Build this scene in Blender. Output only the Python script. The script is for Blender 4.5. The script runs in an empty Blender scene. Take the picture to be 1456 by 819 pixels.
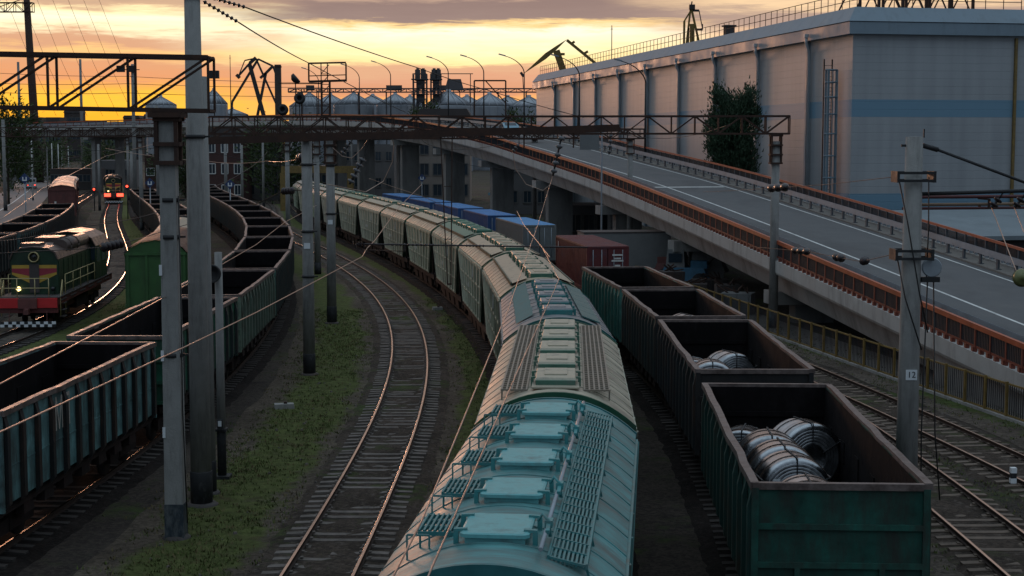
import bpy, bmesh, math, random
from mathutils import Vector, Matrix
random.seed(7)
rad = math.radians
scene = bpy.context.scene

# ---------------------------------------------------------------- camera, world, sun, exposure
F_PX, CAM_Z = 2180.0, 9.75
PITCH = math.atan(204.5 / F_PX)
cam_data = bpy.data.cameras.new("camera")
cam_data.sensor_width = 36.0
cam_data.lens = 36.0 * F_PX / 1456.0
cam_data.clip_start, cam_data.clip_end = 0.5, 9000.0
cam = bpy.data.objects.new("camera", cam_data)
scene.collection.objects.link(cam)
cam.location = (0, 0, CAM_Z)
cam.rotation_euler = (rad(90) - PITCH, 0, 0)
scene.camera = cam

SUN_EL, SUN_AZ = rad(3.5), rad(-17)
world = bpy.data.worlds.new("World")
scene.world = world
world.use_nodes = True
wn, wl = world.node_tree.nodes, world.node_tree.links
wn.clear()

def wnode(kind, **kw):
    n = wn.new(kind)
    for k, v in kw.items():
        setattr(n, k, v)
    return n

def wmath(op, a, b=None, c=None):
    n = wnode("ShaderNodeMath", operation=op)
    for i, x in enumerate((a, b, c)):
        if x is None:
            continue
        if isinstance(x, (int, float)):
            n.inputs[i].default_value = x
        else:
            wl.new(x, n.inputs[i])
    return n.outputs[0]

def wramp(fac, stops):
    n = wnode("ShaderNodeValToRGB")
    e = n.color_ramp.elements
    while len(e) > 1:
        e.remove(e[-1])
    e[0].position, e[0].color = stops[0][0], (*stops[0][1], 1)
    for p, c in stops[1:]:
        x = e.new(p)
        x.color = (*c, 1)
    wl.new(fac, n.inputs[0])
    return n.outputs[0]

def wmix(fac, a, b, mode="MIX"):
    n = wnode("ShaderNodeMixRGB", blend_type=mode)
    for i, x in enumerate((fac, a, b)):
        if isinstance(x, (int, float)):
            n.inputs[i].default_value = x
        elif isinstance(x, tuple):
            n.inputs[i].default_value = (*x, 1)
        else:
            wl.new(x, n.inputs[i])
    return n.outputs[0]

w_tc = wnode("ShaderNodeTexCoord")
w_sep = wnode("ShaderNodeSeparateXYZ")
wl.new(w_tc.outputs["Generated"], w_sep.inputs[0])
wx, wy, wz = w_sep.outputs
w_el = wmath("MULTIPLY", wmath("ARCSINE", wmath("MINIMUM", wmath("MAXIMUM", wz, -1.0), 1.0)), 57.2958)   # degrees above the horizon
w_az = wmath("MULTIPLY", wmath("ARCTAN2", wx, wy), 57.2958)                                             # degrees right of straight ahead

def wnoise(sx, sy, seed, detail, rough=.55, dist=0.0):
    c = wnode("ShaderNodeCombineXYZ")
    wl.new(wmath("MULTIPLY", w_az, sx), c.inputs[0])
    wl.new(wmath("MULTIPLY", w_el, sy), c.inputs[1])
    c.inputs[2].default_value = seed
    n = wnode("ShaderNodeTexNoise")
    n.inputs["Scale"].default_value = 1
    n.inputs["Detail"].default_value = detail
    n.inputs["Roughness"].default_value = rough
    n.inputs["Distortion"].default_value = dist
    wl.new(c.outputs[0], n.inputs["Vector"])
    return n.outputs[0]

n_big = wnoise(.07, .5, 3.1, 3)
n_mid = wnoise(.22, 1.6, 7.7, 6, .6, .3)
n_fine = wnoise(.45, 6.0, 1.3, 7, .65, .6)
w_e2 = wmath("ADD", w_el, wmath("ADD", wmath("MULTIPLY", wmath("SUBTRACT", n_big, .5), .7),
             wmath("ADD", wmath("MULTIPLY", wmath("SUBTRACT", n_mid, .5), .8), wmath("MULTIPLY", wmath("SUBTRACT", n_fine, .5), .75))))
w_t = wmath("DIVIDE", w_e2, 8.0)
left_sky = wramp(w_t, [(0, (1, .46, .03)), (.13, (1, .46, .03)), (.20, (1, .55, .05)), (.255, (.93, .44, .08)), (.305, (.74, .33, .15)),
                       (.37, (.70, .35, .18)), (.41, (.92, .56, .22)), (.445, (.66, .36, .21)), (.475, (.66, .37, .22)), (.51, (1, .88, .56)),
                       (.56, (1, .95, .70)), (.60, (1, .82, .46)), (.625, (.62, .41, .26)), (.68, (.42, .29, .22)), (.76, (.30, .22, .19))])
mid_sky = wramp(w_t, [(0, (.95, .47, .12)), (.17, (.95, .48, .14)), (.225, (.66, .30, .16)), (.30, (.68, .35, .21)), (.355, (.70, .41, .24)),
                      (.385, (1, .78, .36)), (.45, (1, .88, .52)), (.515, (1, .94, .72)), (.55, (.92, .64, .28)), (.575, (.30, .215, .19)),
                      (.65, (.27, .19, .17)), (.685, (.52, .36, .26)), (.76, (.33, .25, .21))])
right_sky = wramp(w_t, [(0, (.60, .32, .16)), (.22, (.55, .31, .20)), (.36, (.62, .38, .23)), (.44, (.90, .62, .34)), (.50, (.78, .50, .30)),
                        (.545, (.44, .31, .25)), (.60, (.42, .30, .24)), (.64, (.84, .60, .36)), (.70, (.62, .44, .30)), (.8, (.33, .25, .21))])
def wstep(x, lo, hi):
    n = wnode("ShaderNodeMapRange", interpolation_type="SMOOTHSTEP")
    wl.new(x, n.inputs[0])
    n.inputs[1].default_value, n.inputs[2].default_value = lo, hi
    return n.outputs[0]
w_azn = wmath("ADD", w_az, wmath("MULTIPLY", wmath("SUBTRACT", n_mid, .5), 6.0))
band = wmix(wstep(w_azn, -13, -6), left_sky, mid_sky)
band = wmix(wstep(w_azn, 3, 9), band, right_sky)
band = wmix(1.0, band, (1.03, 1.0, .98), "MULTIPLY")
# away from the sunset (to the sides and behind) the horizon is dull blue grey
m_far = wnode("ShaderNodeMapRange", interpolation_type="SMOOTHSTEP")
wl.new(wmath("ABSOLUTE", wmath("ADD", w_az, 10.0)), m_far.inputs[0])
m_far.inputs[1].default_value, m_far.inputs[2].default_value = 24, 95
band = wmix(m_far.outputs[0], band, (.13, .165, .215))
n_dome = wnoise(.03, .06, 5.5, 5, .6, .6)
dome = wramp(wmath("DIVIDE", w_el, 90.0), [(0, (.13, .165, .215)), (.2, (.17, .225, .29)), (.5, (.36, .46, .55)), (1, (.60, .76, .88))])
dome = wmix(wmath("MULTIPLY", n_dome, .35), dome, (.20, .20, .22))
m_warm = wnode("ShaderNodeMapRange", interpolation_type="SMOOTHSTEP")      # the lower sky over the sunset is a warm grey cloud
wl.new(w_el, m_warm.inputs[0])
m_warm.inputs[1].default_value, m_warm.inputs[2].default_value = 10, 40
warm = wmix(m_far.outputs[0], (.40, .30, .26), dome)
dome = wmix(m_warm.outputs[0], warm, dome)
m_up = wnode("ShaderNodeMapRange", interpolation_type="SMOOTHSTEP")
wl.new(w_el, m_up.inputs[0])
m_up.inputs[1].default_value, m_up.inputs[2].default_value = 5.6, 10.0
custom = wmix(m_up.outputs[0], band, dome)
sky = wnode("ShaderNodeTexSky", sky_type="NISHITA")
sky.sun_disc = False
sky.sun_elevation, sky.sun_rotation = SUN_EL, SUN_AZ
SKY_STRENGTH = 0.05
bg1 = wnode("ShaderNodeBackground")
wl.new(sky.outputs[0], bg1.inputs[0])
wl.new(wmath("MULTIPLY", wstep(w_el, 14, 45), SKY_STRENGTH), bg1.inputs[1])      # the clouds hide it low down
bg2 = wnode("ShaderNodeBackground")
wl.new(custom, bg2.inputs[0])
bg2.inputs[1].default_value = 1.0
w_add = wnode("ShaderNodeAddShader")
wl.new(bg1.outputs[0], w_add.inputs[0])
wl.new(bg2.outputs[0], w_add.inputs[1])
w_out = wnode("ShaderNodeOutputWorld")
wl.new(w_add.outputs[0], w_out.inputs[0])

sun_data = bpy.data.lights.new("sun", "SUN")
sun_data.energy, sun_data.angle, sun_data.color = 0.5, rad(10), (1.0, .50, .30)
sun = bpy.data.objects.new("sun", sun_data)
scene.collection.objects.link(sun)
sd = Vector((math.sin(SUN_AZ) * math.cos(SUN_EL), math.cos(SUN_AZ) * math.cos(SUN_EL), math.sin(SUN_EL)))
sun.rotation_euler = (-sd).to_track_quat("-Z", "Y").to_euler()

vs = scene.view_settings
vs.view_transform, vs.look, vs.exposure, vs.gamma = "Standard", "None", 0.25, 1.0
vs.use_curve_mapping = False
scene.cycles.max_bounces = 6
scene.cycles.diffuse_bounces = 3
scene.cycles.glossy_bounces = 3
scene.cycles.sample_clamp_indirect = 4.0

# ---------------------------------------------------------------- helpers
C = scene.collection

def ray(px, py):
    """Direction of the sight line through a point of the photograph (its own 1456 x 819 pixels)."""
    a, b = (px - 728.0) / F_PX, (409.5 - py) / F_PX
    return Vector((a, math.cos(PITCH) + b * math.sin(PITCH), -math.sin(PITCH) + b * math.cos(PITCH)))

def at_z(px, py, z):
    d = ray(px, py)
    t = (z - CAM_Z) / d.z
    return Vector((d.x * t, d.y * t, z))

def at_y(px, py, y):
    d = ray(px, py)
    t = y / d.y
    return Vector((d.x * t, y, CAM_Z + d.z * t))

class MB:
    def __init__(self):
        self.v, self.f, self.m, self.s = [], [], [], []

    def add(self, verts, faces, m=0, smooth=False, mat=None):
        o = len(self.v)
        if mat is None:
            self.v += [tuple(p) for p in verts]
        else:
            self.v += [tuple(mat @ Vector(p)) for p in verts]
        for f in faces:
            self.f.append([i + o for i in f])
            self.m.append(m)
            self.s.append(smooth)
        return self

    def box(self, c, s, m=0, mat=None, taper=1.0):
        x, y, z = c
        a, b, h = s[0] / 2, s[1] / 2, s[2] / 2
        t = taper
        vs_ = [(x - a, y - b, z - h), (x + a, y - b, z - h), (x + a, y + b, z - h), (x - a, y + b, z - h),
               (x - a * t, y - b * t, z + h), (x + a * t, y - b * t, z + h), (x + a * t, y + b * t, z + h), (x - a * t, y + b * t, z + h)]
        return self.add(vs_, [(0, 3, 2, 1), (4, 5, 6, 7), (0, 1, 5, 4), (1, 2, 6, 5), (2, 3, 7, 6), (3, 0, 4, 7)], m, False, mat)

    def bar(self, a, b, w, h=None, m=0):
        a, b = Vector(a), Vector(b)
        h = w if h is None else h
        d = b - a
        L = d.length
        if L < 1e-6:
            return self
        d /= L
        up = Vector((0, 0, 1)) if abs(d.z) < .95 else Vector((0, 1, 0))
        s = d.cross(up).normalized()
        u = s.cross(d).normalized()
        s, u = s * w / 2, u * h / 2
        vs_ = [a - s - u, a + s - u, a + s + u, a - s + u, b - s - u, b + s - u, b + s + u, b - s + u]
        return self.add(vs_, [(0, 1, 2, 3), (7, 6, 5, 4), (0, 4, 5, 1), (1, 5, 6, 2), (2, 6, 7, 3), (3, 7, 4, 0)], m)

    def tube(self, pts, r, n=8, m=0, smooth=True, caps=True):
        pts = [Vector(p) for p in pts]
        rs = r if isinstance(r, (list, tuple)) else [r] * len(pts)
        o = len(self.v)
        prev = None
        for i, p in enumerate(pts):
            d = (pts[min(i + 1, len(pts) - 1)] - pts[max(i - 1, 0)]).normalized()
            if prev is None:
                up = Vector((0, 0, 1)) if abs(d.z) < .9 else Vector((1, 0, 0))
                prev = d.cross(up).normalized()
            s = (prev - d * prev.dot(d)).normalized()
            prev = s
            u = d.cross(s)
            for k in range(n):
                t = 2 * math.pi * (k + .5) / n
                self.v.append(tuple(p + (s * math.cos(t) + u * math.sin(t)) * rs[i]))
        for i in range(len(pts) - 1):
            for k in range(n):
                a, b = o + i * n + k, o + i * n + (k + 1) % n
                self.f.append([a, b, b + n, a + n])
                self.m.append(m)
                self.s.append(smooth)
        if caps:
            self.f.append([o + k for k in range(n)][::-1])
            self.m.append(m)
            self.s.append(False)
            e = o + (len(pts) - 1) * n
            self.f.append([e + k for k in range(n)])
            self.m.append(m)
            self.s.append(False)
        return self

    def lathe(self, prof, n=16, mat=None, m=0, smooth=True):
        """prof: (radius, height) pairs turned about local z."""
        vs_, fs = [], []
        for r, z in prof:
            for k in range(n):
                t = 2 * math.pi * k / n
                vs_.append((r * math.cos(t), r * math.sin(t), z))
        for i in range(len(prof) - 1):
            for k in range(n):
                fs.append((i * n + k, i * n + (k + 1) % n, (i + 1) * n + (k + 1) % n, (i + 1) * n + k))
        if prof[0][0] > 1e-4:
            fs.append(tuple(range(n))[::-1])
        if prof[-1][0] > 1e-4:
            fs.append(tuple((len(prof) - 1) * n + k for k in range(n)))
        return self.add(vs_, fs, m, smooth, mat)

    def prism(self, poly, y0, y1, m=0, mat=None):
        """poly in the x-z plane pushed along y."""
        n = len(poly)
        vs_ = [(x, y0, z) for x, z in poly] + [(x, y1, z) for x, z in poly]
        fs = [tuple(range(n)), tuple(range(2 * n - 1, n - 1, -1))] + [(i, i + n, (i + 1) % n + n, (i + 1) % n) for i in range(n)]
        return self.add(vs_, fs, m, False, mat)

    def build(self, name, mats, parent=None, loc=None):
        me = bpy.data.meshes.new(name)
        me.from_pydata(self.v, [], self.f)
        if not isinstance(mats, (list, tuple)):
            mats = [mats]
        for mt in mats:
            me.materials.append(mt)
        me.polygons.foreach_set("material_index", self.m)
        me.polygons.foreach_set("use_smooth", self.s)
        me.update()
        bm = bmesh.new()
        bm.from_mesh(me)
        bmesh.ops.recalc_face_normals(bm, faces=bm.faces)
        bm.to_mesh(me)
        bm.free()
        o = bpy.data.objects.new(name, me)
        C.objects.link(o)
        if parent is not None:
            o.parent = parent
        if loc is not None:
            o.location = loc
        return o

def tag(o, label=None, cat=None, group=None, kind=None):
    if label:
        o["label"] = label
    if cat:
        o["category"] = cat
    if group:
        o["group"] = group
    if kind:
        o["kind"] = kind
    return o

def thing(name, label, cat, loc=(0, 0, 0), rz=0.0, group=None):
    o = bpy.data.objects.new(name, None)
    o.empty_display_size = .2
    C.objects.link(o)
    o.location = loc
    o.rotation_euler = (0, 0, rz)
    return tag(o, label, cat, group)

def dup(root, loc=None, rz=None, label=None, group=None):
    def cp(o, parent):
        c = o.copy()
        C.objects.link(c)
        if parent is not None:
            c.parent = parent
        for ch in o.children:
            cp(ch, c)
        return c
    r = cp(root, None)
    if loc is not None:
        r.location = loc
    if rz is not None:
        r.rotation_euler = (0, 0, rz)
    return tag(r, label, None, group)

def paint(root, names, col):
    for ch in root.children_recursive:
        if ch.name.split(".")[0] in names:
            ch.color = (*col, 1)

def text_mesh(body, size, name, mat, parent, M):
    cu = bpy.data.curves.new("lettering", "FONT")
    cu.body, cu.size, cu.extrude = body, size, .004
    cu.align_x, cu.align_y = "CENTER", "CENTER"
    t = bpy.data.objects.new("lettering", cu)
    C.objects.link(t)
    dg = bpy.context.evaluated_depsgraph_get()
    me = bpy.data.meshes.new_from_object(t.evaluated_get(dg))
    bpy.data.objects.remove(t)
    me.transform(M)
    me.materials.clear()
    me.materials.append(mat)
    o = bpy.data.objects.new(name, me)
    C.objects.link(o)
    o.parent = parent
    return o

# ---------------------------------------------------------------- materials
def pmat(name, col, rough=.6, metal=0.0, var=.25, scale=2.0, dirt=None, dirt_amt=.5, dirt_scale=(1, 1, 1), bump=0.0, bscale=25.0,
         objcol=False, rvar=.15, spec=.5, world_space=False, emit=None):
    mt = bpy.data.materials.new(name)
    mt.use_nodes = True
    nt = mt.node_tree
    N, L = nt.nodes, nt.links
    b = N["Principled BSDF"]
    b.inputs["Metallic"].default_value = metal
    b.inputs["Specular IOR Level"].default_value = spec
    tc = N.new("ShaderNodeTexCoord")
    oi = N.new("ShaderNodeObjectInfo")
    vm = N.new("ShaderNodeVectorMath")
    vm.operation = "ADD"
    sc = N.new("ShaderNodeMath")
    sc.operation = "MULTIPLY"
    sc.inputs[1].default_value = 57.0
    L.new(oi.outputs["Random"], sc.inputs[0])
    L.new(tc.outputs["Object"], vm.inputs[0])
    L.new(sc.outputs[0], vm.inputs[1])
    vec = tc.outputs["Object"] if world_space else vm.outputs[0]
    n1 = N.new("ShaderNodeTexNoise")
    n1.inputs["Scale"].default_value, n1.inputs["Detail"].default_value, n1.inputs["Roughness"].default_value = scale, 8, .65
    L.new(vec, n1.inputs["Vector"])
    if objcol:
        src = oi.outputs["Color"]
        dk = N.new("ShaderNodeMixRGB")
        dk.blend_type = "MULTIPLY"
        dk.inputs[0].default_value = 1
        L.new(src, dk.inputs[1])
        rmp = N.new("ShaderNodeMapRange")
        L.new(n1.outputs[0], rmp.inputs[0])
        rmp.inputs[1].default_value, rmp.inputs[2].default_value = .3, .7
        rmp.inputs[3].default_value, rmp.inputs[4].default_value = 1 - var, 1 + var
        L.new(rmp.outputs[0], dk.inputs[2])
        colour = dk.outputs[0]
    else:
        rp = N.new("ShaderNodeValToRGB")
        rp.color_ramp.elements[0].position, rp.color_ramp.elements[1].position = .3, .7
        rp.color_ramp.elements[0].color = (*[c * (1 - var) for c in col], 1)
        rp.color_ramp.elements[1].color = (*[min(1, c * (1 + var)) for c in col], 1)
        L.new(n1.outputs[0], rp.inputs[0])
        colour = rp.outputs[0]
    if dirt is not None:
        mp = N.new("ShaderNodeMapping")
        mp.inputs["Scale"].default_value = dirt_scale
        L.new(vec, mp.inputs[0])
        n2 = N.new("ShaderNodeTexNoise")
        n2.inputs["Scale"].default_value, n2.inputs["Detail"].default_value, n2.inputs["Roughness"].default_value = 1.0, 9, .7
        L.new(mp.outputs[0], n2.inputs["Vector"])
        mr = N.new("ShaderNodeMapRange")
        L.new(n2.outputs[0], mr.inputs[0])
        mr.inputs[1].default_value, mr.inputs[2].default_value = .62 - .3 * dirt_amt, .78 - .2 * dirt_amt
        mr.inputs[4].default_value = min(1.0, .45 + .5 * dirt_amt)
        mx = N.new("ShaderNodeMixRGB")
        L.new(mr.outputs[0], mx.inputs[0])
        L.new(colour, mx.inputs[1])
        mx.inputs[2].default_value = (*dirt, 1)
        colour = mx.outputs[0]
    L.new(colour, b.inputs["Base Color"])
    rr = N.new("ShaderNodeMapRange")
    L.new(n1.outputs[0], rr.inputs[0])
    rr.inputs[1].default_value, rr.inputs[2].default_value = .3, .7
    rr.inputs[3].default_value, rr.inputs[4].default_value = max(.03, rough - rvar), min(1, rough + rvar)
    L.new(rr.outputs[0], b.inputs["Roughness"])
    if bump:
        n3 = N.new("ShaderNodeTexNoise")
        n3.inputs["Scale"].default_value, n3.inputs["Detail"].default_value = bscale, 6
        L.new(vec, n3.inputs["Vector"])
        bp = N.new("ShaderNodeBump")
        bp.inputs["Strength"].default_value = 1.0
        bp.inputs["Distance"].default_value = bump
        L.new(n3.outputs[0], bp.inputs["Height"])
        L.new(bp.outputs[0], b.inputs["Normal"])
    if emit:
        b.inputs["Emission Color"].default_value = (*emit[0], 1)
        b.inputs["Emission Strength"].default_value = emit[1]
    return mt

RUST = (.07, .032, .018)
M = {}
M["concrete"] = pmat("pole_concrete", (.24, .235, .225), .85, var=.14, scale=3, dirt=(.10, .095, .09), dirt_amt=.42, dirt_scale=(5, 5, .7), bump=.01, bscale=30)
M["bridge_concrete"] = pmat("bridge_concrete", (.30, .29, .275), .88, var=.12, scale=.8, dirt=(.10, .095, .09), dirt_amt=.5, dirt_scale=(.6, .6, .12), bump=.01, bscale=8, world_space=True)
M["pier_concrete"] = pmat("pier_concrete", (.22, .215, .205), .9, var=.15, scale=.6, dirt=(.09, .085, .08), dirt_amt=.5, dirt_scale=(.8, .8, .15), bump=.02, bscale=5, world_space=True)
M["black_paint"] = pmat("black_base_paint", (.012, .013, .015), .7, var=.4, scale=6, dirt=(.10, .10, .10), dirt_amt=.3, dirt_scale=(6, 6, 3))
M["blue_black"] = pmat("worn_blue_black_paint", (.02, .03, .04), .7, var=.4, scale=6, dirt=(.14, .15, .15), dirt_amt=.55, dirt_scale=(6, 6, 2))
M["rust_steel"] = pmat("rusty_steel", (.045, .024, .018), .75, var=.4, scale=3, dirt=(.075, .035, .02), dirt_amt=.4, dirt_scale=(2, 2, 2), spec=.3)
M["dark_steel"] = pmat("dark_steel", (.02, .02, .022), .6, var=.3, scale=5, spec=.4)
M["wire"] = pmat("black_cable", (.01, .01, .01), .6, var=.1)
M["copper"] = pmat("contact_wire_copper", (.42, .30, .24), .35, metal=.9, var=.15, rvar=.1)
M["porcelain"] = pmat("brown_insulator", (.03, .02, .022), .25, var=.3, rvar=.08)
M["ceramic_grey"] = pmat("grey_insulator", (.12, .12, .13), .3, var=.2)
M["white_paint"] = pmat("white_paint", (.62, .62, .60), .6, var=.1, scale=6, dirt=(.3, .29, .27), dirt_amt=.3)
M["plate"] = pmat("number_plate_enamel", (.62, .64, .66), .5, var=.05)
M["plate_ink"] = pmat("plate_ink", (.02, .02, .03), .6)
M["rail_side"] = pmat("rail_rust", (.035, .022, .017), .8, var=.35, scale=4, spec=.3)
M["rail_top"] = pmat("rail_running_surface", (.58, .48, .41), .21, metal=1.0, var=.12, scale=1.5, rvar=.06)
M["sleeper_c"] = pmat("concrete_sleeper", (.155, .130, .115), .9, var=.3, scale=5, dirt=(.048, .039, .033), dirt_amt=.72, dirt_scale=(1.6, 3, 5), bump=.01, bscale=20)
M["sleeper_w"] = pmat("rusty_brown_sleeper", (.13, .095, .072), .9, var=.3, scale=5, dirt=(.04, .03, .024), dirt_amt=.55, dirt_scale=(2, 5, 5), bump=.01, bscale=20)
M["teal"] = pmat("hopper_paint", (.1, .3, .3), .50, var=.34, scale=1.1, dirt=(.085, .082, .075), dirt_amt=.62, dirt_scale=(.45, 3.4, 1.2), objcol=True, rvar=.12, bump=.006, bscale=5, spec=.35)
M["hside"] = pmat("hopper_side_paint", (.3, .33, .27), .5, var=.14, scale=1.4, dirt=(.13, .12, .095), dirt_amt=.5, dirt_scale=(1, 2.2, .35), objcol=True, rvar=.1)
M["trim_paint"] = pmat("hatch_paint", (.05, .25, .26), .48, var=.25, scale=3, dirt=(.11, .105, .095), dirt_amt=.48, dirt_scale=(3, 3, 3), objcol=True, rvar=.1)
M["band"] = pmat("end_band_paint", (.012, .07, .04), .5, var=.2, scale=3, objcol=True, dirt=(.03, .03, .028), dirt_amt=.3)
def asphalt_mat():
    """Worn asphalt: darker wheel tracks along the lanes (their place across the strip from its uv), patches, fine cracks."""
    mt = pmat("ramp_asphalt", (.135, .139, .144), .62, var=.14, scale=.5, dirt=(.06, .06, .062), dirt_amt=.45, dirt_scale=(.25, .06, 1), bump=.004, bscale=30, world_space=True)
    N, L = mt.node_tree.nodes, mt.node_tree.links
    b = N["Principled BSDF"]
    src = b.inputs["Base Color"].links[0].from_socket
    tc = N.new("ShaderNodeTexCoord")
    sep = N.new("ShaderNodeSeparateXYZ")
    L.new(tc.outputs["UV"], sep.inputs[0])
    def mth(op, a, b_):
        n = N.new("ShaderNodeMath")
        n.operation = op
        for i, x in enumerate((a, b_)):
            if isinstance(x, (int, float)):
                n.inputs[i].default_value = x
            else:
                L.new(x, n.inputs[i])
        return n.outputs[0]
    wob = N.new("ShaderNodeTexNoise")
    wob.inputs["Scale"].default_value, wob.inputs["Detail"].default_value = .12, 5
    L.new(tc.outputs["Object"], wob.inputs["Vector"])
    w = mth("MULTIPLY", mth("ADD", mth("SINE", mth("MULTIPLY", mth("ADD", sep.outputs[1], mth("MULTIPLY", wob.outputs[0], .02)), 30.0), 0), 1.0), mth("MULTIPLY", wob.outputs[0], .55))
    vo = N.new("ShaderNodeTexVoronoi")
    vo.feature = "DISTANCE_TO_EDGE"
    vo.inputs["Scale"].default_value = .22
    dm = N.new("ShaderNodeTexNoise")
    dm.inputs["Scale"].default_value, dm.inputs["Detail"].default_value = .8, 6
    L.new(tc.outputs["Object"], dm.inputs["Vector"])
    mxv = N.new("ShaderNodeMixRGB")
    mxv.inputs[0].default_value = .22
    mp = N.new("ShaderNodeMapping")
    mp.inputs["Scale"].default_value = (1, 1, 1)
    L.new(tc.outputs["Object"], mxv.inputs[1])
    va = N.new("ShaderNodeVectorMath")
    va.operation = "MULTIPLY_ADD"
    L.new(dm.outputs["Color"], va.inputs[0])
    va.inputs[1].default_value = (3, 3, 3)
    L.new(tc.outputs["Object"], va.inputs[2])
    L.new(va.outputs[0], vo.inputs["Vector"])
    crack = mth("MULTIPLY", mth("LESS_THAN", vo.outputs["Distance"], .008), .55)
    mx = N.new("ShaderNodeMixRGB")
    L.new(mth("MINIMUM", mth("ADD", mth("MULTIPLY", w, .55), crack), .9), mx.inputs[0])
    L.new(src, mx.inputs[1])
    mx.inputs[2].default_value = (.05, .05, .052, 1)
    L.new(mx.outputs[0], b.inputs["Base Color"])
    return mt
M["asphalt"] = asphalt_mat()
M["under"] = pmat("underframe_grime_and_shade", (.018, .0125, .0115), .85, var=.4, scale=3, dirt=(.04, .02, .017), dirt_amt=.4, spec=.2)  # grime colour lowered further to deepen the shade beneath the wagons
M["wheel"] = pmat("wheel_steel", (.03, .025, .024), .6, metal=.3, var=.3)
M["gside"] = pmat("gondola_paint", (.05, .18, .16), .62, var=.5, scale=2.0, spec=.35, dirt=(.028, .022, .019), dirt_amt=.7, dirt_scale=(2.0, 2.0, .5), objcol=True, bump=.006, bscale=5)
M["grib"] = pmat("gondola_rib_paint", (.02, .03, .03), .65, var=.3, scale=2, dirt=RUST, dirt_amt=.45, dirt_scale=(3, 3, .7), objcol=True)
M["gin"] = pmat("gondola_inside_rust_and_shade", (.006, .005, .0057), .85, spec=.12, var=.45, scale=1.2, dirt=(.02, .0165, .0175), dirt_amt=.36, dirt_scale=(1.3, 1.3, .6), bump=.012, bscale=4)  # rust taken down to near black, the inside's shade held in the colour
M["rim"] = pmat("gondola_rim_worn", (.15, .115, .105), .5, var=.45, scale=4, dirt=(.045, .025, .02), dirt_amt=.5, dirt_scale=(3, 3, 3), metal=.25)
M["coil"] = pmat("steel_coil", (.42, .44, .46), .26, metal=1.0, var=.25, scale=2.0, rvar=.12, dirt=(.10, .10, .11), dirt_amt=.5, dirt_scale=(1, 5, 1), bump=.004, bscale=9)
M["coil_face"] = pmat("steel_coil_face", (.36, .37, .39), .4, metal=.9, var=.3, scale=7)
M["strap"] = pmat("coil_strap", (.085, .05, .032), .6, var=.3)
M["timber"] = pmat("dunnage_timber", (.16, .12, .08), .85, var=.3, scale=6)
M["asphalt"] = pmat("asphalt", (.085, .088, .092), .78, var=.12, scale=.5, dirt=(.05, .05, .052), dirt_amt=.45, dirt_scale=(.25, .05, 1), bump=.004, bscale=30, world_space=True)
M["road_left"] = pmat("street_asphalt", (.16, .135, .128), .8, var=.15, scale=.3, world_space=True)
M["walk"] = pmat("footway_concrete", (.17, .155, .14), .88, var=.18, scale=.8, world_space=True)
M["line"] = pmat("road_line_paint", (.62, .62, .60), .7, var=.15, scale=2, dirt=(.2, .2, .2), dirt_amt=.35, dirt_scale=(1.5, 1.5, 1), world_space=True)
M["red_dark"] = pmat("dark_red_rail_paint", (.17, .036, .020), .55, var=.25, scale=2, dirt=(.06, .03, .025), dirt_amt=.45, dirt_scale=(1.2, 1.2, 1.2))
M["slab_edge"] = pmat("pale_slab_edge", (.42, .41, .39), .85, var=.12, scale=.7, dirt=(.17, .16, .15), dirt_amt=.42, dirt_scale=(.9, .9, .25), world_space=True)
M["frame_dull"] = pmat("dull_window_frame", (.12, .118, .115), .7, var=.2)
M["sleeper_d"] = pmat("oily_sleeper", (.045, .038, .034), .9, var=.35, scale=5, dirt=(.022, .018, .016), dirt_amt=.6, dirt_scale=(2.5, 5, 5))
M["red_rail"] = pmat("orange_red_rail_paint", (.36, .075, .028), .45, var=.2, scale=2, dirt=(.16, .06, .035), dirt_amt=.4, dirt_scale=(1.2, 1.2, 1.2), rvar=.1)
M["dark_mesh"] = pmat("dark_mesh_panel", (.022, .022, .026), .7, var=.3, scale=3)
M["galv"] = pmat("galvanised_barrier", (.30, .335, .37), .45, metal=.35, var=.15, scale=2, dirt=(.16, .14, .13), dirt_amt=.4, rvar=.1)
M["post_dark"] = pmat("barrier_post", (.07, .085, .10), .6, var=.2, metal=.2)
M["yellow"] = pmat("yellow_fence_paint", (.20, .13, .035), .6, var=.3, scale=4, dirt=(.10, .06, .03), dirt_amt=.45, dirt_scale=(4, 4, 1))
M["red"] = pmat("signal_red_paint", (.50, .018, .02), .5, var=.15)
M["silo"] = pmat("silo_galvanised", (.33, .35, .38), .5, metal=.4, var=.12, scale=.15, dirt=(.22, .25, .29), dirt_amt=.4, dirt_scale=(.4, .4, .05))
M["silo_dark"] = pmat("elevator_steel", (.07, .065, .07), .7, var=.3, scale=.3)
M["crane_y"] = pmat("crane_yellow", (.20, .13, .03), .7, var=.2, scale=.3)
M["crane_d"] = pmat("crane_steel", (.035, .03, .03), .7, var=.2, scale=.3)
M["brick"] = pmat("red_brick", (.075, .036, .032), .9, var=.25, scale=1.5, dirt=(.09, .05, .045), dirt_amt=.4, world_space=True)
M["render_b"] = pmat("beige_plaster", (.24, .205, .18), .9, var=.12, scale=.7, dirt=(.2, .17, .15), dirt_amt=.4, dirt_scale=(.8, .8, .2), world_space=True)
M["render_g"] = pmat("grey_plaster", (.13, .125, .125), .9, var=.15, scale=.5, dirt=(.13, .12, .12), dirt_amt=.4, dirt_scale=(.6, .6, .15), world_space=True)
M["glass"] = pmat("window_glass", (.03, .045, .06), .08, var=.1, rvar=.03)
M["roof_dk"] = pmat("dark_roof", (.06, .05, .048), .85, var=.25, scale=1)
M["car_white"] = pmat("white_car_paint", (.62, .64, .66), .3, var=.04)
M["car_blue"] = pmat("blue_car_paint", (.16, .30, .38), .28, var=.05)
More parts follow.
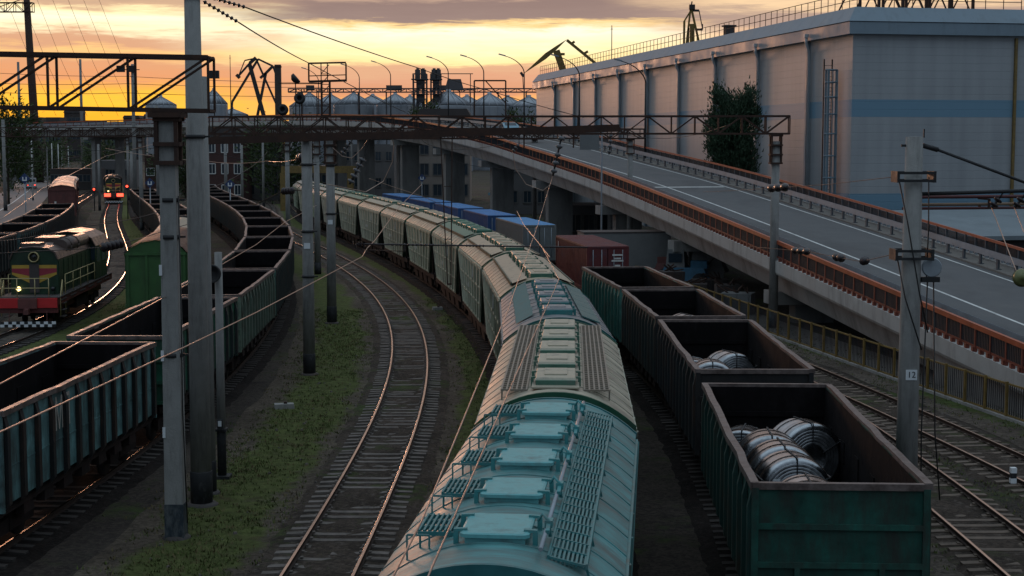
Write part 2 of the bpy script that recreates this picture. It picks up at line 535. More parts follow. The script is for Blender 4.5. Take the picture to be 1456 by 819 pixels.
M["rubber"] = pmat("tyre_rubber", (.015, .015, .016), .85, var=.2)
M["lamp_on"] = pmat("lit_headlamp", (.9, .8, .5), .3, emit=((1, .72, .28), 3.0))
M["lamp_white"] = pmat("lit_white_headlamp", (.9, .9, .9), .3, emit=((1, .93, .85), 8.0))
M["red_glow"] = pmat("red_lamp_and_beam_glow", (.8, .05, .03), .3, emit=((1, .06, .03), 3.5))  # real red lamps, and the glow put on the distant locomotive's beam
M["lens"] = pmat("dark_lens", (.02, .022, .025), .12, var=.1)
M["sign_blue"] = pmat("sign_blue", (.02, .045, .13), .5, var=.15)
M["sign_white"] = pmat("sign_white", (.70, .72, .74), .5, var=.05)
M["loco_green"] = pmat("locomotive_green", (.009, .036, .015), .42, var=.3, scale=2, dirt=(.02, .02, .017), dirt_amt=.6, dirt_scale=(1, 1, .4))
M["loco_roof"] = pmat("locomotive_roof", (.10, .07, .06), .36, var=.25, scale=2, metal=.3, dirt=(.05, .035, .03), dirt_amt=.4)
M["loco_red"] = pmat("locomotive_frame_red", (.10, .018, .016), .55, var=.25, scale=3, dirt=(.05, .03, .025), dirt_amt=.4)
M["loco_yellow"] = pmat("locomotive_yellow", (.45, .28, .04), .5, var=.15)
M["loco_stripe"] = pmat("locomotive_red_stripe", (.30, .03, .05), .5, var=.15)
M["cream_rail"] = pmat("pale_yellow_handrail", (.42, .34, .16), .5, var=.2)
M["box_green"] = pmat("boxcar_green", (.034, .105, .027), .55, var=.22, scale=1.2, dirt=(.03, .045, .02), dirt_amt=.45, dirt_scale=(1.3, 1.3, .3))
M["rust_roof"] = pmat("rusty_roof", (.11, .045, .032), .6, var=.35, scale=1.5, dirt=(.18, .085, .035), dirt_amt=.4, dirt_scale=(.8, .5, 1))
M["green_roof"] = pmat("faded_green_roof", (.14, .165, .13), .6, var=.2, scale=1.5)
M["box_red"] = pmat("wagon_brown_red", (.13, .04, .035), .6, var=.25, scale=1.5, dirt=(.06, .03, .025), dirt_amt=.4, dirt_scale=(1.3, 1.3, .4))
M["pink_roof"] = pmat("faded_wagon_roof", (.40, .20, .15), .45, var=.2, scale=1.2, objcol=True)
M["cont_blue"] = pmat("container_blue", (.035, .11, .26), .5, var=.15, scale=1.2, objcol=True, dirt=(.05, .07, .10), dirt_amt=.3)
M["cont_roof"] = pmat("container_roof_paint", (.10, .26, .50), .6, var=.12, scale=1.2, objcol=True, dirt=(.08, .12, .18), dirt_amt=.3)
M["leaf"] = pmat("evergreen_needles", (.035, .065, .035), .7, var=.45, scale=1.2, spec=.3)
M["leaf2"] = pmat("broad_leaves", (.05, .075, .025), .7, var=.45, scale=.6, spec=.3)
M["bark"] = pmat("bark", (.06, .045, .035), .9, var=.3, scale=5)
M["panel_grey"] = pmat("grey_sheet_panel", (.15, .155, .155), .6, var=.12, scale=2)
M["tarp"] = pmat("blue_tarpaulin", (.03, .12, .20), .5, var=.25, scale=3)
M["scrap"] = pmat("scrap_metal", (.05, .042, .04), .75, var=.5, scale=3, dirt=(.10, .05, .03), dirt_amt=.4)
M["pipe_red"] = pmat("pipe_red_oxide", (.10, .028, .028), .6, var=.2)
M["pipe_tan"] = pmat("pipe_tan", (.26, .17, .11), .6, var=.2)
M["roof_low"] = pmat("low_roof_sheet", (.17, .20, .22), .6, var=.12, scale=.5)

def wall_mat():
    """Painted sheet wall of the warehouse: pale panels, horizontal sheet joints, two blue painted stripes, faint rain streaks."""
    mt = bpy.data.materials.new("warehouse_sheet")
    mt.use_nodes = True
    N, L = mt.node_tree.nodes, mt.node_tree.links
    b = N["Principled BSDF"]
    tc = N.new("ShaderNodeTexCoord")
    sep = N.new("ShaderNodeSeparateXYZ")
    L.new(tc.outputs["Object"], sep.inputs[0])
    z = sep.outputs[2]
    def mth(op, a, b_):
        n = N.new("ShaderNodeMath")
        n.operation = op
        for i, x in enumerate((a, b_)):
            if isinstance(x, (int, float)):
                n.inputs[i].default_value = x
            else:
                L.new(x, n.inputs[i])
        return n.outputs[0]
    def band(lo, hi):
        return mth("MULTIPLY", mth("GREATER_THAN", z, lo), mth("LESS_THAN", z, hi))
    stripe = mth("ADD", band(11.95, 13.35), band(3.0, 5.75))
    mp = N.new("ShaderNodeMapping")
    mp.inputs["Scale"].default_value = (1.1, 1.1, .06)
    L.new(tc.outputs["Object"], mp.inputs[0])
    n = N.new("ShaderNodeTexNoise")
    n.inputs["Scale"].default_value, n.inputs["Detail"].default_value = 1.0, 6
    L.new(mp.outputs[0], n.inputs["Vector"])
    n2 = N.new("ShaderNodeTexNoise")
    n2.inputs["Scale"].default_value, n2.inputs["Detail"].default_value = .16, 5
    L.new(tc.outputs["Object"], n2.inputs["Vector"])
    av = mth("ADD", mth("MULTIPLY", n.outputs[0], .55), mth("MULTIPLY", n2.outputs[0], .45))
    r = N.new("ShaderNodeValToRGB")
    r.color_ramp.elements[0].position, r.color_ramp.elements[1].position = .36, .60
    r.color_ramp.elements[0].color, r.color_ramp.elements[1].color = (.29, .305, .32, 1), (.36, .375, .39, 1)
    L.new(av, r.inputs[0])
    mx = N.new("ShaderNodeMixRGB")
    L.new(mth("MULTIPLY", stripe, .92), mx.inputs[0])
    L.new(r.outputs[0], mx.inputs[1])
    mx.inputs[2].default_value = (.14, .27, .37, 1)
    joint = mth("LESS_THAN", mth("FRACT", mth("MULTIPLY", z, 1.6), 0), .10)
    mj = N.new("ShaderNodeMixRGB")
    mj.blend_type = "MULTIPLY"
    L.new(mth("MULTIPLY", joint, .035), mj.inputs[0])
    L.new(mx.outputs[0], mj.inputs[1])
    mj.inputs[2].default_value = (.3, .3, .3, 1)
    L.new(mj.outputs[0], b.inputs["Base Color"])
    b.inputs["Roughness"].default_value = .5
    bp = N.new("ShaderNodeBump")
    bp.inputs["Distance"].default_value = .008
    L.new(mth("SUBTRACT", 1.0, joint), bp.inputs["Height"])
    L.new(bp.outputs[0], b.inputs["Normal"])
    return mt
M["sheet"] = wall_mat()
M["fascia"] = pmat("fascia_blue_grey", (.20, .26, .31), .5, var=.1, scale=.3, dirt=(.14, .17, .19), dirt_amt=.35, dirt_scale=(.8, .8, .15), world_space=True)
M["pilaster"] = pmat("pilaster_blue_grey", (.17, .24, .29), .5, var=.1, scale=.5, world_space=True)
M["downpipe"] = pmat("pale_downpipe", (.42, .45, .47), .5, var=.08)

def ground_mat(name, a, b_, c, scale, grass=None, edge=None, grass_level=.5, gravel=True):
    """Soil: large patches of dirt colours, stones, and grass where 'grass' is given (mask: noise, and across a strip its uv)."""
    mt = bpy.data.materials.new(name)
    mt.use_nodes = True
    N, L = mt.node_tree.nodes, mt.node_tree.links
    bs = N["Principled BSDF"]
    bs.inputs["Roughness"].default_value = .95
    bs.inputs["Specular IOR Level"].default_value = .15
    tc = N.new("ShaderNodeTexCoord")
    P = tc.outputs["Object"]
    def noise(s, d=8, r=.62):
        n = N.new("ShaderNodeTexNoise")
        n.inputs["Scale"].default_value, n.inputs["Detail"].default_value, n.inputs["Roughness"].default_value = s, d, r
        L.new(P, n.inputs["Vector"])
        return n.outputs[0]
    def ramp(f, lo, hi, c0, c1):
        r = N.new("ShaderNodeValToRGB")
        r.color_ramp.elements[0].position, r.color_ramp.elements[1].position = lo, hi
        r.color_ramp.elements[0].color, r.color_ramp.elements[1].color = (*c0, 1), (*c1, 1)
        L.new(f, r.inputs[0])
        return r.outputs[0]
    def mix(f, x, y):
        n = N.new("ShaderNodeMixRGB")
        L.new(f, n.inputs[0])
        L.new(x, n.inputs[1])
        if isinstance(y, tuple):
            n.inputs[2].default_value = (*y, 1)
        else:
            L.new(y, n.inputs[2])
        return n.outputs[0]
    def mth(op, x, y):
        n = N.new("ShaderNodeMath")
        n.operation = op
        n.use_clamp = op == "MULTIPLY"
        for i, v in enumerate((x, y)):
            if isinstance(v, (int, float)):
                n.inputs[i].default_value = v
            else:
                L.new(v, n.inputs[i])
        return n.outputs[0]
    base = ramp(noise(scale), .35, .65, a, b_)
    base = mix(ramp(noise(scale * 9, 6), .55, .68, (0, 0, 0), (1, 1, 1)), base, c)
    h = noise(14, 6, .7)
    if gravel:
        v = N.new("ShaderNodeTexVoronoi")
        v.inputs["Scale"].default_value = 11.0
        L.new(P, v.inputs["Vector"])
        rv = N.new("ShaderNodeSeparateColor")
        L.new(v.outputs["Color"], rv.inputs[0])
        g = N.new("ShaderNodeMixRGB")
        g.blend_type = "MULTIPLY"
        g.inputs[0].default_value = .75
        L.new(base, g.inputs[1])
        L.new(ramp(rv.outputs[0], 0, 1, (.45, .43, .42), (1.25, 1.2, 1.15)), g.inputs[2])
        base = g.outputs[0]
        h = mth("ADD", h, mth("MULTIPLY", v.outputs["Distance"], -1.2))
    if grass is not None:
        gcol = ramp(noise(2.6, 8, .7), .35, .66, tuple(x * .55 for x in grass), tuple(x * 1.35 for x in grass))
        gcol = mix(ramp(noise(.9, 6), .55, .72, (0, 0, 0), (1, 1, 1)), gcol, (.085, .072, .035))
        mask = mth("ADD", mth("MULTIPLY", noise(.22, 9, .68), .75), mth("MULTIPLY", noise(1.7, 6, .7), .25))
        if edge:
            uv = N.new("ShaderNodeSeparateXYZ")
            L.new(tc.outputs["UV"], uv.inputs[0])
            e = N.new("ShaderNodeMapRange")
            e.interpolation_type = "SMOOTHSTEP"
            L.new(mth("ABSOLUTE", mth("SUBTRACT", uv.outputs[1], .5), 0), e.inputs[0])
            e.inputs[1].default_value, e.inputs[2].default_value = .5, .5 - edge
            e.inputs[3].default_value, e.inputs[4].default_value = -.22, .06
            mask = mth("ADD", mask, e.outputs[0])
        base = mix(ramp(mask, grass_level - .04, grass_level + .05, (0, 0, 0), (1, 1, 1)), base, gcol)
        h = mth("ADD", h, mth("MULTIPLY", noise(40, 3), 1.0))
    L.new(base, bs.inputs["Base Color"])
    bp = N.new("ShaderNodeBump")
    bp.inputs["Distance"].default_value = .06
    bp.inputs["Strength"].default_value = .9
    L.new(h, bp.inputs["Height"])
    L.new(bp.outputs[0], bs.inputs["Normal"])
    return mt
M["ground"] = ground_mat("yard_earth", (.050, .042, .037), (.092, .078, .067), (.04, .035, .032), .12, grass=(.056, .078, .026), grass_level=.56)
M["verge"] = ground_mat("grassy_verge", (.085, .068, .054), (.150, .124, .098), (.07, .058, .048), .2, grass=(.095, .112, .036), edge=.42, grass_level=.43)
M["verge_thin"] = ground_mat("thin_verge", (.085, .071, .060), (.15, .128, .108), (.07, .06, .052), .2, grass=(.070, .100, .030), edge=.45, grass_level=.49)
M["ballast"] = ground_mat("dirty_ballast", (.048, .038, .031), (.092, .072, .060), (.12, .10, .088), .5, grass=(.06, .085, .026), grass_level=.57)
M["ballast_dark"] = ground_mat("oily_ballast_and_shade", (.010, .008, .0075), (.024, .0195, .0175), (.04, .034, .031), .5)  # oily stones, darkened further to deepen the shade under the trains

# ---------------------------------------------------------------- paths
class Path:
    """A smooth curve over the ground: x as a polynomial of y, run on straight past both ends."""
    def __init__(self, pts, deg, y0, y1):
        n = deg + 1
        sc = 100.0
        A = [[0.0] * n for _ in range(n)]
        B = [0.0] * n
        for x, y in pts:
            for i in range(n):
                B[i] += x * (y / sc) ** i
                for j in range(n):
                    A[i][j] += (y / sc) ** (i + j)
        for i in range(n):
            p = max(range(i, n), key=lambda r: abs(A[r][i]))
            A[i], A[p], B[i], B[p] = A[p], A[i], B[p], B[i]
            for r in range(i + 1, n):
                k = A[r][i] / A[i][i]
                for cc in range(i, n):
                    A[r][cc] -= k * A[i][cc]
                B[r] -= k * B[i]
        co = [0.0] * n
        for i in range(n - 1, -1, -1):
            co[i] = (B[i] - sum(A[i][j] * co[j] for j in range(i + 1, n))) / A[i][i]
        lo, hi = min(p[1] for p in pts), max(p[1] for p in pts)
        fx = lambda y: sum(cf * (y / sc) ** i for i, cf in enumerate(co))
        dx = lambda y: sum(i * cf * (y / sc) ** (i - 1) / sc for i, cf in enumerate(co) if i)
        def x_of(y):
            if y < lo:
                return fx(lo) + dx(lo) * (y - lo)
            if y > hi:
                return fx(hi) + dx(hi) * (y - hi)
            return fx(y)
        self.fill([(x_of(y0 + k), y0 + k) for k in range(int(y1 - y0) + 1)])

    def fill(self, p):
        self.p = p
        self.s = [0.0]
        for a, b in zip(p, p[1:]):
            self.s.append(self.s[-1] + math.hypot(b[0] - a[0], b[1] - a[1]))
        return self

    def at(self, s):
        S, p = self.s, self.p
        import bisect
        i = min(max(bisect.bisect_right(S, s) - 1, 0), len(p) - 2)
        t = (s - S[i]) / (S[i + 1] - S[i])
        return (p[i][0] + (p[i + 1][0] - p[i][0]) * t, p[i][1] + (p[i + 1][1] - p[i][1]) * t)

    def ang(self, s):
        a, b = self.at(s - 1.0), self.at(s + 1.0)
        return -math.atan2(b[0] - a[0], b[1] - a[1])

    def s_of_y(self, y):
        p = self.p
        for i in range(len(p) - 1):
            if p[i][1] <= y <= p[i + 1][1]:
                return self.s[i] + (y - p[i][1]) / (p[i + 1][1] - p[i][1]) * (self.s[i + 1] - self.s[i])
        return self.s[-1] if y > p[-1][1] else 0.0

    def x_at(self, y):
        return self.at(self.s_of_y(y))[0]

    def off(self, s, d, z=0.0):
        x, y = self.at(s)
        a = self.ang(s)
        return Vector((x + d * math.cos(a), y + d * math.sin(a), z))

    def span(self, s0, s1, step):
        n = max(2, int((s1 - s0) / step) + 1)
        return [s0 + (s1 - s0) * k / (n - 1) for k in range(n)]

class Poly3(Path):
    """A path through given plan points with a height at each, smoothed."""
    def __init__(self, pts):
        P = [Vector(p) for p in pts]
        q = []
        for i in range(len(P) - 1):
            p0, p1, p2, p3 = P[max(i - 1, 0)], P[i], P[i + 1], P[min(i + 2, len(P) - 1)]
            for k in range(12):
                t = k / 12
                q.append(.5 * ((2 * p1) + (p2 - p0) * t + (2 * p0 - 5 * p1 + 4 * p2 - p3) * t * t + (3 * p1 - p0 - 3 * p2 + p3) * t ** 3))
        q.append(P[-1])
        self.zs = [v.z for v in q]
        self.fill([(v.x, v.y) for v in q])
    def z(self, s):
        import bisect
        i = min(max(bisect.bisect_right(self.s, s) - 1, 0), len(self.p) - 2)
        t = (s - self.s[i]) / (self.s[i + 1] - self.s[i])
        return self.zs[i] + (self.zs[i + 1] - self.zs[i]) * t

def strip(name, path, d0, d1, z, mat, s0, s1, step=1.5, zf=None, parent=None, wob=0.0):
    v, f, uvs = [], [], []
    ss = path.span(s0, s1, step)
    for s in ss:
        e0, e1 = (random.uniform(-wob, wob), random.uniform(-wob, wob)) if wob else (0, 0)
        zz = z if zf is None else zf(s) + z
        v += [tuple(path.off(s, d0 + e0, zz)), tuple(path.off(s, d1 + e1, zz))]
    for i in range(len(ss) - 1):
        f.append((2 * i, 2 * i + 1, 2 * i + 3, 2 * i + 2))
        uvs += [(ss[i], 0), (ss[i], 1), (ss[i + 1], 1), (ss[i + 1], 0)]
    me = bpy.data.meshes.new(name)
    me.from_pydata(v, [], f)
    uv = me.uv_layers.new(name="UVMap")
    for i, c in enumerate(uvs):
        uv.data[i].uv = c
    me.materials.append(mat)
    me.update()
    o = bpy.data.objects.new(name, me)
    C.objects.link(o)
    if parent is not None:
        o.parent = parent
    return o

def sweep(mb, path, s0, s1, step, prof, zf=None, m=0, closed=True, m_of=None):
    """Push a cross-section (offset, height) along a path."""
    ss = path.span(s0, s1, step)
    n = len(prof)
    o = len(mb.v)
    for s in ss:
        zz = 0.0 if zf is None else zf(s)
        for d, h in prof:
            mb.v.append(tuple(path.off(s, d, zz + h)))
    for i in range(len(ss) - 1):
        for k in range(n if closed else n - 1):
            a, b = o + i * n + k, o + i * n + (k + 1) % n
            mb.f.append([a, b, b + n, a + n])
            mb.m.append(m if m_of is None else m_of(k))
            mb.s.append(False)
    if closed:
        mb.f.append([o + k for k in range(n)])
        mb.f.append([o + (len(ss) - 1) * n + k for k in range(n)])
        mb.m += [m, m]
        mb.s += [False, False]
    return mb

# ---------------------------------------------------------------- the lines of the yard
RAIL = 0.25           # height of the rail head over the ground
def centre_of(px, z, d):
    out = []
    for x, y in px:
        p = at_z(x, y, z)
        out.append((p.x + d, p.y))
    return out
hop_px = [(557, 819), (613, 712), (668, 606), (703, 482), (708.7, 422.6), (686.7, 382), (659, 347), (619, 331.7), (578.5, 315.5), (543, 302.7), (509, 292), (480, 285), (431, 268), (415, 264)]
P_HOP = Path(centre_of(hop_px, RAIL + 4.0, 1.6), 4, 5, 300)
cen_px = [(394, 819), (499, 660), (509, 640), (555, 485), (547, 449), (532.5, 421), (510.5, 397.6), (478.5, 377.5), (421, 346)]
cen_px2 = [(501.3, 819), (583, 640), (602.6, 480), (605.8, 493), (589, 447), (563.7, 414), (532.5, 389), (503, 373), (477.6, 361), (454, 348), (421, 331.7), (372, 286)]
P_CEN = Path(centre_of(cen_px, RAIL, .8) + centre_of(cen_px2, RAIL, -.82), 5, 5, 300)
gon_px = [(0, 592), (217, 486), (340, 421), (392, 384), (421, 337.6), (416, 331), (387, 303), (355, 285), (306, 264)]
P_GON = Path(centre_of(gon_px, RAIL + 3.48, -1.6), 4, 8, 300)
P_RGT = Path([(5.55, 20), (5.8, 26.8), (6.35, 37.8), (6.65, 46), (6.75, 53), (6.0, 63.4), (5.1, 75), (3.4, 87), (.8, 105)], 4, 5, 180)
P_LOC = Path([(-24.9, 70), (-25.1, 80), (-25.9, 92), (-27.0, 99.6), (-29.8, 115), (-38.8, 150), (-59.8, 230), (-67, 258)], 4, 30, 330)
P_BOX = Path([(-16.9, 60), (-17.6, 72), (-18.5, 80), (-20.7, 95), (-28.4, 130), (-42.3, 180), (-53.5, 221)], 4, 40, 300)
P_FAR = Path([(-33.5, 88), (-35.4, 106), (-36.4, 115), (-42.8, 141), (-50, 170), (-52.4, 178), (-62, 214), (-71.5, 250)], 3, 60, 330)
P_R1 = Path([(11.75, 22), (11.75, 34), (11.8, 41), (11.75, 47), (11.45, 52), (11.1, 60), (9.6, 76), (7.2, 92), (3.5, 112)], 4, 5, 170)
P_R2 = Path([(16.0, 34), (15.2, 44), (14.5, 50), (13.5, 57.5), (12.5, 63.6), (11.4, 71), (8.2, 90)], 3, 5, 150)

# ---------------------------------------------------------------- ground
def sheet(name, x0, y0, x1, y1, z, mat, n=1):
    mb = MB()
    for i in range(n):
        for j in range(n):
            a, b = x0 + (x1 - x0) * i / n, x0 + (x1 - x0) * (i + 1) / n
            c, d = y0 + (y1 - y0) * j / n, y0 + (y1 - y0) * (j + 1) / n
            mb.add([(a, c, z), (b, c, z), (b, d, z), (a, d, z)], [(0, 1, 2, 3)])
    return mb.build(name, mat)
tag(sheet("ground", -6000, -300, 6000, 7500, 0.0, M["ground"]), kind="structure")
# grassy verges between the tracks
tag(strip("ground_verge", P_CEN, -5.6, -1.2, .012, M["verge"], P_CEN.s_of_y(14), P_CEN.s_of_y(250), wob=.12), kind="structure")
tag(strip("ground_verge", P_CEN, 1.5, 4.6, .012, M["verge"], P_CEN.s_of_y(14), P_CEN.s_of_y(250), wob=.12), kind="structure")
tag(strip("ground_verge", P_LOC, -3.0, 7.0, .012, M["verge"], P_LOC.s_of_y(70), P_LOC.s_of_y(300), wob=.15), kind="structure")
tag(strip("ground_verge", P_R2, 1.8, 5.0, .012, M["verge_thin"], P_R2.s_of_y(24), P_R2.s_of_y(120), wob=.12), kind="structure")
tag(strip("ground_verge", P_R1, -4.2, -1.5, .010, M["verge_thin"], P_R1.s_of_y(12), P_R1.s_of_y(90), wob=.1), kind="structure")

# ---------------------------------------------------------------- railway tracks
def mesh_only(mb, name, mat):
    o = mb.build(name, mat)
    me = o.data
    bpy.data.objects.remove(o)
    return me
def sleeper_mesh(mat):
    mb = MB()
    mb.prism([(-1.36, 0), (1.36, 0), (1.36, .095), (.9, .115), (.5, .078), (-.5, .078), (-.9, .115), (-1.36, .095)], -.115, .115)
    for x in (-.80, .80):
        for d in (-.11, .11):
            mb.box((x + d, 0, .125), (.07, .13, .03))
    o = mb.build("sleeper", mat)
    me = o.data
    bpy.data.objects.remove(o)
    return me
SL_C, SL_W, SL_D = sleeper_mesh(M["sleeper_c"]), sleeper_mesh(M["sleeper_w"]), sleeper_mesh(M["sleeper_d"])

def track(label, path, y0, y1, own0, n_own, sl_me, ballast, half=1.9, pitch=.58, step=1.2):
    s0, s1 = path.s_of_y(y0), path.s_of_y(y1)
    bb = MB()
    rows, cols_ = path.span(s0, s1, .45 if y0 < 40 else 1.2), 11
    for s in rows:
        for j in range(cols_):
            u = -1 + 2 * j / (cols_ - 1)
            hgt = .062 * (1 - abs(u) ** 5) + (random.uniform(-.022, .022) if 0 < j < cols_ - 1 else -.04)
            bb.v.append(tuple(path.off(s, u * half + random.uniform(-.05, .05), .012 + hgt)))
    for i in range(len(rows) - 1):
        for j in range(cols_ - 1):
            bb.f.append([i * cols_ + j, i * cols_ + j + 1, (i + 1) * cols_ + j + 1, (i + 1) * cols_ + j])
            bb.m.append(0)
            bb.s.append(True)
    tag(bb.build("ground_ballast", ballast), kind="structure")
    t = thing("railway_track", label, "railway track", (0, 0, 0))
    for d in (-.795, .795):
        mb = MB()
        prof = [(d - .07, .105), (d + .07, .105), (d + .07, .12), (d + .012, .135), (d + .012, .20), (d + .036, .212), (d + .036, .245), (d + .026, RAIL), (d - .026, RAIL), (d - .036, .245), (d - .036, .212), (d - .012, .20), (d - .012, .135), (d - .07, .12)]
        sweep(mb, path, s0, s1, step, prof, m_of=lambda k: 1 if k in (6, 7, 8) else 0)
        mb.build("rail", [M["rail_side"], M["rail_top"]], t)
    s = path.s_of_y(own0)
    for k in range(n_own):
        o = bpy.data.objects.new("sleeper", sl_me)
        C.objects.link(o)
        o.parent = t
        p = path.off(s, random.uniform(-.04, .04), .004 + random.uniform(-.028, .012))
        o.location = p
        o.rotation_euler = (0, 0, path.ang(s) + random.uniform(-.012, .012))
        s += pitch
    rest = MB()
    vs_ = [tuple(v.co) for v in sl_me.vertices]
    fs = [tuple(p.vertices) for p in sl_me.polygons]
    for a, b in ((s0, path.s_of_y(own0) - .3), (s, s1)):
        q = a
        while q < b:
            p = path.off(q, random.uniform(-.04, .04), .004 + random.uniform(-.028, .012))
            rest.add(vs_, fs, 0, False, Matrix.Translation(p) @ Matrix.Rotation(path.ang(q), 4, "Z"))
            q += pitch
    if rest.v:
        o = rest.build("sleepers", sl_me.materials[0], t)
        o["kind"] = "stuff"
    return t
track("empty curved track with shining rails in the middle, beside the hopper train", P_CEN, 12, 270, 30.5, 100, SL_C, M["ballast"])
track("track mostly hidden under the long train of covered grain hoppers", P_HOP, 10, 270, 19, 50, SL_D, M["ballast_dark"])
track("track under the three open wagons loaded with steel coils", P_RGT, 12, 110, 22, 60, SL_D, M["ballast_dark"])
track("track with polished rails close along the right side of the coil wagons", P_R1, 12, 110, 29, 60, SL_W, M["ballast"], 1.7)
track("outermost rusty brown track, next to the yellow railing below the ramp", P_R2, 12, 105, 40, 60, SL_W, M["ballast"], 1.7)
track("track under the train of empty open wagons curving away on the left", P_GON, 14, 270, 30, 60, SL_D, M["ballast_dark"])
track("far left track glowing orange in the sunset, with two green locomotives on it", P_LOC, 60, 320, 72, 60, SL_D, M["verge_thin"], 1.2)
track("track under the green boxcar with the rusty roof", P_BOX, 55, 290, 62, 20, SL_D, M["ballast_dark"])
track("track under the brown boxcars beside the street at far left", P_FAR, 70, 320, 76, 20, SL_D, M["ballast_dark"])

# grass tufts standing out of the verges
def tufts(name, spots, mat):
    mb = MB()
    for x, y in spots:
        n = random.randint(3, 6)
        for _ in range(n):
            a = random.uniform(0, 6.28)
            h, w = random.uniform(.03, .12), random.uniform(.010, .024)
            bx, by = x + random.uniform(-.1, .1), y + random.uniform(-.1, .1)
            tx, ty = bx + math.cos(a) * h * .6, by + math.sin(a) * h * .6
            c, s = math.cos(a + 1.57) * w, math.sin(a + 1.57) * w
            mb.add([(bx - c, by - s, .01), (bx + c, by + s, .01), (tx, ty, h)], [(0, 1, 2)])
    o = mb.build(name, mat)
    o["kind"] = "stuff"
    return o
M["grass"] = pmat("grass_blades", (.075, .095, .028), .85, var=.4, scale=.8, spec=.2, world_space=True)
M["dry_grass"] = pmat("dry_grass_blades", (.13, .105, .05), .9, var=.3, scale=.8, spec=.2, world_space=True)
sp, sp2 = [], []
def clumps(path, d0, d1, y0, y1, n):
    for _ in range(n):
        s, d = path.s_of_y(random.uniform(y0, y1)), random.uniform(d0, d1)
        for _ in range(random.randint(4, 22)):
            p = path.off(max(1, s + random.gauss(0, .8)), d + random.gauss(0, .45))
            (sp if random.random() < .68 else sp2).append((p.x, p.y))
clumps(P_CEN, -5.0, -2.0, 27, 90, 420)
clumps(P_CEN, 2.1, 4.2, 28, 95, 230)
clumps(P_CEN, -.6, .6, 31, 50, 26)
clumps(P_R2, 2.0, 4.8, 38, 90, 90)
clumps(P_R2, -.5, .5, 38, 60, 22)
clumps(P_R1, -3.6, -1.6, 22, 50, 50)
clumps(P_R1, 1.1, 2.2, 30, 56, 36)
clumps(P_LOC, 1.5, 6.5, 80, 170, 120)
tufts("grass", sp, M["grass"])
tufts("grass", sp2, M["dry_grass"])
# loose stones and small litter on the verges
st = MB()
for _ in range(420):
    pth, d0, d1, y0, y1 = random.choice([(P_CEN, -4.8, -1.5, 26, 90), (P_CEN, 1.5, 4.2, 28, 90), (P_R2, 1.2, 4.8, 36, 80), (P_CEN, -1.6, 1.6, 28, 60)])
    p = pth.off(pth.s_of_y(random.uniform(y0, y1)), random.uniform(d0, d1))
    r = random.uniform(.03, .09)
    st.box((p.x, p.y, r * .4), (r * random.uniform(.8, 1.6), r, r * .8), 0, Matrix.Translation(p) @ Matrix.Rotation(random.uniform(0, 3), 4, "Z") @ Matrix.Translation(-p), .6)
tag(st.build("gravel", M["sleeper_c"]), kind="stuff")

# ---------------------------------------------------------------- the street at far left
street = Poly3([(-49, 120, .02), (-54.5, 150, .02), (-66, 200, .02), (-87, 280, .02), (-116, 380, .02), (-160, 500, .02)])
tag(strip("road", street, -7.5, 2.0, .02, M["road_left"], 0, street.s[-1], 4), kind="structure")
tag(strip("road_marking", street, -2.9, -2.7, .026, M["line"], 0, street.s[-1], 4), kind="structure")

# ---------------------------------------------------------------- the ramp and overpass
RAMP = Poly3([(24.5, 14, -.9), (22.0, 30, -.05), (18.3, 53, 1.35), (13.7, 83, 3.55), (10.4, 104, 5.05), (6.6, 125, 6.6), (1.7, 146, 8.15), (-3.9, 167, 9.8), (-13.0, 198, 11.6), (-24.5, 229, 12.9), (-44, 268, 13.5), (-72, 303, 13.4), (-112, 332, 13.0), (-170, 352, 12.6), (-260, 366, 12.2)])
RW = 12.0
rz = RAMP.z
s_end = RAMP.s[-1]
s_near = RAMP.s_of_y(24)
ov = thing("overpass", "long concrete road ramp climbing over the yard and curving away to the left", "overpass", (RAMP.p[0][0], RAMP.p[0][1], 0))
ov.location = (0, 0, 0)
deck = MB()
sweep(deck, RAMP, s_near, s_end, 3, [(-.05, .20), (-.05, -.42), (.02, -.55), (.55, -.62), (.9, -1.75), (3.2, -1.8), (3.4, -.7), (8.6, -.7), (8.8, -1.8), (11.1, -1.75), (11.45, -.62), (12.05, -.55), (12.05, .20), (11.75, .20), (11.75, -.02), (.25, -.02), (.25, .20)], rz, m_of=lambda k: 1 if k in (0, 1, 16) else 0)
deck.build("deck", [M["bridge_concrete"], M["slab_edge"]], ov)
# abutment wall that carries the near end of the ramp
ab = MB()
s_ab = RAMP.s_of_y(62)
ss = RAMP.span(s_near, s_ab, 3)
for d0, d1 in ((.35, .75), (11.2, 11.6)):
    for a, b in zip(ss, ss[1:]):
        v = []
        for s in (a, b):
            for d in (d0, d1):
                v += [tuple(RAMP.off(s, d, -1.0)), tuple(RAMP.off(s, d, rz(s) - .57))]
        ab.add(v, [(0, 1, 5, 4), (2, 6, 7, 3), (0, 2, 3, 1), (4, 5, 7, 6), (1, 3, 7, 5)])
p = [RAMP.off(s_ab, d, 0) for d in (.35, 11.6)]
ab.add([(p[0].x, p[0].y, -1), (p[1].x, p[1].y, -1), (p[1].x, p[1].y, rz(s_ab) - 1.9), (p[0].x, p[0].y, rz(s_ab) - 1.9)], [(0, 1, 2, 3)])
ab.build("abutment", M["bridge_concrete"], ov)
tag(strip("road_surface", RAMP, 1.75, 10.6, .015, M["asphalt"], s_near, s_end, 2, rz), kind="structure")
tag(strip("footway", RAMP, .25, 1.75, .10, M["walk"], s_near, s_end, 2, rz), kind="structure")
tag(strip("footway", RAMP, 10.6, 11.75, .10, M["walk"], s_near, s_end, 2, rz), kind="structure")
for d in (1.72, 10.56):
    kb = MB()
    sweep(kb, RAMP, s_near, s_end, 2, [(d, -.01), (d + .07, -.01), (d + .07, .112), (d, .112)], rz)
    tag(kb.build("kerb", M["walk"]), kind="structure")
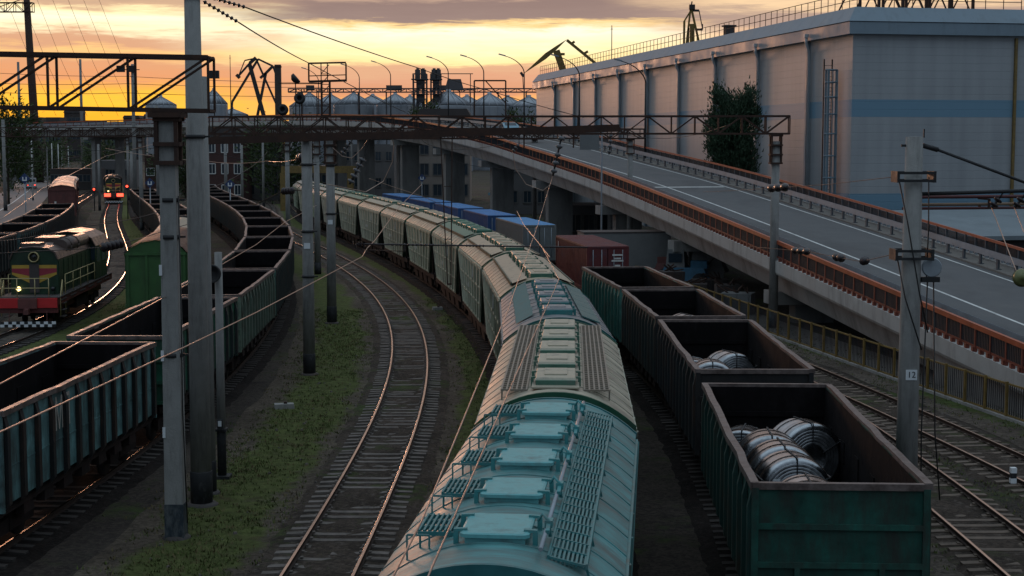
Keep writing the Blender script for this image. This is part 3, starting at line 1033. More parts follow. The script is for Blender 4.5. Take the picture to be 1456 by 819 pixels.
for d, w in ((2.55, .14), (5.0, .16), (9.95, .14)):
    tag(strip("road_marking", RAMP, d, d + w, .022, M["line"], s_near, s_end, 2, rz), kind="structure")
# stop bar painted across the left lane
sb = MB()
s_b = RAMP.s_of_y(121)
q = [RAMP.off(s_b, 2.8, rz(s_b) + .024), RAMP.off(s_b + .5, 2.8, rz(s_b + .5) + .024), RAMP.off(s_b + .5, 9.8, rz(s_b + .5) + .024), RAMP.off(s_b, 9.8, rz(s_b) + .024)]
sb.add([tuple(v) for v in q], [(0, 1, 2, 3)])
tag(sb.build("road_marking", M["line"]), kind="structure")
# piers with cap beams
for k, y in enumerate((83.5, 104, 125, 146, 167, 188, 209, 229)):
    s = RAMP.s_of_y(y)
    a = RAMP.ang(s)
    o = RAMP.off(s, 0, 0)
    T = Matrix.Translation(o) @ Matrix.Rotation(a, 4, "Z")
    pr = MB()
    zc = rz(s) - 1.82
    pr.box((2.9, 0, zc / 2 - .35), (2.4 if y > 130 else 2.2, 1.0, zc - .7), 0, T)
    pier = pr.build("pier", M["pier_concrete"], ov)
    MB().box((9.1, 0, zc / 2 - .35), (2.4 if y > 130 else 2.2, 1.0, zc - .7), 0, T).build("pier", M["pier_concrete"], ov)
    cb = MB()
    cb.box((6, 0, zc - .36), (11.2, 1.5, .72), 0, T)
    cb.build("cap_beam", M["bridge_concrete"], ov)
for s in RAMP.span(RAMP.s_of_y(232) + 26, s_end - 20, 26):
    a = RAMP.ang(s)
    T = Matrix.Translation(RAMP.off(s, 0, 0)) @ Matrix.Rotation(a, 4, "Z")
    pr = MB()
    zc = rz(s) - 1.82
    pr.box((3, 0, zc / 2 - .35), (1.6, 1.1, zc - .7), 0, T)
    pr.box((9, 0, zc / 2 - .35), (1.6, 1.1, zc - .7), 0, T)
    pr.box((6, 0, zc - .36), (11.2, 1.5, .72), 0, T)
    pr.build("pier", M["pier_concrete"], ov)

def railing(label, d, side, tr=.07, post_m="red_dark", low_m="red_dark", bal=.05):
    r = thing("railing", label, "railing")
    t = MB()
    sweep(t, RAMP, s_near, s_end, 2, [(d - tr, 1.26 - 2.6 * tr), (d + tr, 1.26 - 2.6 * tr), (d + tr, 1.27), (d - tr, 1.27)], rz)
    t.build("top_rail", M["red_rail"], r)
    t = MB()
    sweep(t, RAMP, s_near, s_end, 2, [(d - .035, .36), (d + .035, .36), (d + .035, .45), (d - .035, .45)], rz)
    y = s_near + .3
    while y < RAMP.s_of_y(200):
        p0 = RAMP.off(y, d, rz(y))
        t.box((p0.x, p0.y, p0.z + .28), (.16, .22, .18))
        y += .62
    t.build("bottom_rail", M[low_m], r)
    inf = MB()
    y = s_near + .2
    while y < RAMP.s_of_y(232):
        p0 = RAMP.off(y, d, rz(y))
        inf.bar((p0.x, p0.y, p0.z + .44), (p0.x, p0.y, p0.z + 1.1), bal, bal + .02)
        y += .13
    inf.build("balusters", M["dark_mesh"], r)
    pm = MB()
    pm.box((0, 0, .63), (.10, .10, 1.06))
    me = mesh_only(pm, "post", M[post_m])
    rest = MB()
    s, n = s_near + .5, 0
    while s < s_end:
        p0 = RAMP.off(s, d, rz(s))
        if n < 100:
            o = bpy.data.objects.new("post", me)
            C.objects.link(o)
            o.parent = r
            o.location = p0
            o.rotation_euler = (0, 0, RAMP.ang(s))
        else:
            rest.box((p0.x, p0.y, p0.z + .6), (.12, .12, 1.1))
        n += 1
        s += 1.25 if n < 100 else 2.5
    rest.build("posts", M[post_m], r)["kind"] = "stuff"
    return r
railing("orange red railing with dark bars along the near edge of the ramp, above the yard", .08, -1)
railing("orange red railing along the far edge of the ramp, in front of the warehouse", 11.92, 1, .05, "post_dark", "galv", .035)

def barrier(label, d, post_mat, z_beam):
    r = thing("crash_barrier", label, "crash barrier")
    t = MB()
    for dd in (-.06, .06):
        sweep(t, RAMP, s_near, s_end, 2, [(d + dd - .03, z_beam - .16), (d + dd + .03, z_beam - .12), (d + dd + .015, z_beam), (d + dd + .03, z_beam + .12), (d + dd - .03, z_beam + .16)], rz)
    t.build("beam", M["galv"], r)
    pm = MB()
    pm.box((0, 0, .42), (.10, .20, .70))
    pm.box((0, 0, .10), (.26, .34, .06))
    me = mesh_only(pm, "post", post_mat)
    rest = MB()
    s, n = s_near + .5, 0
    while s < s_end:
        p0 = RAMP.off(s, d, rz(s))
        if n < 100:
            o = bpy.data.objects.new("post", me)
            C.objects.link(o)
            o.parent = r
            o.location = p0
            o.rotation_euler = (0, 0, RAMP.ang(s))
        else:
            rest.box((p0.x, p0.y, p0.z + .4), (.12, .2, .7))
        n += 1
        s += 2.0
    rest.build("posts", post_mat, r)["kind"] = "stuff"
barrier("grey steel crash barrier between the ramp roadway and the near railing", 1.45, M["galv"], .80)
barrier("grey steel crash barrier on dark posts along the far side of the ramp roadway", 10.9, M["post_dark"], .80)

# ---------------------------------------------------------------- yellow railing below the ramp
P_FEN = Path([(24.2, 24), (19.8, 40), (17.5, 52), (16.3, 61), (15.2, 70), (10.4, 97), (7.6, 112)], 2, 5, 130)
fen = thing("yard_fence", "low yellow railing with dark bars along the tracks below the ramp", "fence")
s0, s1 = P_FEN.s_of_y(22), P_FEN.s_of_y(112)
mb = MB()
for h in (1.28, .16):
    sweep(mb, P_FEN, s0, s1, 2, [(-.03, h - .03), (.03, h - .03), (.03, h + .03), (-.03, h + .03)])
mb.build("rail", M["yellow"], fen)
mb = MB()
s = s0
while s < s1:
    q = P_FEN.off(s, 0)
    mb.bar((q.x, q.y, .16), (q.x, q.y, 1.26), .028, .028)
    s += .15
mb.build("balusters", M["dark_mesh"], fen)
s = s0
pm = MB().box((0, 0, .68), (.09, .09, 1.36))
me = mesh_only(pm, "post", M["yellow"])
while s < s1:
    o = bpy.data.objects.new("post", me)
    C.objects.link(o)
    o.parent = fen
    o.location = P_FEN.off(s, -.045, 0)
    o.rotation_euler = (0, 0, P_FEN.ang(s))
    s += 1.55
mb = MB()
sweep(mb, P_FEN, s0, s1, 2, [(-.14, -.02), (.14, -.02), (.14, .12), (-.14, .12)])
tag(mb.build("kerb", M["bridge_concrete"]), kind="structure")
tag(strip("path", P_FEN, .3, 2.6, .03, M["walk"], s0, s1, 2), kind="structure")

# ---------------------------------------------------------------- the warehouse
WC = Vector((27.4, 124.5, 0))                   # its near corner
W_ANG = math.atan(.193)
wh = thing("warehouse", "huge pale warehouse with blue painted stripe, pilasters and blue grey fascia behind the ramp", "warehouse", WC, W_ANG)
# local: -y faces the camera (front), -x faces the ramp (side); side runs along +y
WL, WD, WT = 124.0, 15.4, 19.15
mb = MB()
mb.box((.15, WL / 2, WT / 2), (.3, WL, WT))
mb.box((WD / 2 + .15, .15, WT / 2), (WD - .3, .3, WT))
mb.box((WD - .15, WL / 2 + .15, WT / 2), (.3, WL - .3, WT))
mb.box((WD / 2, WL - .15, WT / 2), (WD - .6, .3, WT))
mb.build("wall", M["sheet"], wh)
mb = MB()
for pr_, z0_, z1_, in ((.55, 18.55, 19.5), ):
    mb.box((WD / 2, WL / 2, (z0_ + z1_) / 2), (WD + 2 * pr_, WL + 2 * pr_, z1_ - z0_))
mb.build("fascia", M["fascia"], wh)
mb = MB()
b0, b1 = .62, -.25
v = [(-b0, -b0, 19.56), (WD + b0, -b0, 19.56), (WD + b0, WL + b0, 19.56), (-b0, WL + b0, 19.56), (-b1, -b1, 20.75), (WD + b1, -b1, 20.75), (WD + b1, WL + b1, 20.75), (-b1, WL + b1, 20.75)]
mb.add(v, [(0, 1, 5, 4), (1, 2, 6, 5), (2, 3, 7, 6), (3, 0, 4, 7), (4, 5, 6, 7), (0, 3, 2, 1)])
mb.build("roof", M["fascia"], wh)
for k in range(10):
    y = 9.2 + 12.6 * k
    if y > WL - 2:
        break
    MB().box((-.16, y, 9.25), (.30, .36, 18.5)).build("pilaster", M["pilaster"], wh)
    mb = MB()
    yy = y - 1.1
    mb.tube([(-.75, yy, 19.0), (-.75, yy, 18.3), (-.28, yy + .5, 17.6), (-.28, yy + .5, .3)], .13, 8)
    mb.box((-.78, yy, 18.95), (.36, .36, .3))
    mb.build("downpipe", M["downpipe"], wh)
mb = MB()
mb.box((WD - 1.2, -.12, 9.2), (.22, .2, 18.4))
mb.build("downpipe", M["yellow"], wh)
lad = MB()
for x in (-1.15, -.45):
    lad.bar((x, 3.1, 4.0), (x, 3.1, 16.7), .10)
for i in range(41):
    z = 4.2 + i * .3
    lad.bar((-1.15, 3.1, z), (-.45, 3.1, z), .03)
lad.build("ladder", M["dark_steel"], wh)
cg = MB()
for z in (5.2, 7.0, 8.8, 10.6, 12.2, 13.6, 14.8, 15.8):
    cg.tube([(-.8 + .5 * math.cos(t), 3.1 - .72 + .45 * math.sin(t), z) for t in [k * math.pi / 6 for k in range(13)]], .06, 5)
for t in (-.5, .3, 1.0, 1.6, 2.2, 3.0, 3.8):
    cg.bar((-.8 + .5 * math.cos(t), 2.38 + .45 * math.sin(t), 4.6), (-.8 + .5 * math.cos(t), 2.38 + .45 * math.sin(t), 15.8), .10)
cg.build("ladder_cage", M["pilaster"], wh)
rr = MB()
pts = [(.5, WL - .5), (.5, .5), (WD - .5, .5)]
for (xa, ya), (xb, yb) in zip(pts, pts[1:]):
    n = int(math.hypot(xb - xa, yb - ya) / 1.5)
    for i in range(n + 1):
        x, y = xa + (xb - xa) * i / n, ya + (yb - ya) * i / n
        rr.bar((x, y, 20.7), (x, y, 22.0), .05)
    for z in (21.35, 22.0):
        rr.bar((xa, ya, z), (xb, yb, z), .05)
rr.build("roof_railing", M["rust_steel"], wh)
rv = MB()
rv.box((1.2, 34, 21.2), (.9, .9, 1.0))
rv.box((1.2, 34, 21.75), (1.2, 1.2, .14))
rv.build("roof_vent", M["roof_dk"], wh)
# the next building behind its right end
nb = thing("warehouse", "second pale warehouse cut by the right edge of the picture, behind the first one", "warehouse", WC + Vector((14.9, 6.5, 0)), W_ANG)
mb = MB()
mb.box((18, 20, 9.7), (34, 40, 19.4))
mb.build("wall", M["sheet"], nb)
MB().box((18, 20, 20.1), (35.2, 41.2, 1.3)).build("fascia", M["fascia"], nb)
# lattice gantry on the roof
gt = thing("roof_gantry", "dark steel lattice framework standing on top of the warehouse roof", "steel framework", WC + Matrix.Rotation(W_ANG, 3, "Z") @ Vector((2.2, 9, 20.75)), W_ANG)
mb = MB()
for j, yy in enumerate((0.0, 4.0)):
    x = 4.0
    while x < 13:
        mb.bar((x, yy, 0), (x, yy, 4.6), .22)
        if x < 11:
            mb.bar((x, yy, .1), (x + 1.1, yy, 2.3), .10)
            mb.bar((x + 1.1, yy, 2.3), (x + 2.2, yy, .1), .10)
            mb.bar((x, yy, 2.3), (x + 1.1, yy, 4.5), .10)
            mb.bar((x + 1.1, yy, 4.5), (x + 2.2, yy, 2.3), .10)
        x += 2.2
    mb.bar((3.4, yy, 2.3), (13, yy, 2.3), .14)
    mb.bar((3.4, yy, 4.55), (13, yy, 4.55), .2)
    mb.bar((1.6, yy, 0), (3.9, yy, 4.5), .12)
mb.build("lattice", M["rust_steel"], gt)

# low building and pipe rack between ramp and warehouse
lb = thing("low_shed", "low grey roofed shed tucked between the ramp and the warehouse", "shed", (38.5, 108, 0), W_ANG)
MB().box((0, 0, 1.7), (21, 9, 3.4)).build("wall", M["scrap"], lb)
mb = MB()
mb.add([(-11, -5.4, 3.42), (11, -5.4, 3.42), (11, 5.4, 4.7), (-11, 5.4, 4.7), (-11, -5.4, 3.7), (11, -5.4, 3.7), (11, 5.4, 4.98), (-11, 5.4, 4.98)],
       [(0, 3, 2, 1), (4, 5, 6, 7), (0, 1, 5, 4), (1, 2, 6, 5), (2, 3, 7, 6), (3, 0, 4, 7)])
mb.build("roof", M["roof_low"], lb)
pk = thing("pipe_rack", "rack of red and tan pipes running in front of the warehouse wall", "pipe rack", (33, 117, 0), W_ANG)
for y, z, m_, r in ((0, 5.75, "pipe_red", .14), (.5, 5.15, "pipe_tan", .13), (.9, 4.8, "pipe_red", .16), (0, 4.35, "pipe_tan", .10), (.6, 4.1, "dark_steel", .14)):
    MB().tube([(-3.0, y, z), (24, y, z)], r, 8).build("pipe", M[m_], pk)
mb = MB()
for x in (-2.5, 3.5, 9.5, 15.5, 21.5):
    mb.bar((x, -.3, 0), (x, -.3, 5.6), .16)
    mb.bar((x, 1.2, 0), (x, 1.2, 5.0), .16)
    for z in (3.9, 4.6, 5.55):
        mb.bar((x, -.4, z), (x, 1.4, z), .12)
mb.build("trestle", M["rust_steel"], pk)
# a tree by the warehouse
def tree(name, label, loc, h, crown_z, rx, ry, n, leaf, mat, shape, cat="tree", trunk_r=.16, seed=1, limbs=16, up=.6):
    rnd = random.Random(seed)
    t = thing(name, label, cat, loc)
    mb = MB()
    mb.tube([(0, 0, -.1), (.05, 0, h * .3), (-.05, .05, h * .6), (0, 0, h * .93)], [trunk_r, trunk_r * .8, trunk_r * .55, .03], 8)
    tips = []
    for i in range(limbs):
        z = crown_z + (h * .92 - crown_z) * (i + rnd.random() * .8) / limbs
        a = rnd.uniform(0, 6.28)
        fr = (z - crown_z) / (h - crown_z)
        R = shape(fr)
        e = Vector((math.cos(a) * rx * R * rnd.uniform(.7, 1.05), math.sin(a) * ry * R * rnd.uniform(.7, 1.05), z + up * rx * rnd.uniform(.5, 1.3)))
        mid = Vector((e.x * .5, e.y * .5, z + (e.z - z) * .3))
        mb.tube([(0, 0, z), mid, e], [trunk_r * .35, trunk_r * .2, .02], 5)
        tips += [(e, 1.0), (mid, .7)]
    mb.build("trunk", M["bark"], t)
    lf = MB()
    per = n // len(tips)
    for c, k in tips:
        sr = rx * .33 * rnd.uniform(.7, 1.25)
        for _ in range(per):
            d = Vector((rnd.gauss(0, 1), rnd.gauss(0, 1), rnd.gauss(0, 1.5))) * sr * .55
            q = c + d
            sz = leaf * rnd.uniform(.6, 1.4)
            ax = Vector((q.x * .25 + rnd.gauss(0, .4), q.y * .25 + rnd.gauss(0, .4), up + rnd.gauss(.3, .4))).normalized()
            sd_ = ax.cross(Vector((rnd.gauss(0, 1), rnd.gauss(0, 1), rnd.gauss(0, 1)))).normalized()
            lf.add([q - sd_ * sz * .22, q + sd_ * sz * .22, q + ax * sz + sd_ * sz * .05, q + ax * sz - sd_ * sz * .05], [(0, 1, 2, 3)])
    lf.build("crown", mat, t)
    return t
tree("evergreen_tree", "dense dark evergreen tree standing against the warehouse wall behind the ramp", (19.4, 135.5, 0), 13.9, 3.0, 1.75, 1.75, 46000, .26, M["leaf"],
     lambda f: (.55 + .6 * math.sin(min(1, f * 1.15) * 3.14 * .8)) * (1 if f < .85 else 1 - (f - .85) * 2.0), trunk_r=.2, seed=4, limbs=80, up=.75)

# ---------------------------------------------------------------- rolling stock (local: x across, y along, z over the rail head)
def add_bogie(root, y, detailed=True):
    mb = MB()
    for x in (-1.02, 1.02):
        mb.prism([(x - .07, .38), (x + .07, .38), (x + .07, .72), (x - .07, .72)], y - 1.25, y + 1.25)
        mb.box((x, y, .62), (.2, .8, .42))
    mb.box((0, y, .72), (2.2, .45, .3))
    b = mb.build("bogie", M["under"], root)
    for d in (-.92, .92):
        ws = MB()
        ws.tube([(-.85, y + d, .475), (.85, y + d, .475)], .08, 8)
        for x in (-.79, .79):
            R = Matrix.Translation((x, y + d, .475)) @ Matrix.Rotation(math.pi / 2, 4, "Y")
            ws.lathe([(.0, -.07), (.46, -.07), (.475, -.02), (.475, .06), (.0, .06)], 20, R)
        ws.build("wheelset", M["wheel"], b)
    return b

def coupler(root, y, sgn):
    mb = MB()
    mb.bar((0, y, .85), (0, y + sgn * .5, .85), .16, .2)
    mb.box((0, y + sgn * .52, .85), (.3, .28, .34))
    mb.tube([(.45, y, .8), (.5, y + sgn * .25, .45), (.4, y + sgn * .5, .55)], .035, 6)
    mb.build("coupler", M["under"], root)

HW, HE, HC = 1.57, 4.0, 4.66      # half width, eaves, crown of the hopper wagons
def roof_z(x):
    t = min(1, abs(x) / HW)
    return HE + (HC - HE) * (1 - t ** 2.2)

def hopper(label, style, colours):
    roofc, sidec, trimc, bandc = colours
    r = thing("hopper_wagon", label, "hopper wagon", group="train of covered grain hoppers")
    xs = [-HW + 2 * HW * k / 18 for k in range(19)]
    mb = MB()
    ys = [-6.6 + 13.2 * k / 12 for k in range(13)]
    v = [(x, y, roof_z(x)) for y in ys for x in xs]
    f = [(j * 19 + i, j * 19 + i + 1, (j + 1) * 19 + i + 1, (j + 1) * 19 + i) for j in range(12) for i in range(18)]
    mb.add(v, f, 0, True)
    for y in ys[1:-1]:                      # welded seams of the roof sheets
        mb.tube([(x, y, roof_z(x) + .002) for x in xs], .016, 4)
    mb.build("roof", M["teal"], r).color = (*roofc, 1)
    for sgn in (-1, 1):
        eb = MB()
        y0, y1 = sgn * 6.60, sgn * 6.68
        up = [(x * 1.012, roof_z(x) + .02) for x in xs]
        lo = [(x * 1.0, max(roof_z(x) - (.30 if style != "steps" else .16), HE - .18)) for x in xs[::-1]]
        eb.prism(up + lo, min(y0, y1), max(y0, y1))
        eb.build("end_band", M["band"], r).color = (*bandc, 1)
        ew = MB()
        ew.add([(-HW + .03, sgn * 6.58, HE), (HW - .03, sgn * 6.58, HE), (1.42, sgn * 4.7, 1.25), (-1.42, sgn * 4.7, 1.25)] + [(x * .985, sgn * 6.58, roof_z(x) - .03) for x in xs],
               [(0, 3, 2, 1), tuple([1, 0] + list(range(4, 23)))])
        for x in (-1.05, -.4, .4, 1.05):
            ew.bar((x, sgn * 6.55, 3.95 + .3), (x * .92, sgn * 4.72, 1.3), .12, .22)
        ew.build("end_wall", M["hside"], r).color = (*([c * .4 for c in bandc] if style != "steps" else (.03, .16, .17)), 1)  # darkened band colour paints the shade in the gaps between cars
    for sgn in (-1, 1):
        sw = MB()
        xa, xb = sgn * HW, sgn * 1.46
        sw.add([(xa, -6.58, HE), (xa, 6.58, HE), (xb, 4.75, 1.2), (xb, -4.75, 1.2)], [(0, 1, 2, 3)])
        for k in range(9):
            t = -1 + 2 * k / 8
            sw.bar((xa + sgn * .02, t * 6.45, HE - .12), (xb + sgn * .02, t * 4.66, 1.26), .09, .05)
        for z in (3.85, 2.9, 2.1, 1.3):
            u = (z - 1.2) / 2.8
            L_ = 4.75 + 1.8 * u
            x = xb + (xa - xb) * u + sgn * .022
            sw.bar((x, -L_, z), (x, L_, z), .05, .07 if z < 3.5 else .16)
        o = sw.build("side_wall", M["hside"], r)
        o.color = (*sidec, 1)
        pb = MB()
        pb.box((sgn * 1.565, -1.4, 3.35), (.02, .5, .55))
        pb.box((sgn * 1.52, 1.6, 2.45), (.02, .9, .2))
        pb.build("marking_panel", M["white_paint"], r)
    uf = MB()
    for x in (-1.3, 1.3):
        uf.box((x, 0, 1.05), (.16, 13.0, .3))
    for y in (-6.4, 6.4):
        uf.box((0, y, 1.05), (2.7, .3, .3))
        uf.box((0, y * .87, 1.22), (2.7, 1.2, .05))
    for k in range(4):
        y = -3.45 + 2.3 * k
        for x in (-.7, .7):
            uf.box((x, y, .75), (1.0, 1.6, .9), 0, None, 1.25)
    for sgn in (-1, 1):
        for y in (-6.0, 6.0):                 # end struts
            uf.bar((sgn * 1.35, y, 1.2), (sgn * 1.45, y * 1.08, 3.9), .09)
    uf.build("underframe", M["under"], r)
    for y in (-4.9, 4.9):
        add_bogie(r, y)
    coupler(r, 6.6, 1)
    coupler(r, -6.6, -1)
    # hatches
    n = 5
    for k in range(n):
        y = (-4.9 + 2.42 * k)
        h = MB()
        hw, hl = (.43, .60) if style in ("steps", "flaps") else (.42, .78)
        if style == "steps":
            h.box((0, y, HC - .02), (2 * hw * .86, 2 * hl * .92, .14))
            pts = []
            for cx, cy, a0 in ((hw - .1, hl - .1, 0), (-hw + .1, hl - .1, 90), (-hw + .1, -hl + .1, 180), (hw - .1, -hl + .1, 270)):
                for d in (0, 30, 60, 90):
                    pts.append((cx + .1 * math.cos(rad(a0 + d)), cy + .1 * math.sin(rad(a0 + d))))
            m_ = len(pts)
            h.add([(px, y + py, HC + .055) for px, py in pts] + [(px, y + py, HC + .10) for px, py in pts] + [(px * .93, y + py * .95, HC + .115) for px, py in pts],
                  [tuple(range(2 * m_, 3 * m_))] + [(i, (i + 1) % m_, (i + 1) % m_ + m_, i + m_) for i in range(m_)] + [(i + m_, (i + 1) % m_ + m_, (i + 1) % m_ + 2 * m_, i + 2 * m_) for i in range(m_)])
        else:
            h.box((0, y, HC + .03), (2 * hw * .9, 2 * hl * .9, .16))
            h.box((0, y, HC + .13), (2 * hw, 2 * hl, .06), 0, None, .93)
            h.box((0, y + .1, HC + .17), (2 * hw * .55, 2 * hl * .6, .03))
        hb = h.build("hatch", M["trim_paint"], r)
        hb.color = (*((.13, .40, .41) if style == "steps" else [c * 1.1 for c in roofc]), 1)
        for yy in (-.42, .42):
            for sg in (-1, 1):
                lt = MB()
                lt.bar((sg * (hw + .06), y + yy, HC - .06), (sg * (hw + .06), y + yy, HC + .11), .06, .07)
                lt.bar((sg * (hw + .085), y + yy, HC + .115), (sg * (hw - .08), y + yy, HC + .125), .075, .035)
                lt.build("hinge", M["trim_paint"], hb).color = (*trimc, 1)
        lt = MB()
        if style == "steps":
            for yy in (-.05,):
                lt.tube([(hw + .22, y + yy, HC - .03), (hw + .2, y + yy, HC + .17), (hw + .12, y + yy + .08, HC + .24), (hw + .06, y + yy + .05, HC + .15)], .022, 6)
            lt.box((hw + .2, y + .02, HC + .13), (.10, .2, .09))
            lt.bar((hw + .2, y - .3, HC + .08), (hw + .2, y - .05, HC + .12), .05)
        else:
            lt.box((0, y - hl - .04, HC + .05), (hw * 1.9, .10, .14))
        lt.build("latch", M["trim_paint"], hb).color = (*trimc, 1)
    if style == "steps":
        # walkway grating on the right
        g = MB()
        zt = roof_z(.86) + .09
        for i in range(9):
            x = .70 + .052 * i
            for k in range(22):
                y = -5.8 + .52 * k
                g.bar((x + (k % 2) * .012, y, zt - .02 - (x - .69) * .22), (x + (k % 2) * .012, y + .50, zt - .02 - (x - .69) * .22), .026, .05)
        for k in range(23):
            y = -5.8 + .52 * k
            g.bar((.69, y, zt), (1.13, y, zt - .10), .03, .03)
        for x in (.68, 1.14):
            g.bar((x, -5.82, zt - .01 - (x - .69) * .22), (x, 5.66, zt - .01 - (x - .69) * .22), .025, .07)
        for k in range(8):
            y = -5.7 + 1.6 * k
            g.bar((1.13, y, zt - .12), (1.16, y, roof_z(1.16)), .03)
            g.bar((.69, y, zt - .03), (.67, y, roof_z(.67)), .03)
        g.build("walkway", M["trim_paint"], r).color = (*[c * .75 for c in trimc], 1)
        pp = MB()
        pp.tube([(.60, -6.0, HC + .05), (.60, 5.9, HC + .05)], .028, 8)
        pp.build("rod", M["galv"], r)
        for k in range(5):
            y = -4.35 + 2.42 * k
            s = MB()
            z0 = roof_z(-.80) + .12
            for i in range(8):
                x = -1.02 + .066 * i
                s.bar((x, y - .5, z0 - .0), (x, y + .5, z0 - .0), .026, .05)
            for yy in (-.5, -.17, .17, .5):
                s.bar((-1.03, y + yy, z0 - .02), (-.55, y + yy, z0 - .02), .03, .05)
            for xx in (-1.01, -.58):
                for yy in (-.45, .45):
                    s.bar((xx, y + yy, z0), (xx, y + yy, roof_z(xx)), .025)
            for xx in (-1.12, -.84):
                s.bar((xx, y - .85, roof_z(xx)), (xx, y - .85, roof_z(-.98) + .24), .022)
            s.bar((-1.12, y - .85, roof_z(-.98) + .24), (-.84, y - .85, roof_z(-.98) + .24), .024)
            s.build("step_platform", M["trim_paint"], r).color = (*[c * .75 for c in trimc], 1)
    elif style == "grating":
        for c in (-.83, .83):
            g = MB()
            zt = roof_z(c) + .10
            for i in range(6):
                x = c - .25 + .1 * i
                g.bar((x, -5.9, zt), (x, 5.9, zt), .035, .04)
            for k in range(42):
                y = -5.85 + .285 * k
                g.bar((c - .27, y, zt + .004), (c + .27, y, zt + .004), .05, .035)
            for k in range(9):
                y = -5.7 + 1.42 * k
                for x in (c - .25, c + .25):
                    g.bar((x, y, zt), (x, y, roof_z(x)), .03)
            g.build("walkway", M["trim_paint"], r).color = (.24, .20, .155, 1)
        pn = MB()
        pn.box((0, 0, HC + .015), (.95, 12.2, .03))
        pn.build("hatch_bed", M["teal"], r).color = (*[c * .8 for c in roofc], 1)
    elif style == "flaps":
        g = MB()
        for k in range(6):
            y = -5.6 + 1.9 * k
            zt = roof_z(.9) + .06
            g.add([(.68, y, zt + .1), (1.2, y, zt - .1), (1.2, y + 1.86, zt - .1), (.68, y + 1.86, zt + .1), (.68, y, zt + .06), (1.2, y, zt - .14), (1.2, y + 1.86, zt - .14), (.68, y + 1.86, zt + .06)],
                  [(0, 1, 2, 3), (7, 6, 5, 4), (0, 4, 5, 1), (1, 5, 6, 2), (2, 6, 7, 3), (3, 7, 4, 0)])
        g.build("walkway", M["trim_paint"], r).color = (.02, .12, .12, 1)
        for k in range(5):
            y = -4.6 + 2.3 * k
            z0 = roof_z(-.95)
            MB().add([(-1.2, y - .5, roof_z(-1.2) + .04), (-.72, y - .5, roof_z(-.72) + .06), (-.72, y + .45, roof_z(-.72) + .22), (-1.2, y + .45, roof_z(-1.2) + .20)], [(0, 1, 2, 3)]).add(
                [(-1.2, y + .45, roof_z(-1.2) + .2), (-.72, y + .45, roof_z(-.72) + .22), (-.72, y + .5, roof_z(-.72)), (-1.2, y + .5, roof_z(-1.2))], [(0, 1, 2, 3)]).build("step_platform", M["trim_paint"], r).color = (.02, .13, .13, 1)
    else:
        for c in (-.84, .84):
            g = MB()
            za, zb = roof_z(abs(c) - .28) + .07, roof_z(abs(c) + .28) + .12
            sg = 1 if c > 0 else -1
            g.add([(sg * .56, -6.1, za), (sg * 1.12, -6.1, zb), (sg * 1.12, 6.1, zb), (sg * .56, 6.1, za)], [(0, 1, 2, 3)])
            g.build("walkway", M["trim_paint"], r).color = (*[q * .95 for q in roofc], 1)
            e = MB()
            e.bar((sg * 1.14, -6.1, zb - .02), (sg * 1.14, 6.1, zb - .02), .05, .12)
            e.build("walkway_edge", M["band"], r).color = (.02, .05, .035, 1)
    return r

# the ends of the cars measured along the line
near_y = [17.0, 29.3, 42.3, 54.6]
s_k = [P_HOP.s_of_y(y) for y in near_y]
far_pitch = 14.25
while len(s_k) < 15:
    s_k.append(s_k[-1] + far_pitch)
TEAL, DGREEN = (.05, .26, .27), (.012, .085, .045)
hop_labels = {
    0: "nearest teal hopper wagon with square hatches, slatted steps and a long roof grating",
    1: "second hopper wagon from the front, with two pale gratings beside its roof hatches",
    2: "third hopper wagon, grey roof with dark teal flap walkway and teal end band",
    3: "fourth hopper wagon from the front, its peach lit roof just behind the grey roofed one",
    4: "fifth hopper wagon from the front, narrow peach lit roof over a tall pale side",
    5: "sixth hopper wagon, greener roof than its neighbours, under the hanging bracket",
    6: "seventh hopper wagon, warm striped roof, just left of the hanging bracket",
    7: "eighth hopper wagon, beside the second blue container",
    8: "ninth hopper wagon, behind the bright end of the sunlit overhead wire",
    9: "tenth hopper wagon, first full car right of the two concrete poles",
    10: "eleventh hopper wagon, half hidden behind the right concrete pole",
    11: "twelfth hopper wagon, seen between the two concrete poles",
    12: "thirteenth hopper wagon, mostly behind the left concrete pole",
    13: "farthest hopper wagon with a green roof edge, left of the concrete poles",
}
protos = {}
PAL = [((.080, .245, .25), (.09, .22, .22), TEAL, (.02, .13, .14)), ((.40, .36, .27), (.35, .36, .28), (.06, .16, .11), DGREEN),  # the second car's tan roof has warm sunlight mixed into its colour
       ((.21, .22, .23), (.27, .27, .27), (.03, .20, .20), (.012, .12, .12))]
pan_cols = [(.46, .37, .26), (.47, .38, .26), (.28, .32, .24), (.47, .38, .26), (.40, .37, .27), (.40, .37, .27), (.42, .37, .26), (.27, .32, .25), (.3, .31, .26), (.31, .31, .25), (.33, .31, .26)]
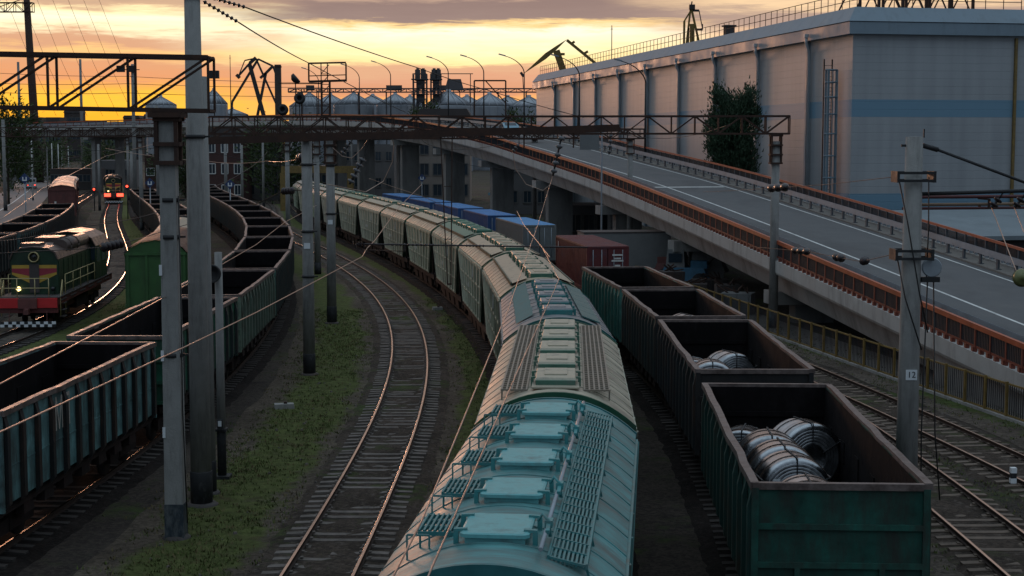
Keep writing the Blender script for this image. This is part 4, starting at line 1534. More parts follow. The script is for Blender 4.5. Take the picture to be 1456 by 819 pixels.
for k in range(14):
    sa, sb_ = s_k[k], s_k[k + 1]
    a, b = P_HOP.at(sa), P_HOP.at(sb_)
    loc = ((a[0] + b[0]) / 2, (a[1] + b[1]) / 2, RAIL)
    ang = -math.atan2(b[0] - a[0], b[1] - a[1])
    if k < 3:
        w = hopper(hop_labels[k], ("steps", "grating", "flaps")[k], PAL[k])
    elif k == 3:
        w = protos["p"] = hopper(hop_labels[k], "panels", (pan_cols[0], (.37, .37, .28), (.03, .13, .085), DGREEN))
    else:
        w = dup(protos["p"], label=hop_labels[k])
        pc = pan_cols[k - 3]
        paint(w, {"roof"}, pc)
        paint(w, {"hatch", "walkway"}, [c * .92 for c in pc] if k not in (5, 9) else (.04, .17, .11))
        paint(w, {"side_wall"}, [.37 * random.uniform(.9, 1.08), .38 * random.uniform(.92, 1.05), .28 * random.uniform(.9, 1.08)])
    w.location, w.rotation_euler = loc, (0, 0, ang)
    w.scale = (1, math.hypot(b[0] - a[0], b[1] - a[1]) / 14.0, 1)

# ---------------------------------------------------------------- open wagons
GW, GL, GT, GF = 1.56, 6.15, 3.48, 1.28
def gondola(label, group, sidec, ribc, marks=None):
    r = thing("open_wagon", label, "open wagon", group=group)
    ins = MB()
    t = .07
    ins.box((0, 0, GF - .04), (2 * GW - .2, 2 * GL - .2, .08))
    for x in (-1, 1):
        ins.add([(x * (GW - .12), -GL + .1, GF), (x * (GW - .12), GL - .1, GF), (x * (GW - .12), GL - .1, GT - .05), (x * (GW - .12), -GL + .1, GT - .05)], [(0, 1, 2, 3)])
        for k in range(6):
            y = -GL + 1.1 + 2.0 * k
            ins.box((x * (GW - .13), y, (GF + GT) / 2), (.03, .5, .5), 0)
    for y in (-1, 1):
        ins.add([(-GW + .12, y * (GL - .12), GF), (GW - .12, y * (GL - .12), GF), (GW - .12, y * (GL - .12), GT - .05), (-GW + .12, y * (GL - .12), GT - .05)], [(0, 1, 2, 3)])
        for z in (2.0, 2.75):
            ins.bar((-GW + .15, y * (GL - .14), z), (GW - .15, y * (GL - .14), z), .05, .12)
    ins.build("inner_lining", M["gin"], r)
    rb_ = random.Random(17)
    rub = MB()
    for _ in range(150):
        x_, y_ = rb_.uniform(-1.3, 1.3), rb_.choice((-1, 1)) * (GL - .3 - abs(rb_.gauss(0, .9)))
        q_ = rb_.uniform(.04, .16)
        T_ = Matrix.Translation((x_, y_, GF + q_ * .3)) @ Matrix.Rotation(rb_.uniform(0, 3), 4, "Z") @ Matrix.Rotation(rb_.uniform(-.4, .4), 4, "X")
        rub.box((0, 0, 0), (q_ * rb_.uniform(.8, 2.2), q_, q_ * .6), 0, T_, .7)
    o = rub.build("floor_rubbish", M["scrap"], r)
    o["kind"] = "stuff"
    for x in (-1, 1):
        sw = MB()
        sw.box((x * (GW - .07), 0, (GF + GT) / 2), (.06, 2 * GL - .1, GT - GF - .06))
        sw.bar((x * (GW - .04), -GL + .1, 2.15), (x * (GW - .04), GL - .1, 2.15), .03, .03)
        o = sw.build("side_wall", M["gside"], r)
        o.color = (*sidec, 1)
        rb = MB()
        for k in range(13):
            y = -GL + .25 + (2 * GL - .5) * k / 12
            rb.prism([(x * (GW - .04), GF - .1), (x * (GW + .07), GF + .05), (x * (GW + .07), GT - .45), (x * (GW - .02), GT - .08)], y - .09, y + .09)
        rb.build("side_ribs", M["grib"], r).color = (*ribc, 1)
    for y in (-1, 1):
        ew = MB()
        ew.box((0, y * (GL - .06), (GF + GT) / 2), (2 * GW - .08, .06, GT - GF - .06))
        o = ew.build("end_wall", M["gside"], r)
        o.color = (*[c * .8 for c in sidec], 1)
        eb = MB()
        for z in (2.72, 2.02, 1.38):
            eb.bar((-GW + .04, y * GL, z), (GW - .04, y * GL, z), .08, .10)
        for x in (-GW + .05, GW - .05):
            eb.bar((x, y * (GL - .01), GF - .1), (x, y * (GL - .01), GT - .06), .12, .10)
        for x in (-.75, .75):
            eb.bar((x, y * GL, GF), (x, y * GL, 1.98), .10, .08)
        eb.build("end_ribs", M["gside"], r).color = (*sidec, 1)
    rim = MB()
    rnd = random.Random(3)
    for x in (-1, 1):
        n = 13
        pts = [(x * (GW - .03 + rnd.uniform(-.02, .025)), -GL + 2 * GL * k / n, GT - .03 + rnd.uniform(-.018, .012)) for k in range(n + 1)]
        for a_, b_ in zip(pts, pts[1:]):
            rim.bar(a_, b_, .15, .13)
    for y in (-1, 1):
        rim.bar((-GW, y * (GL - .04), GT - .032), (GW, y * (GL - .04), GT - .032), .14, .12)
    rim.build("rim", M["rim"], r)
    uf = MB()
    uf.box((0, 0, 1.02), (.5, 2 * GL + .3, .36))
    for x in (-1.35, 1.35):
        uf.box((x, 0, 1.14), (.14, 2 * GL, .2))
    for k in range(7):
        uf.box((0, -GL + .4 + k * (2 * GL - .8) / 6, 1.1), (2.7, .14, .26))
    for k in range(7):
        y = -4.2 + 1.4 * k
        for x in (-1, 1):
            uf.box((x * 1.3, y, .95), (.22, .7, .35), 0, None, .8)
    uf.tube([(-.5, 1.2, .7), (-.5, 2.4, .7)], .22, 10)
    uf.build("underframe", M["under"], r)
    for y in (-4.3, 4.3):
        add_bogie(r, y)
    coupler(r, GL, 1)
    coupler(r, -GL, -1)
    return r

GR = "open wagons carrying steel coils on the right"
GLF = "train of open wagons curving away on the left"
g0 = gondola("nearest dark green open wagon on the right, loaded with shiny steel coils", GR, (.012, .085, .065), (.012, .05, .042))
def put(w, path, s_mid, L=12.3):
    a, b = path.at(s_mid - L / 2), path.at(s_mid + L / 2)
    w.location = ((a[0] + b[0]) / 2, (a[1] + b[1]) / 2, RAIL)
    w.rotation_euler = (0, 0, -math.atan2(b[0] - a[0], b[1] - a[1]))
    return w
RY = [(26.75, 38.2), (40.6, 52.3), (53.4, 63.4), (64.4, 75.2)]
right_wagons = []
rl = [None, "second open wagon on the right, rusty black end wall, coils half hidden behind its end",
      "third open wagon on the right, dark sides with pale streaks and two coil tops showing",
      "farthest open wagon on the right, empty, pale teal with close ribs, beside the red container"]
for k, (ya, yb) in enumerate(RY):
    w = g0 if k == 0 else dup(g0, label=rl[k])
    sa, sb_ = P_RGT.s_of_y(ya), P_RGT.s_of_y(yb)
    put(w, P_RGT, (sa + sb_) / 2, sb_ - sa)
    w.scale = (1, (sb_ - sa) / 12.3, 1)
    if k:
        paint(w, {"side_wall"}, [None, (.028, .075, .072), (.04, .12, .11), (.11, .33, .285)][k])
        paint(w, {"side_ribs"}, [None, (.018, .024, .026), (.024, .035, .034), (.03, .13, .11)][k])
        paint(w, {"end_wall", "end_ribs"}, [None, (.014, .015, .017), (.016, .02, .022), (.07, .22, .19)][k])
    right_wagons.append(w)

gl0 = None
for k in range(15):
    edge = P_GON.s_of_y(46.4)
    pitch = 13.2
    sm = edge - 6.15 + pitch * k + (.5 if k else 0)
    lab = ["nearest weathered teal open wagon at lower left with worn white letters on its side",
           "second open wagon on the left, dark green end, behind the thick concrete poles",
           "third open wagon on the left, pale green ribbed side facing the grass",
           "fourth open wagon on the left, at the start of the bend",
           "fifth open wagon on the left, widest point of the bend beside the tall pole",
           "sixth open wagon on the left, with pale spots on its inner wall",
           "seventh open wagon on the left, where the train turns back towards the overpass",
           "eighth open wagon on the left, small and dark in the bend",
           "ninth open wagon on the left, behind the green boxcar's handrail",
           "tenth open wagon on the left, right of the thick concrete pole",
           "eleventh open wagon on the left, by the lower right blue diamond sign",
           "twelfth open wagon on the left, passing behind the thick concrete pole",
           "thirteenth open wagon on the left, between two thick concrete poles",
           "second farthest open wagon on the left, tiny near the overpass piers",
           "farthest open wagon on the left, tiny under the overpass"][k]
    if k == 0:
        w = gl0 = gondola(lab, GLF, (.095, .20, .205), (.008, .009, .010))
        for sgn in (1,):
            R = Matrix.Translation((GW - .03, -2.05, 2.75)) @ Matrix.Rotation(rad(90), 4, "Z") @ Matrix.Rotation(rad(90), 4, "X") @ Matrix.Scale(.62, 4, (1, 0, 0))
            txt = text_mesh("МП", 1.15, "lettering", pmat("worn_lettering", (.36, .33, .29), .8, var=.3, scale=5), w, R)
            txt.visible_shadow = True
    else:
        w = dup(gl0, label=lab)
        for ch in list(w.children):
            if ch.name.startswith("lettering"):
                bpy.data.objects.remove(ch)
        col = [(.012, .09, .052), (.16, .22, .165), (.07, .16, .13), (.04, .11, .085), (.03, .08, .07), (.035, .07, .065)][min(k - 1, 5)]
        paint(w, {"side_wall", "end_wall", "end_ribs"}, col)
        paint(w, {"side_ribs"}, (.02, .03, .03) if k != 2 else (.10, .14, .11))
    put(w, P_GON, sm)

# the cut of wagons ahead of the green boxcar, and the dark wagons at far left
for path, y0, n, grp, labs in (
        (P_BOX, 110, 8, "open wagons ahead of the green boxcar", ["open wagon coupled directly beyond the green roofed boxcar", "second open wagon beyond the green roofed boxcar", "third open wagon beyond the boxcars, left of the middle pole", "fourth open wagon beyond the boxcars, below the blue diamond sign", "fifth open wagon beyond the boxcars, its rim catching the sunset", "sixth open wagon beyond the boxcars, behind the diamond sign", "seventh open wagon beyond the boxcars, small and dark", "last dark open wagon beyond the boxcars, near the overpass"]),
        (P_FAR, 84, 7, "dark open wagons at far left", ["dark open wagon at the left edge, behind the near locomotive's hood", "dark open wagon behind the near locomotive's cab roof", "dark open wagon with teal ribs above the near locomotive's cab", "dark open wagon with diagonal braces left of the round signal post", "dark open wagon just before the brown boxcars, by the round signal", "dark open wagon coupled to the nearest brown boxcar", "dark open wagon in front of the brown boxcar faces"])):
    s = path.s_of_y(y0)
    for k in range(n):
        if path is P_FAR and k >= 6:
            break
        w = dup(gl0, label=labs[k], group=grp)
        for ch in list(w.children):
            if ch.name.startswith("lettering"):
                bpy.data.objects.remove(ch)
        paint(w, {"side_wall", "end_wall", "end_ribs"}, (.03, .05, .05) if k != 2 else (.07, .17, .18))
        paint(w, {"side_ribs"}, (.02, .022, .022))
        put(w, path, s)
        s += 13.4

# ---------------------------------------------------------------- steel coils
def coil(label, wagon_pt, R=.74, L=1.0, rz_=0.0, z0=None):
    t = thing("steel_coil", label, "steel coil", group="steel coils in the open wagons")
    mb = MB()
    A = Matrix.Rotation(rad(90), 4, "X")
    prof = [(.30, -L / 2), (R - .06, -L / 2), (R - .015, -L / 2 + .03), (R, -L / 2 + .1)]
    k = 7
    for i in range(k):
        z = -L / 2 + .1 + (L - .2) * i / k
        prof += [(R, z + .005), (R + .004, z + (L - .2) / k * .5)]
    prof += [(R, L / 2 - .1), (R - .015, L / 2 - .03), (R - .06, L / 2), (.30, L / 2), (.30, -L / 2)]
    mb.lathe(prof, 40, A)
    mb.build("roll", M["coil"], t)
    for sg in (-1, 1):
        ff = MB()
        for i, r_ in enumerate((.36, .43, .5, .57, .64)):
            ff.lathe([(r_, sg * (L / 2 + .002)), (r_ + .05, sg * (L / 2 + .012)), (r_ + .06, sg * (L / 2 + .002))], 32, A)
        ff.build("end_face", M["coil_face"], t)
    sp_ = MB()
    for yy in (-.22, .22):
        sp_.tube([(math.cos(a_) * (R + .012), yy * L, math.sin(a_) * (R + .012)) for a_ in [2 * math.pi * i / 32 for i in range(33)]], .008, 5)
    for a_ in (.5, 1.57, 2.7, 4.2):
        c, s_ = math.cos(a_), math.sin(a_)
        for yy in (-1, 1):
            MB().bar((c * .3, yy * (L / 2 + .018), s_ * .3), (c * R, yy * (L / 2 + .018), s_ * R), .026, .012).build("end_strap", M["dark_steel"], t)
        MB().bar((c * (R + .014), -L / 2 - .015, s_ * (R + .014)), (c * (R + .014), L / 2 + .015, s_ * (R + .014)), .035, .012).build("end_strap", M["dark_steel"], t)
    sp_.build("straps", M["strap"], t)
    tg = MB()
    tg.box((-R * .55, -L / 2 - .024, R * .38), (.16, .008, .14))
    tg.build("paper_tag", M["plate"], t)
    t.location = wagon_pt
    t.rotation_euler = (0, 0, rz_)
    return t
zf = RAIL + GF + .06
w0 = right_wagons[0]
def inw(w, x, y):
    v = w.matrix_basis @ Vector((x, y, 0))
    return v.x, v.y
a0 = w0.rotation_euler.z
spots = [(0, -.12, -2.75, .78, 1.0, 0, "steel coil lowest in the picture, its top just showing over the nearest wagon's end"),
         (0, -.16, -.35, .80, 1.0, .12, "front steel coil of the centre row, with a white tag on its open face"),
         (0, -.22, 1.0, .80, 1.0, .05, "middle steel coil of the centre row in the nearest wagon"),
         (0, -.33, 2.3, .80, 1.05, .0, "rear steel coil of the centre row, with an orange strap over its top"),
         (0, .58, 3.45, .84, .95, .35, "steel coil at the right of the nearest wagon, its dark eye turned to the camera"),
         (0, -.78, 3.8, .72, .95, -.2, "steel coil leaning by the left wall of the nearest wagon"),
         (1, .32, 1.9, .80, 1.0, .35, "large steel coil at the right in the second wagon"),
         (1, -.42, .5, .76, 1.0, .0, "steel coil in the middle of the second wagon, just above its end wall"),
         (1, -.84, 1.75, .70, .9, -.1, "steel coil against the left wall of the second wagon"),
         (2, .42, 1.2, .78, 1.0, .3, "steel coil at the right in the third wagon, only its bright top visible"),
         (2, -.72, .0, .74, 1.0, .0, "steel coil at the left in the third wagon, pale top beside the rim")]
for wi, x, y, R_, L_, rz_, lab in spots:
    w = right_wagons[wi]
    X, Y = inw(w, x, y)
    coil(lab, (X, Y, zf + R_), R_, L_, w.rotation_euler.z + rz_)
mb = MB()
for i in range(5):
    y = 2.6 + .32 * i - 3
    X, Y = inw(w0, .85, y + .6)
    tb = thing("timber_beam", ["timber beam nearest the front on the floor of the nearest coil wagon", "second timber beam on the floor of the nearest coil wagon", "third timber beam on the floor beside the centre coils", "fourth timber beam on the floor beside the right coil", "farthest timber beam on the floor of the coil wagon"][i], "timber", (X, Y, zf - .05), a0 + random.uniform(-.1, .1), "timber beams in the coil wagon")
    MB().box((0, 0, .06), (.95, .13, .12)).build("beam", M["timber"], tb)

# ---------------------------------------------------------------- boxcars
def boxcar(label, side, roof, L=12.6, H=3.75, crown=4.35, ridged=True, group=None, rail=False):
    r = thing("boxcar", label, "boxcar", group=group)
    b = MB()
    b.box((0, 0, (1.15 + H) / 2), (3.0, L, H - 1.15))
    ym = L / 2
    prof = [(-1.5, H), (1.5, H), (1.3, H + .25), (.7, crown - .12), (0, crown - .02), (-.7, crown - .12), (-1.3, H + .25)]
    b.prism(prof, -ym, ym)
    b.build("body", side, r)
    rb = MB()
    for x in (-1, 1):
        for k in range(12):
            y = -ym + .2 + (L - .4) * k / 11
            rb.box((x * 1.53, y, (1.15 + H) / 2), (.08, .12, H - 1.2))
        rb.box((x * 1.54, 0, H - .1), (.10, L, .16))
        rb.box((x * 1.54, 0, 1.2), (.10, L, .16))
    for y in (-1, 1):
        for x in (-1.42, -.48, .48, 1.42):
            rb.box((x, y * (ym + .03), (1.15 + H) / 2), (.12, .08, H - 1.2))
        rb.box((0, y * (ym + .04), H - .06), (3.05, .10, .14))
    rb.build("ribs", side, r)
    dr = MB()
    for x in (-1, 1):
        dr.box((x * 1.58, 0, 2.4), (.06, 2.1, 2.3))
    dr.build("door", side, r)
    rf = MB()
    pts = [(-1.62, H - .02), (-1.34, H + .3), (-.72, crown - .06), (0, crown + .04), (.72, crown - .06), (1.34, H + .3), (1.62, H - .02)]
    n = 34
    for i in range(n):
        y0_, y1_ = -ym - .1 + (L + .2) * i / n, -ym - .1 + (L + .2) * (i + 1) / n
        lift = .02 if ridged and i % 2 else 0.0
        v = [(x, y0_, z + lift) for x, z in pts] + [(x, y1_, z + lift) for x, z in pts]
        rf.add(v, [(k, k + 1, k + 8, k + 7) for k in range(6)])
    rf.build("roof", roof, r)
    uf = MB()
    uf.box((0, 0, .98), (.5, L + .3, .3))
    for x in (-1.3, 1.3):
        uf.box((x, 0, 1.06), (.14, L, .18))
    uf.build("underframe", M["under"], r)
    for y in (-4.3, 4.3):
        add_bogie(r, y)
    coupler(r, ym, 1)
    coupler(r, -ym, -1)
    if rail:
        h = MB()
        for x in (1.2, 1.75):
            h.tube([(x, -ym + .0, H - .2), (x, -ym + 0, H + .75), (x, -ym + 2.6, H + .95), (x, -ym + 2.6, H)], .035, 6)
        h.bar((1.2, -ym, H + .75), (1.75, -ym, H + .75), .05)
        h.bar((1.2, -ym + 2.6, H + .95), (1.75, -ym + 2.6, H + .95), .05)
        h.build("handrail", M["cream_rail"], r)
    return r
w = boxcar("bright green boxcar with a rusty brown roof, behind the concrete poles on the left", M["box_green"], M["rust_roof"], H=3.95, crown=4.6)
put(w, P_BOX, P_BOX.s_of_y(78.6) + 6.3, 12.6)
w = boxcar("boxcar with a faded grey green roof and pale handrail, behind the rusty roofed one", M["box_green"], M["green_roof"], H=3.9, crown=4.5, ridged=False, rail=True)
put(w, P_BOX, P_BOX.s_of_y(78.6) + 20.2, 12.6)
s = P_FAR.s_of_y(185)
bx = None
for k, lab in enumerate(["nearest brown boxcar at far left with a glowing orange roof and small white notices", "second brown boxcar at far left, pale cream roof", "third brown boxcar at far left, orange tinted roof", "farthest brown boxcar at far left, whitish roof"]):
    if bx is None:
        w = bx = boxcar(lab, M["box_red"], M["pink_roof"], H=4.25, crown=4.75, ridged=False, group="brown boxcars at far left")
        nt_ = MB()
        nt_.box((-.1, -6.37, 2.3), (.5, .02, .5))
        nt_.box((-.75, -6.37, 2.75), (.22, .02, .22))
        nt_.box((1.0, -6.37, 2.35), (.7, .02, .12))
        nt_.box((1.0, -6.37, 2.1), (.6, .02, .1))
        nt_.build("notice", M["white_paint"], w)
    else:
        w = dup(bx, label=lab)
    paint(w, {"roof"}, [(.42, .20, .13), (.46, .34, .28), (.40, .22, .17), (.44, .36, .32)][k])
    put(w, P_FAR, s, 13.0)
    s += 14.6

# ---------------------------------------------------------------- locomotives
def loco(label):
    r = thing("locomotive", label, "locomotive", group="green diesel shunting locomotives")
    L = 15.6
    h = L / 2
    fr = MB()
    fr.box((0, 0, 1.42), (3.0, L, .36))
    fr.box((0, 0, 1.0), (2.2, L - 3, .5))
    fr.build("frame", M["loco_red"], r)
    wk = MB()
    wk.box((0, 0, 1.62), (3.1, L, .05))
    for x in (-1, 1):
        for k in range(6):
            wk.box((x * 1.52, -h + 1.3 + k * 2.5, 1.44), (.03, 1.5, .06), 0)
    wk.build("footplate", M["roof_dk"], r)
    bf = MB()
    MB().box((0, -h - .06, 1.2), (3.0, .12, .72)).build("front_plate", M["loco_red"], r)
    for x in (-.98, .98):
        MB().box((x, -h - .15, 1.36), (1.0, .14, .50)).build("buffer_beam", M["red"], r)
    cp_ = MB()
    cp_.box((0, -h - .22, 1.34), (.95, .2, .5))
    cp_.bar((0, -h - .2, .95), (0, -h - .7, .95), .24, .28)
    for x in (-.95, .95):
        cp_.bar((x, -h - .18, .95), (x, -h - .22, .4), .035)
    cp_.build("coupler", M["box_red"], r)
    pl = MB()
    for i in range(14):
        pl.box((-1.3 + .2 * i, -h - .25, .34 if i % 2 else .2), (.2, .04, .14), 0)
    pl.build("plough", M["sign_white"], r)
    pk_ = MB()
    pk_.box((0, -h - .2, .27), (2.8, .06, .30))
    pk_.build("plough_beam", M["dark_steel"], r)
    hd = MB()
    y0_, y1_ = -h + 1.5, h - 5.2
    prof = [(-1.22, 1.65), (1.22, 1.65), (1.22, 3.55), (1.08, 3.85), (.7, 4.05), (0, 4.12), (-.7, 4.05), (-1.08, 3.85), (-1.22, 3.55)]
    hd.prism(prof, y0_, y1_)
    for k in range(7):
        y = y0_ + .6 + k * 1.2
        for x in (-1, 1):
            hd.box((x * 1.235, y, 2.6), (.03, .95, 1.6))
    hd.build("hood", M["loco_green"], r)
    rf = MB()
    pr2 = [(-1.26, 3.5), (-1.12, 3.88), (-.72, 4.10), (0, 4.17), (.72, 4.10), (1.12, 3.88), (1.26, 3.5), (1.2, 3.5), (1.06, 3.83), (.7, 4.04), (0, 4.11), (-.7, 4.04), (-1.06, 3.83), (-1.2, 3.5)]
    rf.prism(pr2, y0_ - .12, y1_)
    rf.tube([(.85, y0_ + 2.4, 4.0), (.85, y1_ - .2, 4.0)], .40, 14)
    rf.box((-.3, y0_ + 1.2, 4.2), (1.0, 1.2, .2))
    rf.box((-.2, y0_ + 5.0, 4.25), (1.2, 2.2, .3))
    for y in (y0_ + 3.4, y0_ + 5.4):
        rf.tube([(.85 + .42 * math.cos(t), y, 4.0 + .42 * math.sin(t)) for t in [k * math.pi / 8 for k in range(17)]], .04, 5)
    rf.build("hood_roof", M["loco_roof"], r)
    yf = y0_ - .012
    for sg in (-1, 1):
        MB().add([(sg * 1.15, yf, 3.2), (sg * .25, yf, 3.2), (sg * .25, yf, 2.25), (sg * 1.15, yf, 2.7)], [(0, 1, 2, 3)]).build("yellow_chevron", M["loco_yellow"], r)
        MB().add([(sg * 1.15, yf - .006, 3.02), (sg * .25, yf - .006, 3.02), (sg * .25, yf - .006, 2.62), (sg * 1.15, yf - .006, 2.82)], [(0, 1, 2, 3)]).build("red_chevron", M["loco_stripe"], r)
    dr = MB()
    dr.box((0, y0_ - .03, 2.5), (.5, .06, 1.5))
    dr.build("front_door", M["roof_dk"], r)
    hl = MB()
    Rm = Matrix.Translation((0, y0_ - .05, 3.62)) @ Matrix.Rotation(rad(90), 4, "X")
    hl.lathe([(.27, -.06), (.29, 0), (.27, .12), (.23, .12), (.23, .0)], 20, Rm)
    hl.build("headlight_rim", M["cream_rail"], r)
    hl = MB()
    hl.lathe([(0, .02), (.225, .02), (.225, -.02)], 18, Rm)
    hl.lathe([(0, .09), (.05, .08), (.07, .02)], 10, Rm)
    hl.build("headlight", M["lens"], r)
    for x, m_ in ((-.82, "lamp_on"), (.95, "lens")):
        mb = MB()
        mb.lathe([(0, .05), (.09, .04), (.12, -.02), (.12, -.1)], 14, Matrix.Translation((x, -h + 1.36, 1.95)) @ Matrix.Rotation(rad(90), 4, "X"))
        mb.build("marker_lamp", M[m_], r)
        mb = MB()
        mb.bar((x, -h + 1.42, 1.65), (x, -h + 1.42, 1.9), .08)
        mb.build("lamp_bracket", M["loco_green"], r)
    cb = MB()
    yc0, yc1 = h - 5.2, h - 1.6
    cprof = [(-1.5, 1.65), (1.5, 1.65), (1.5, 3.7), (1.3, 4.05), (.8, 4.32), (0, 4.42), (-.8, 4.32), (-1.3, 4.05), (-1.5, 3.7)]
    cb.prism(cprof, yc0, yc1)
    cb.build("cab", M["loco_green"], r)
    cr = MB()
    cp2 = [(-1.6, 3.62), (-1.36, 4.1), (-.82, 4.38), (0, 4.48), (.82, 4.38), (1.36, 4.1), (1.6, 3.62), (1.54, 3.62), (1.3, 4.06), (.8, 4.33), (0, 4.43), (-.8, 4.33), (-1.3, 4.06), (-1.54, 3.62)]
    cr.prism(cp2, yc0 - .35, yc1 + .3)
    cr.build("cab_roof", M["loco_roof"], r)
    for x in (-1, 1):
        for yy in (yc0 + .9, yc0 + 2.5):
            MB().box((x * 1.505, yy, 3.05), (.03, 1.0, .85)).build("window", M["glass"], r)
    for x in (-1.36, 1.36):
        MB().box((x, yc0 - .01, 3.2), (.22, .03, .8)).build("window", M["glass"], r)
    rh = MB()
    rh.box((0, h - .9, 2.2), (2.2, 1.2, 1.1))
    rh.build("short_hood", M["loco_green"], r)
    hr = MB()
    for x in (-1, 1):
        ya, yb = -h + 2.0, yc0 - .2
        for z in (2.15, 2.65):
            hr.tube([(x * 1.46, ya, z), (x * 1.46, yb, z)], .025, 6)
        k = 0
        y = ya
        while y <= yb:
            hr.tube([(x * 1.46, y, 1.6), (x * 1.46, y, 2.65)], .025, 6)
            y += (yb - ya) / 4
        hr.tube([(x * 1.46, -h + 2.0, 2.65), (x * 1.46, -h + 2.0, .6)], .025, 6)
        hr.tube([(x * 1.5, -h + 1.1, 2.45), (x * 1.5, -h + .55, 1.6), (x * 1.5, -h + .5, .6)], .025, 6)
        hr.tube([(x * 1.5, -h + 1.1, 1.62), (x * 1.5, -h + 1.1, 2.45)], .025, 6)
    for z in (2.1, 2.6):
        hr.tube([(-1.4, -h + .15, z), (1.0, -h + .15, z)], .025, 6)
    for x in (-1.4, -.6, .3, 1.0):
        hr.tube([(x, -h + .15, 1.6), (x, -h + .15, 2.6)], .025, 6)
    hr.build("handrail", M["cream_rail"], r)
    st_ = MB()
    for x in (-1, 1):
        for z in (.5, .85, 1.2):
            st_.box((x * 1.42, -h + 1.55, z), (.25, .8, .04))
    st_.build("steps", M["roof_dk"], r)
    for y in (-4.3, 4.3):
        add_bogie(r, y)
    ft = MB()
    ft.box((0, 0, .75), (2.4, 3.4, .6))
    ft.build("fuel_tank", M["under"], r)
    return r
lc = loco("large green locomotive with red beam and yellow chevrons at the left edge, one lamp lit")
s = P_LOC.s_of_y(78.6)
put(lc, P_LOC, s + 7.8, 15)
lc2 = dup(lc, label="small distant green locomotive with glowing red beam on the far left track")
put(lc2, P_LOC, P_LOC.s_of_y(247) + 7.8, 15)
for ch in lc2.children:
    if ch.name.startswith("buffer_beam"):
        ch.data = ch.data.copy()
        ch.data.materials[0] = M["red_glow"]  # the red panels are no lamps; a glow is added to brighten them

# ---------------------------------------------------------------- containers on flat wagons
P_KON = Path([(6.4, 80), (4.9, 88), (2.1, 111), (-1.5, 128), (-6.2, 148), (-10.0, 165), (-14.6, 183), (-20, 200)], 3, 60, 230)
def container(label, L, H, group=None):
    r = thing("shipping_container", label, "shipping container", group=group)
    W = 2.44
    b = MB()
    def corr(p0, p1, nrm):
        n = int((p1 - p0).length / .28)
        pts = []
        for i in range(n):
            for t, dd in ((0, 0), (.3, 0), (.45, .035), (.8, .035), (.95, 0)):
                pts.append(p0 + (p1 - p0) * ((i + t) / n) - nrm * dd)
        pts.append(p1)
        v = [(p.x, p.y, .12) for p in pts] + [(p.x, p.y, H - .1) for p in pts]
        m_ = len(pts)
        b.add(v, [(i, i + 1, m_ + i + 1, m_ + i) for i in range(m_ - 1)])
    x, y = W / 2 - .03, L / 2 - .03
    corr(Vector((x, -y, 0)), Vector((x, y, 0)), Vector((1, 0, 0)))
    corr(Vector((-x, y, 0)), Vector((-x, -y, 0)), Vector((-1, 0, 0)))
    corr(Vector((x, y, 0)), Vector((-x, y, 0)), Vector((0, 1, 0)))
    for sx in (-1, 1):
        for sy in (-1, 1):
            b.box((sx * (W / 2 - .08), sy * (L / 2 - .08), H / 2), (.16, .16, H - .02))
        b.box((sx * (W / 2 - .04), 0, H - .06), (.08, L - .3, .10))
        b.box((sx * (W / 2 - .04), 0, .08), (.08, L - .3, .14))
    for sy in (-1, 1):
        b.box((0, sy * (L / 2 - .05), H - .07), (W - .3, .10, .12))
        b.box((0, sy * (L / 2 - .05), .08), (W - .3, .10, .14))
    b.build("body", M["cont_blue"], r)
    for sx in (-1, 1):
        db = MB().box((sx * .56, -L / 2 + .05, H / 2), (1.08, .06, H - .3)).build("door", M["cont_blue"], r)
    lb_ = MB()
    for px_ in (-.85, -.35, .35, .85):
        lb_.tube([(px_, -L / 2 - .01, .2), (px_, -L / 2 - .01, H - .2)], .022, 6)
        lb_.bar((px_, -L / 2 - .02, 1.0), (px_ + .3, -L / 2 - .02, 1.0), .03)
    lb_.build("lock_rod", M["galv"], db)
    t = MB()
    n = int(L / .35)
    for i in range(n):
        y0_ = -L / 2 + .1 + (L - .2) * i / n
        t.box((0, y0_ + .17, H - .02 + (.02 if i % 2 else 0)), (W - .1, (L - .2) / n, .04))
    t.build("roof", M["cont_roof"], r)
    return r
def flat_wagon(path, s_mid, L, lab):
    r = thing("flat_wagon", lab, "flat wagon", group="flat wagons under the containers")
    mb = MB()
    mb.box((0, 0, 1.12), (2.7, L, .16))
    for x in (-1.2, 1.2):
        mb.box((x, 0, .9), (.16, L, .3))
    mb.build("deck", M["under"], r)
    for y in (-L * .34, L * .34):
        add_bogie(r, y)
    return put(r, path, s_mid, L)
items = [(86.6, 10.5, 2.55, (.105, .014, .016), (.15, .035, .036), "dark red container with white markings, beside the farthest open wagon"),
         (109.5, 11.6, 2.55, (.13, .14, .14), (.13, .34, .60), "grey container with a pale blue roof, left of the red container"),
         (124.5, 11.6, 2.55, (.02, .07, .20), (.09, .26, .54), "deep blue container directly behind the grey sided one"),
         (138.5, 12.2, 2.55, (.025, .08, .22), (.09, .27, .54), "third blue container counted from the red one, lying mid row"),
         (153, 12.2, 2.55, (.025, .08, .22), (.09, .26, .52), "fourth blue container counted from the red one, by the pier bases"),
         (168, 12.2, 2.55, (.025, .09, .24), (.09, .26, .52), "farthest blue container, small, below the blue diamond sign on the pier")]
tag(strip("ground_ballast", P_KON, -1.7, 1.7, .016, M["ballast_dark"], P_KON.s_of_y(78), P_KON.s_of_y(190)), kind="structure")
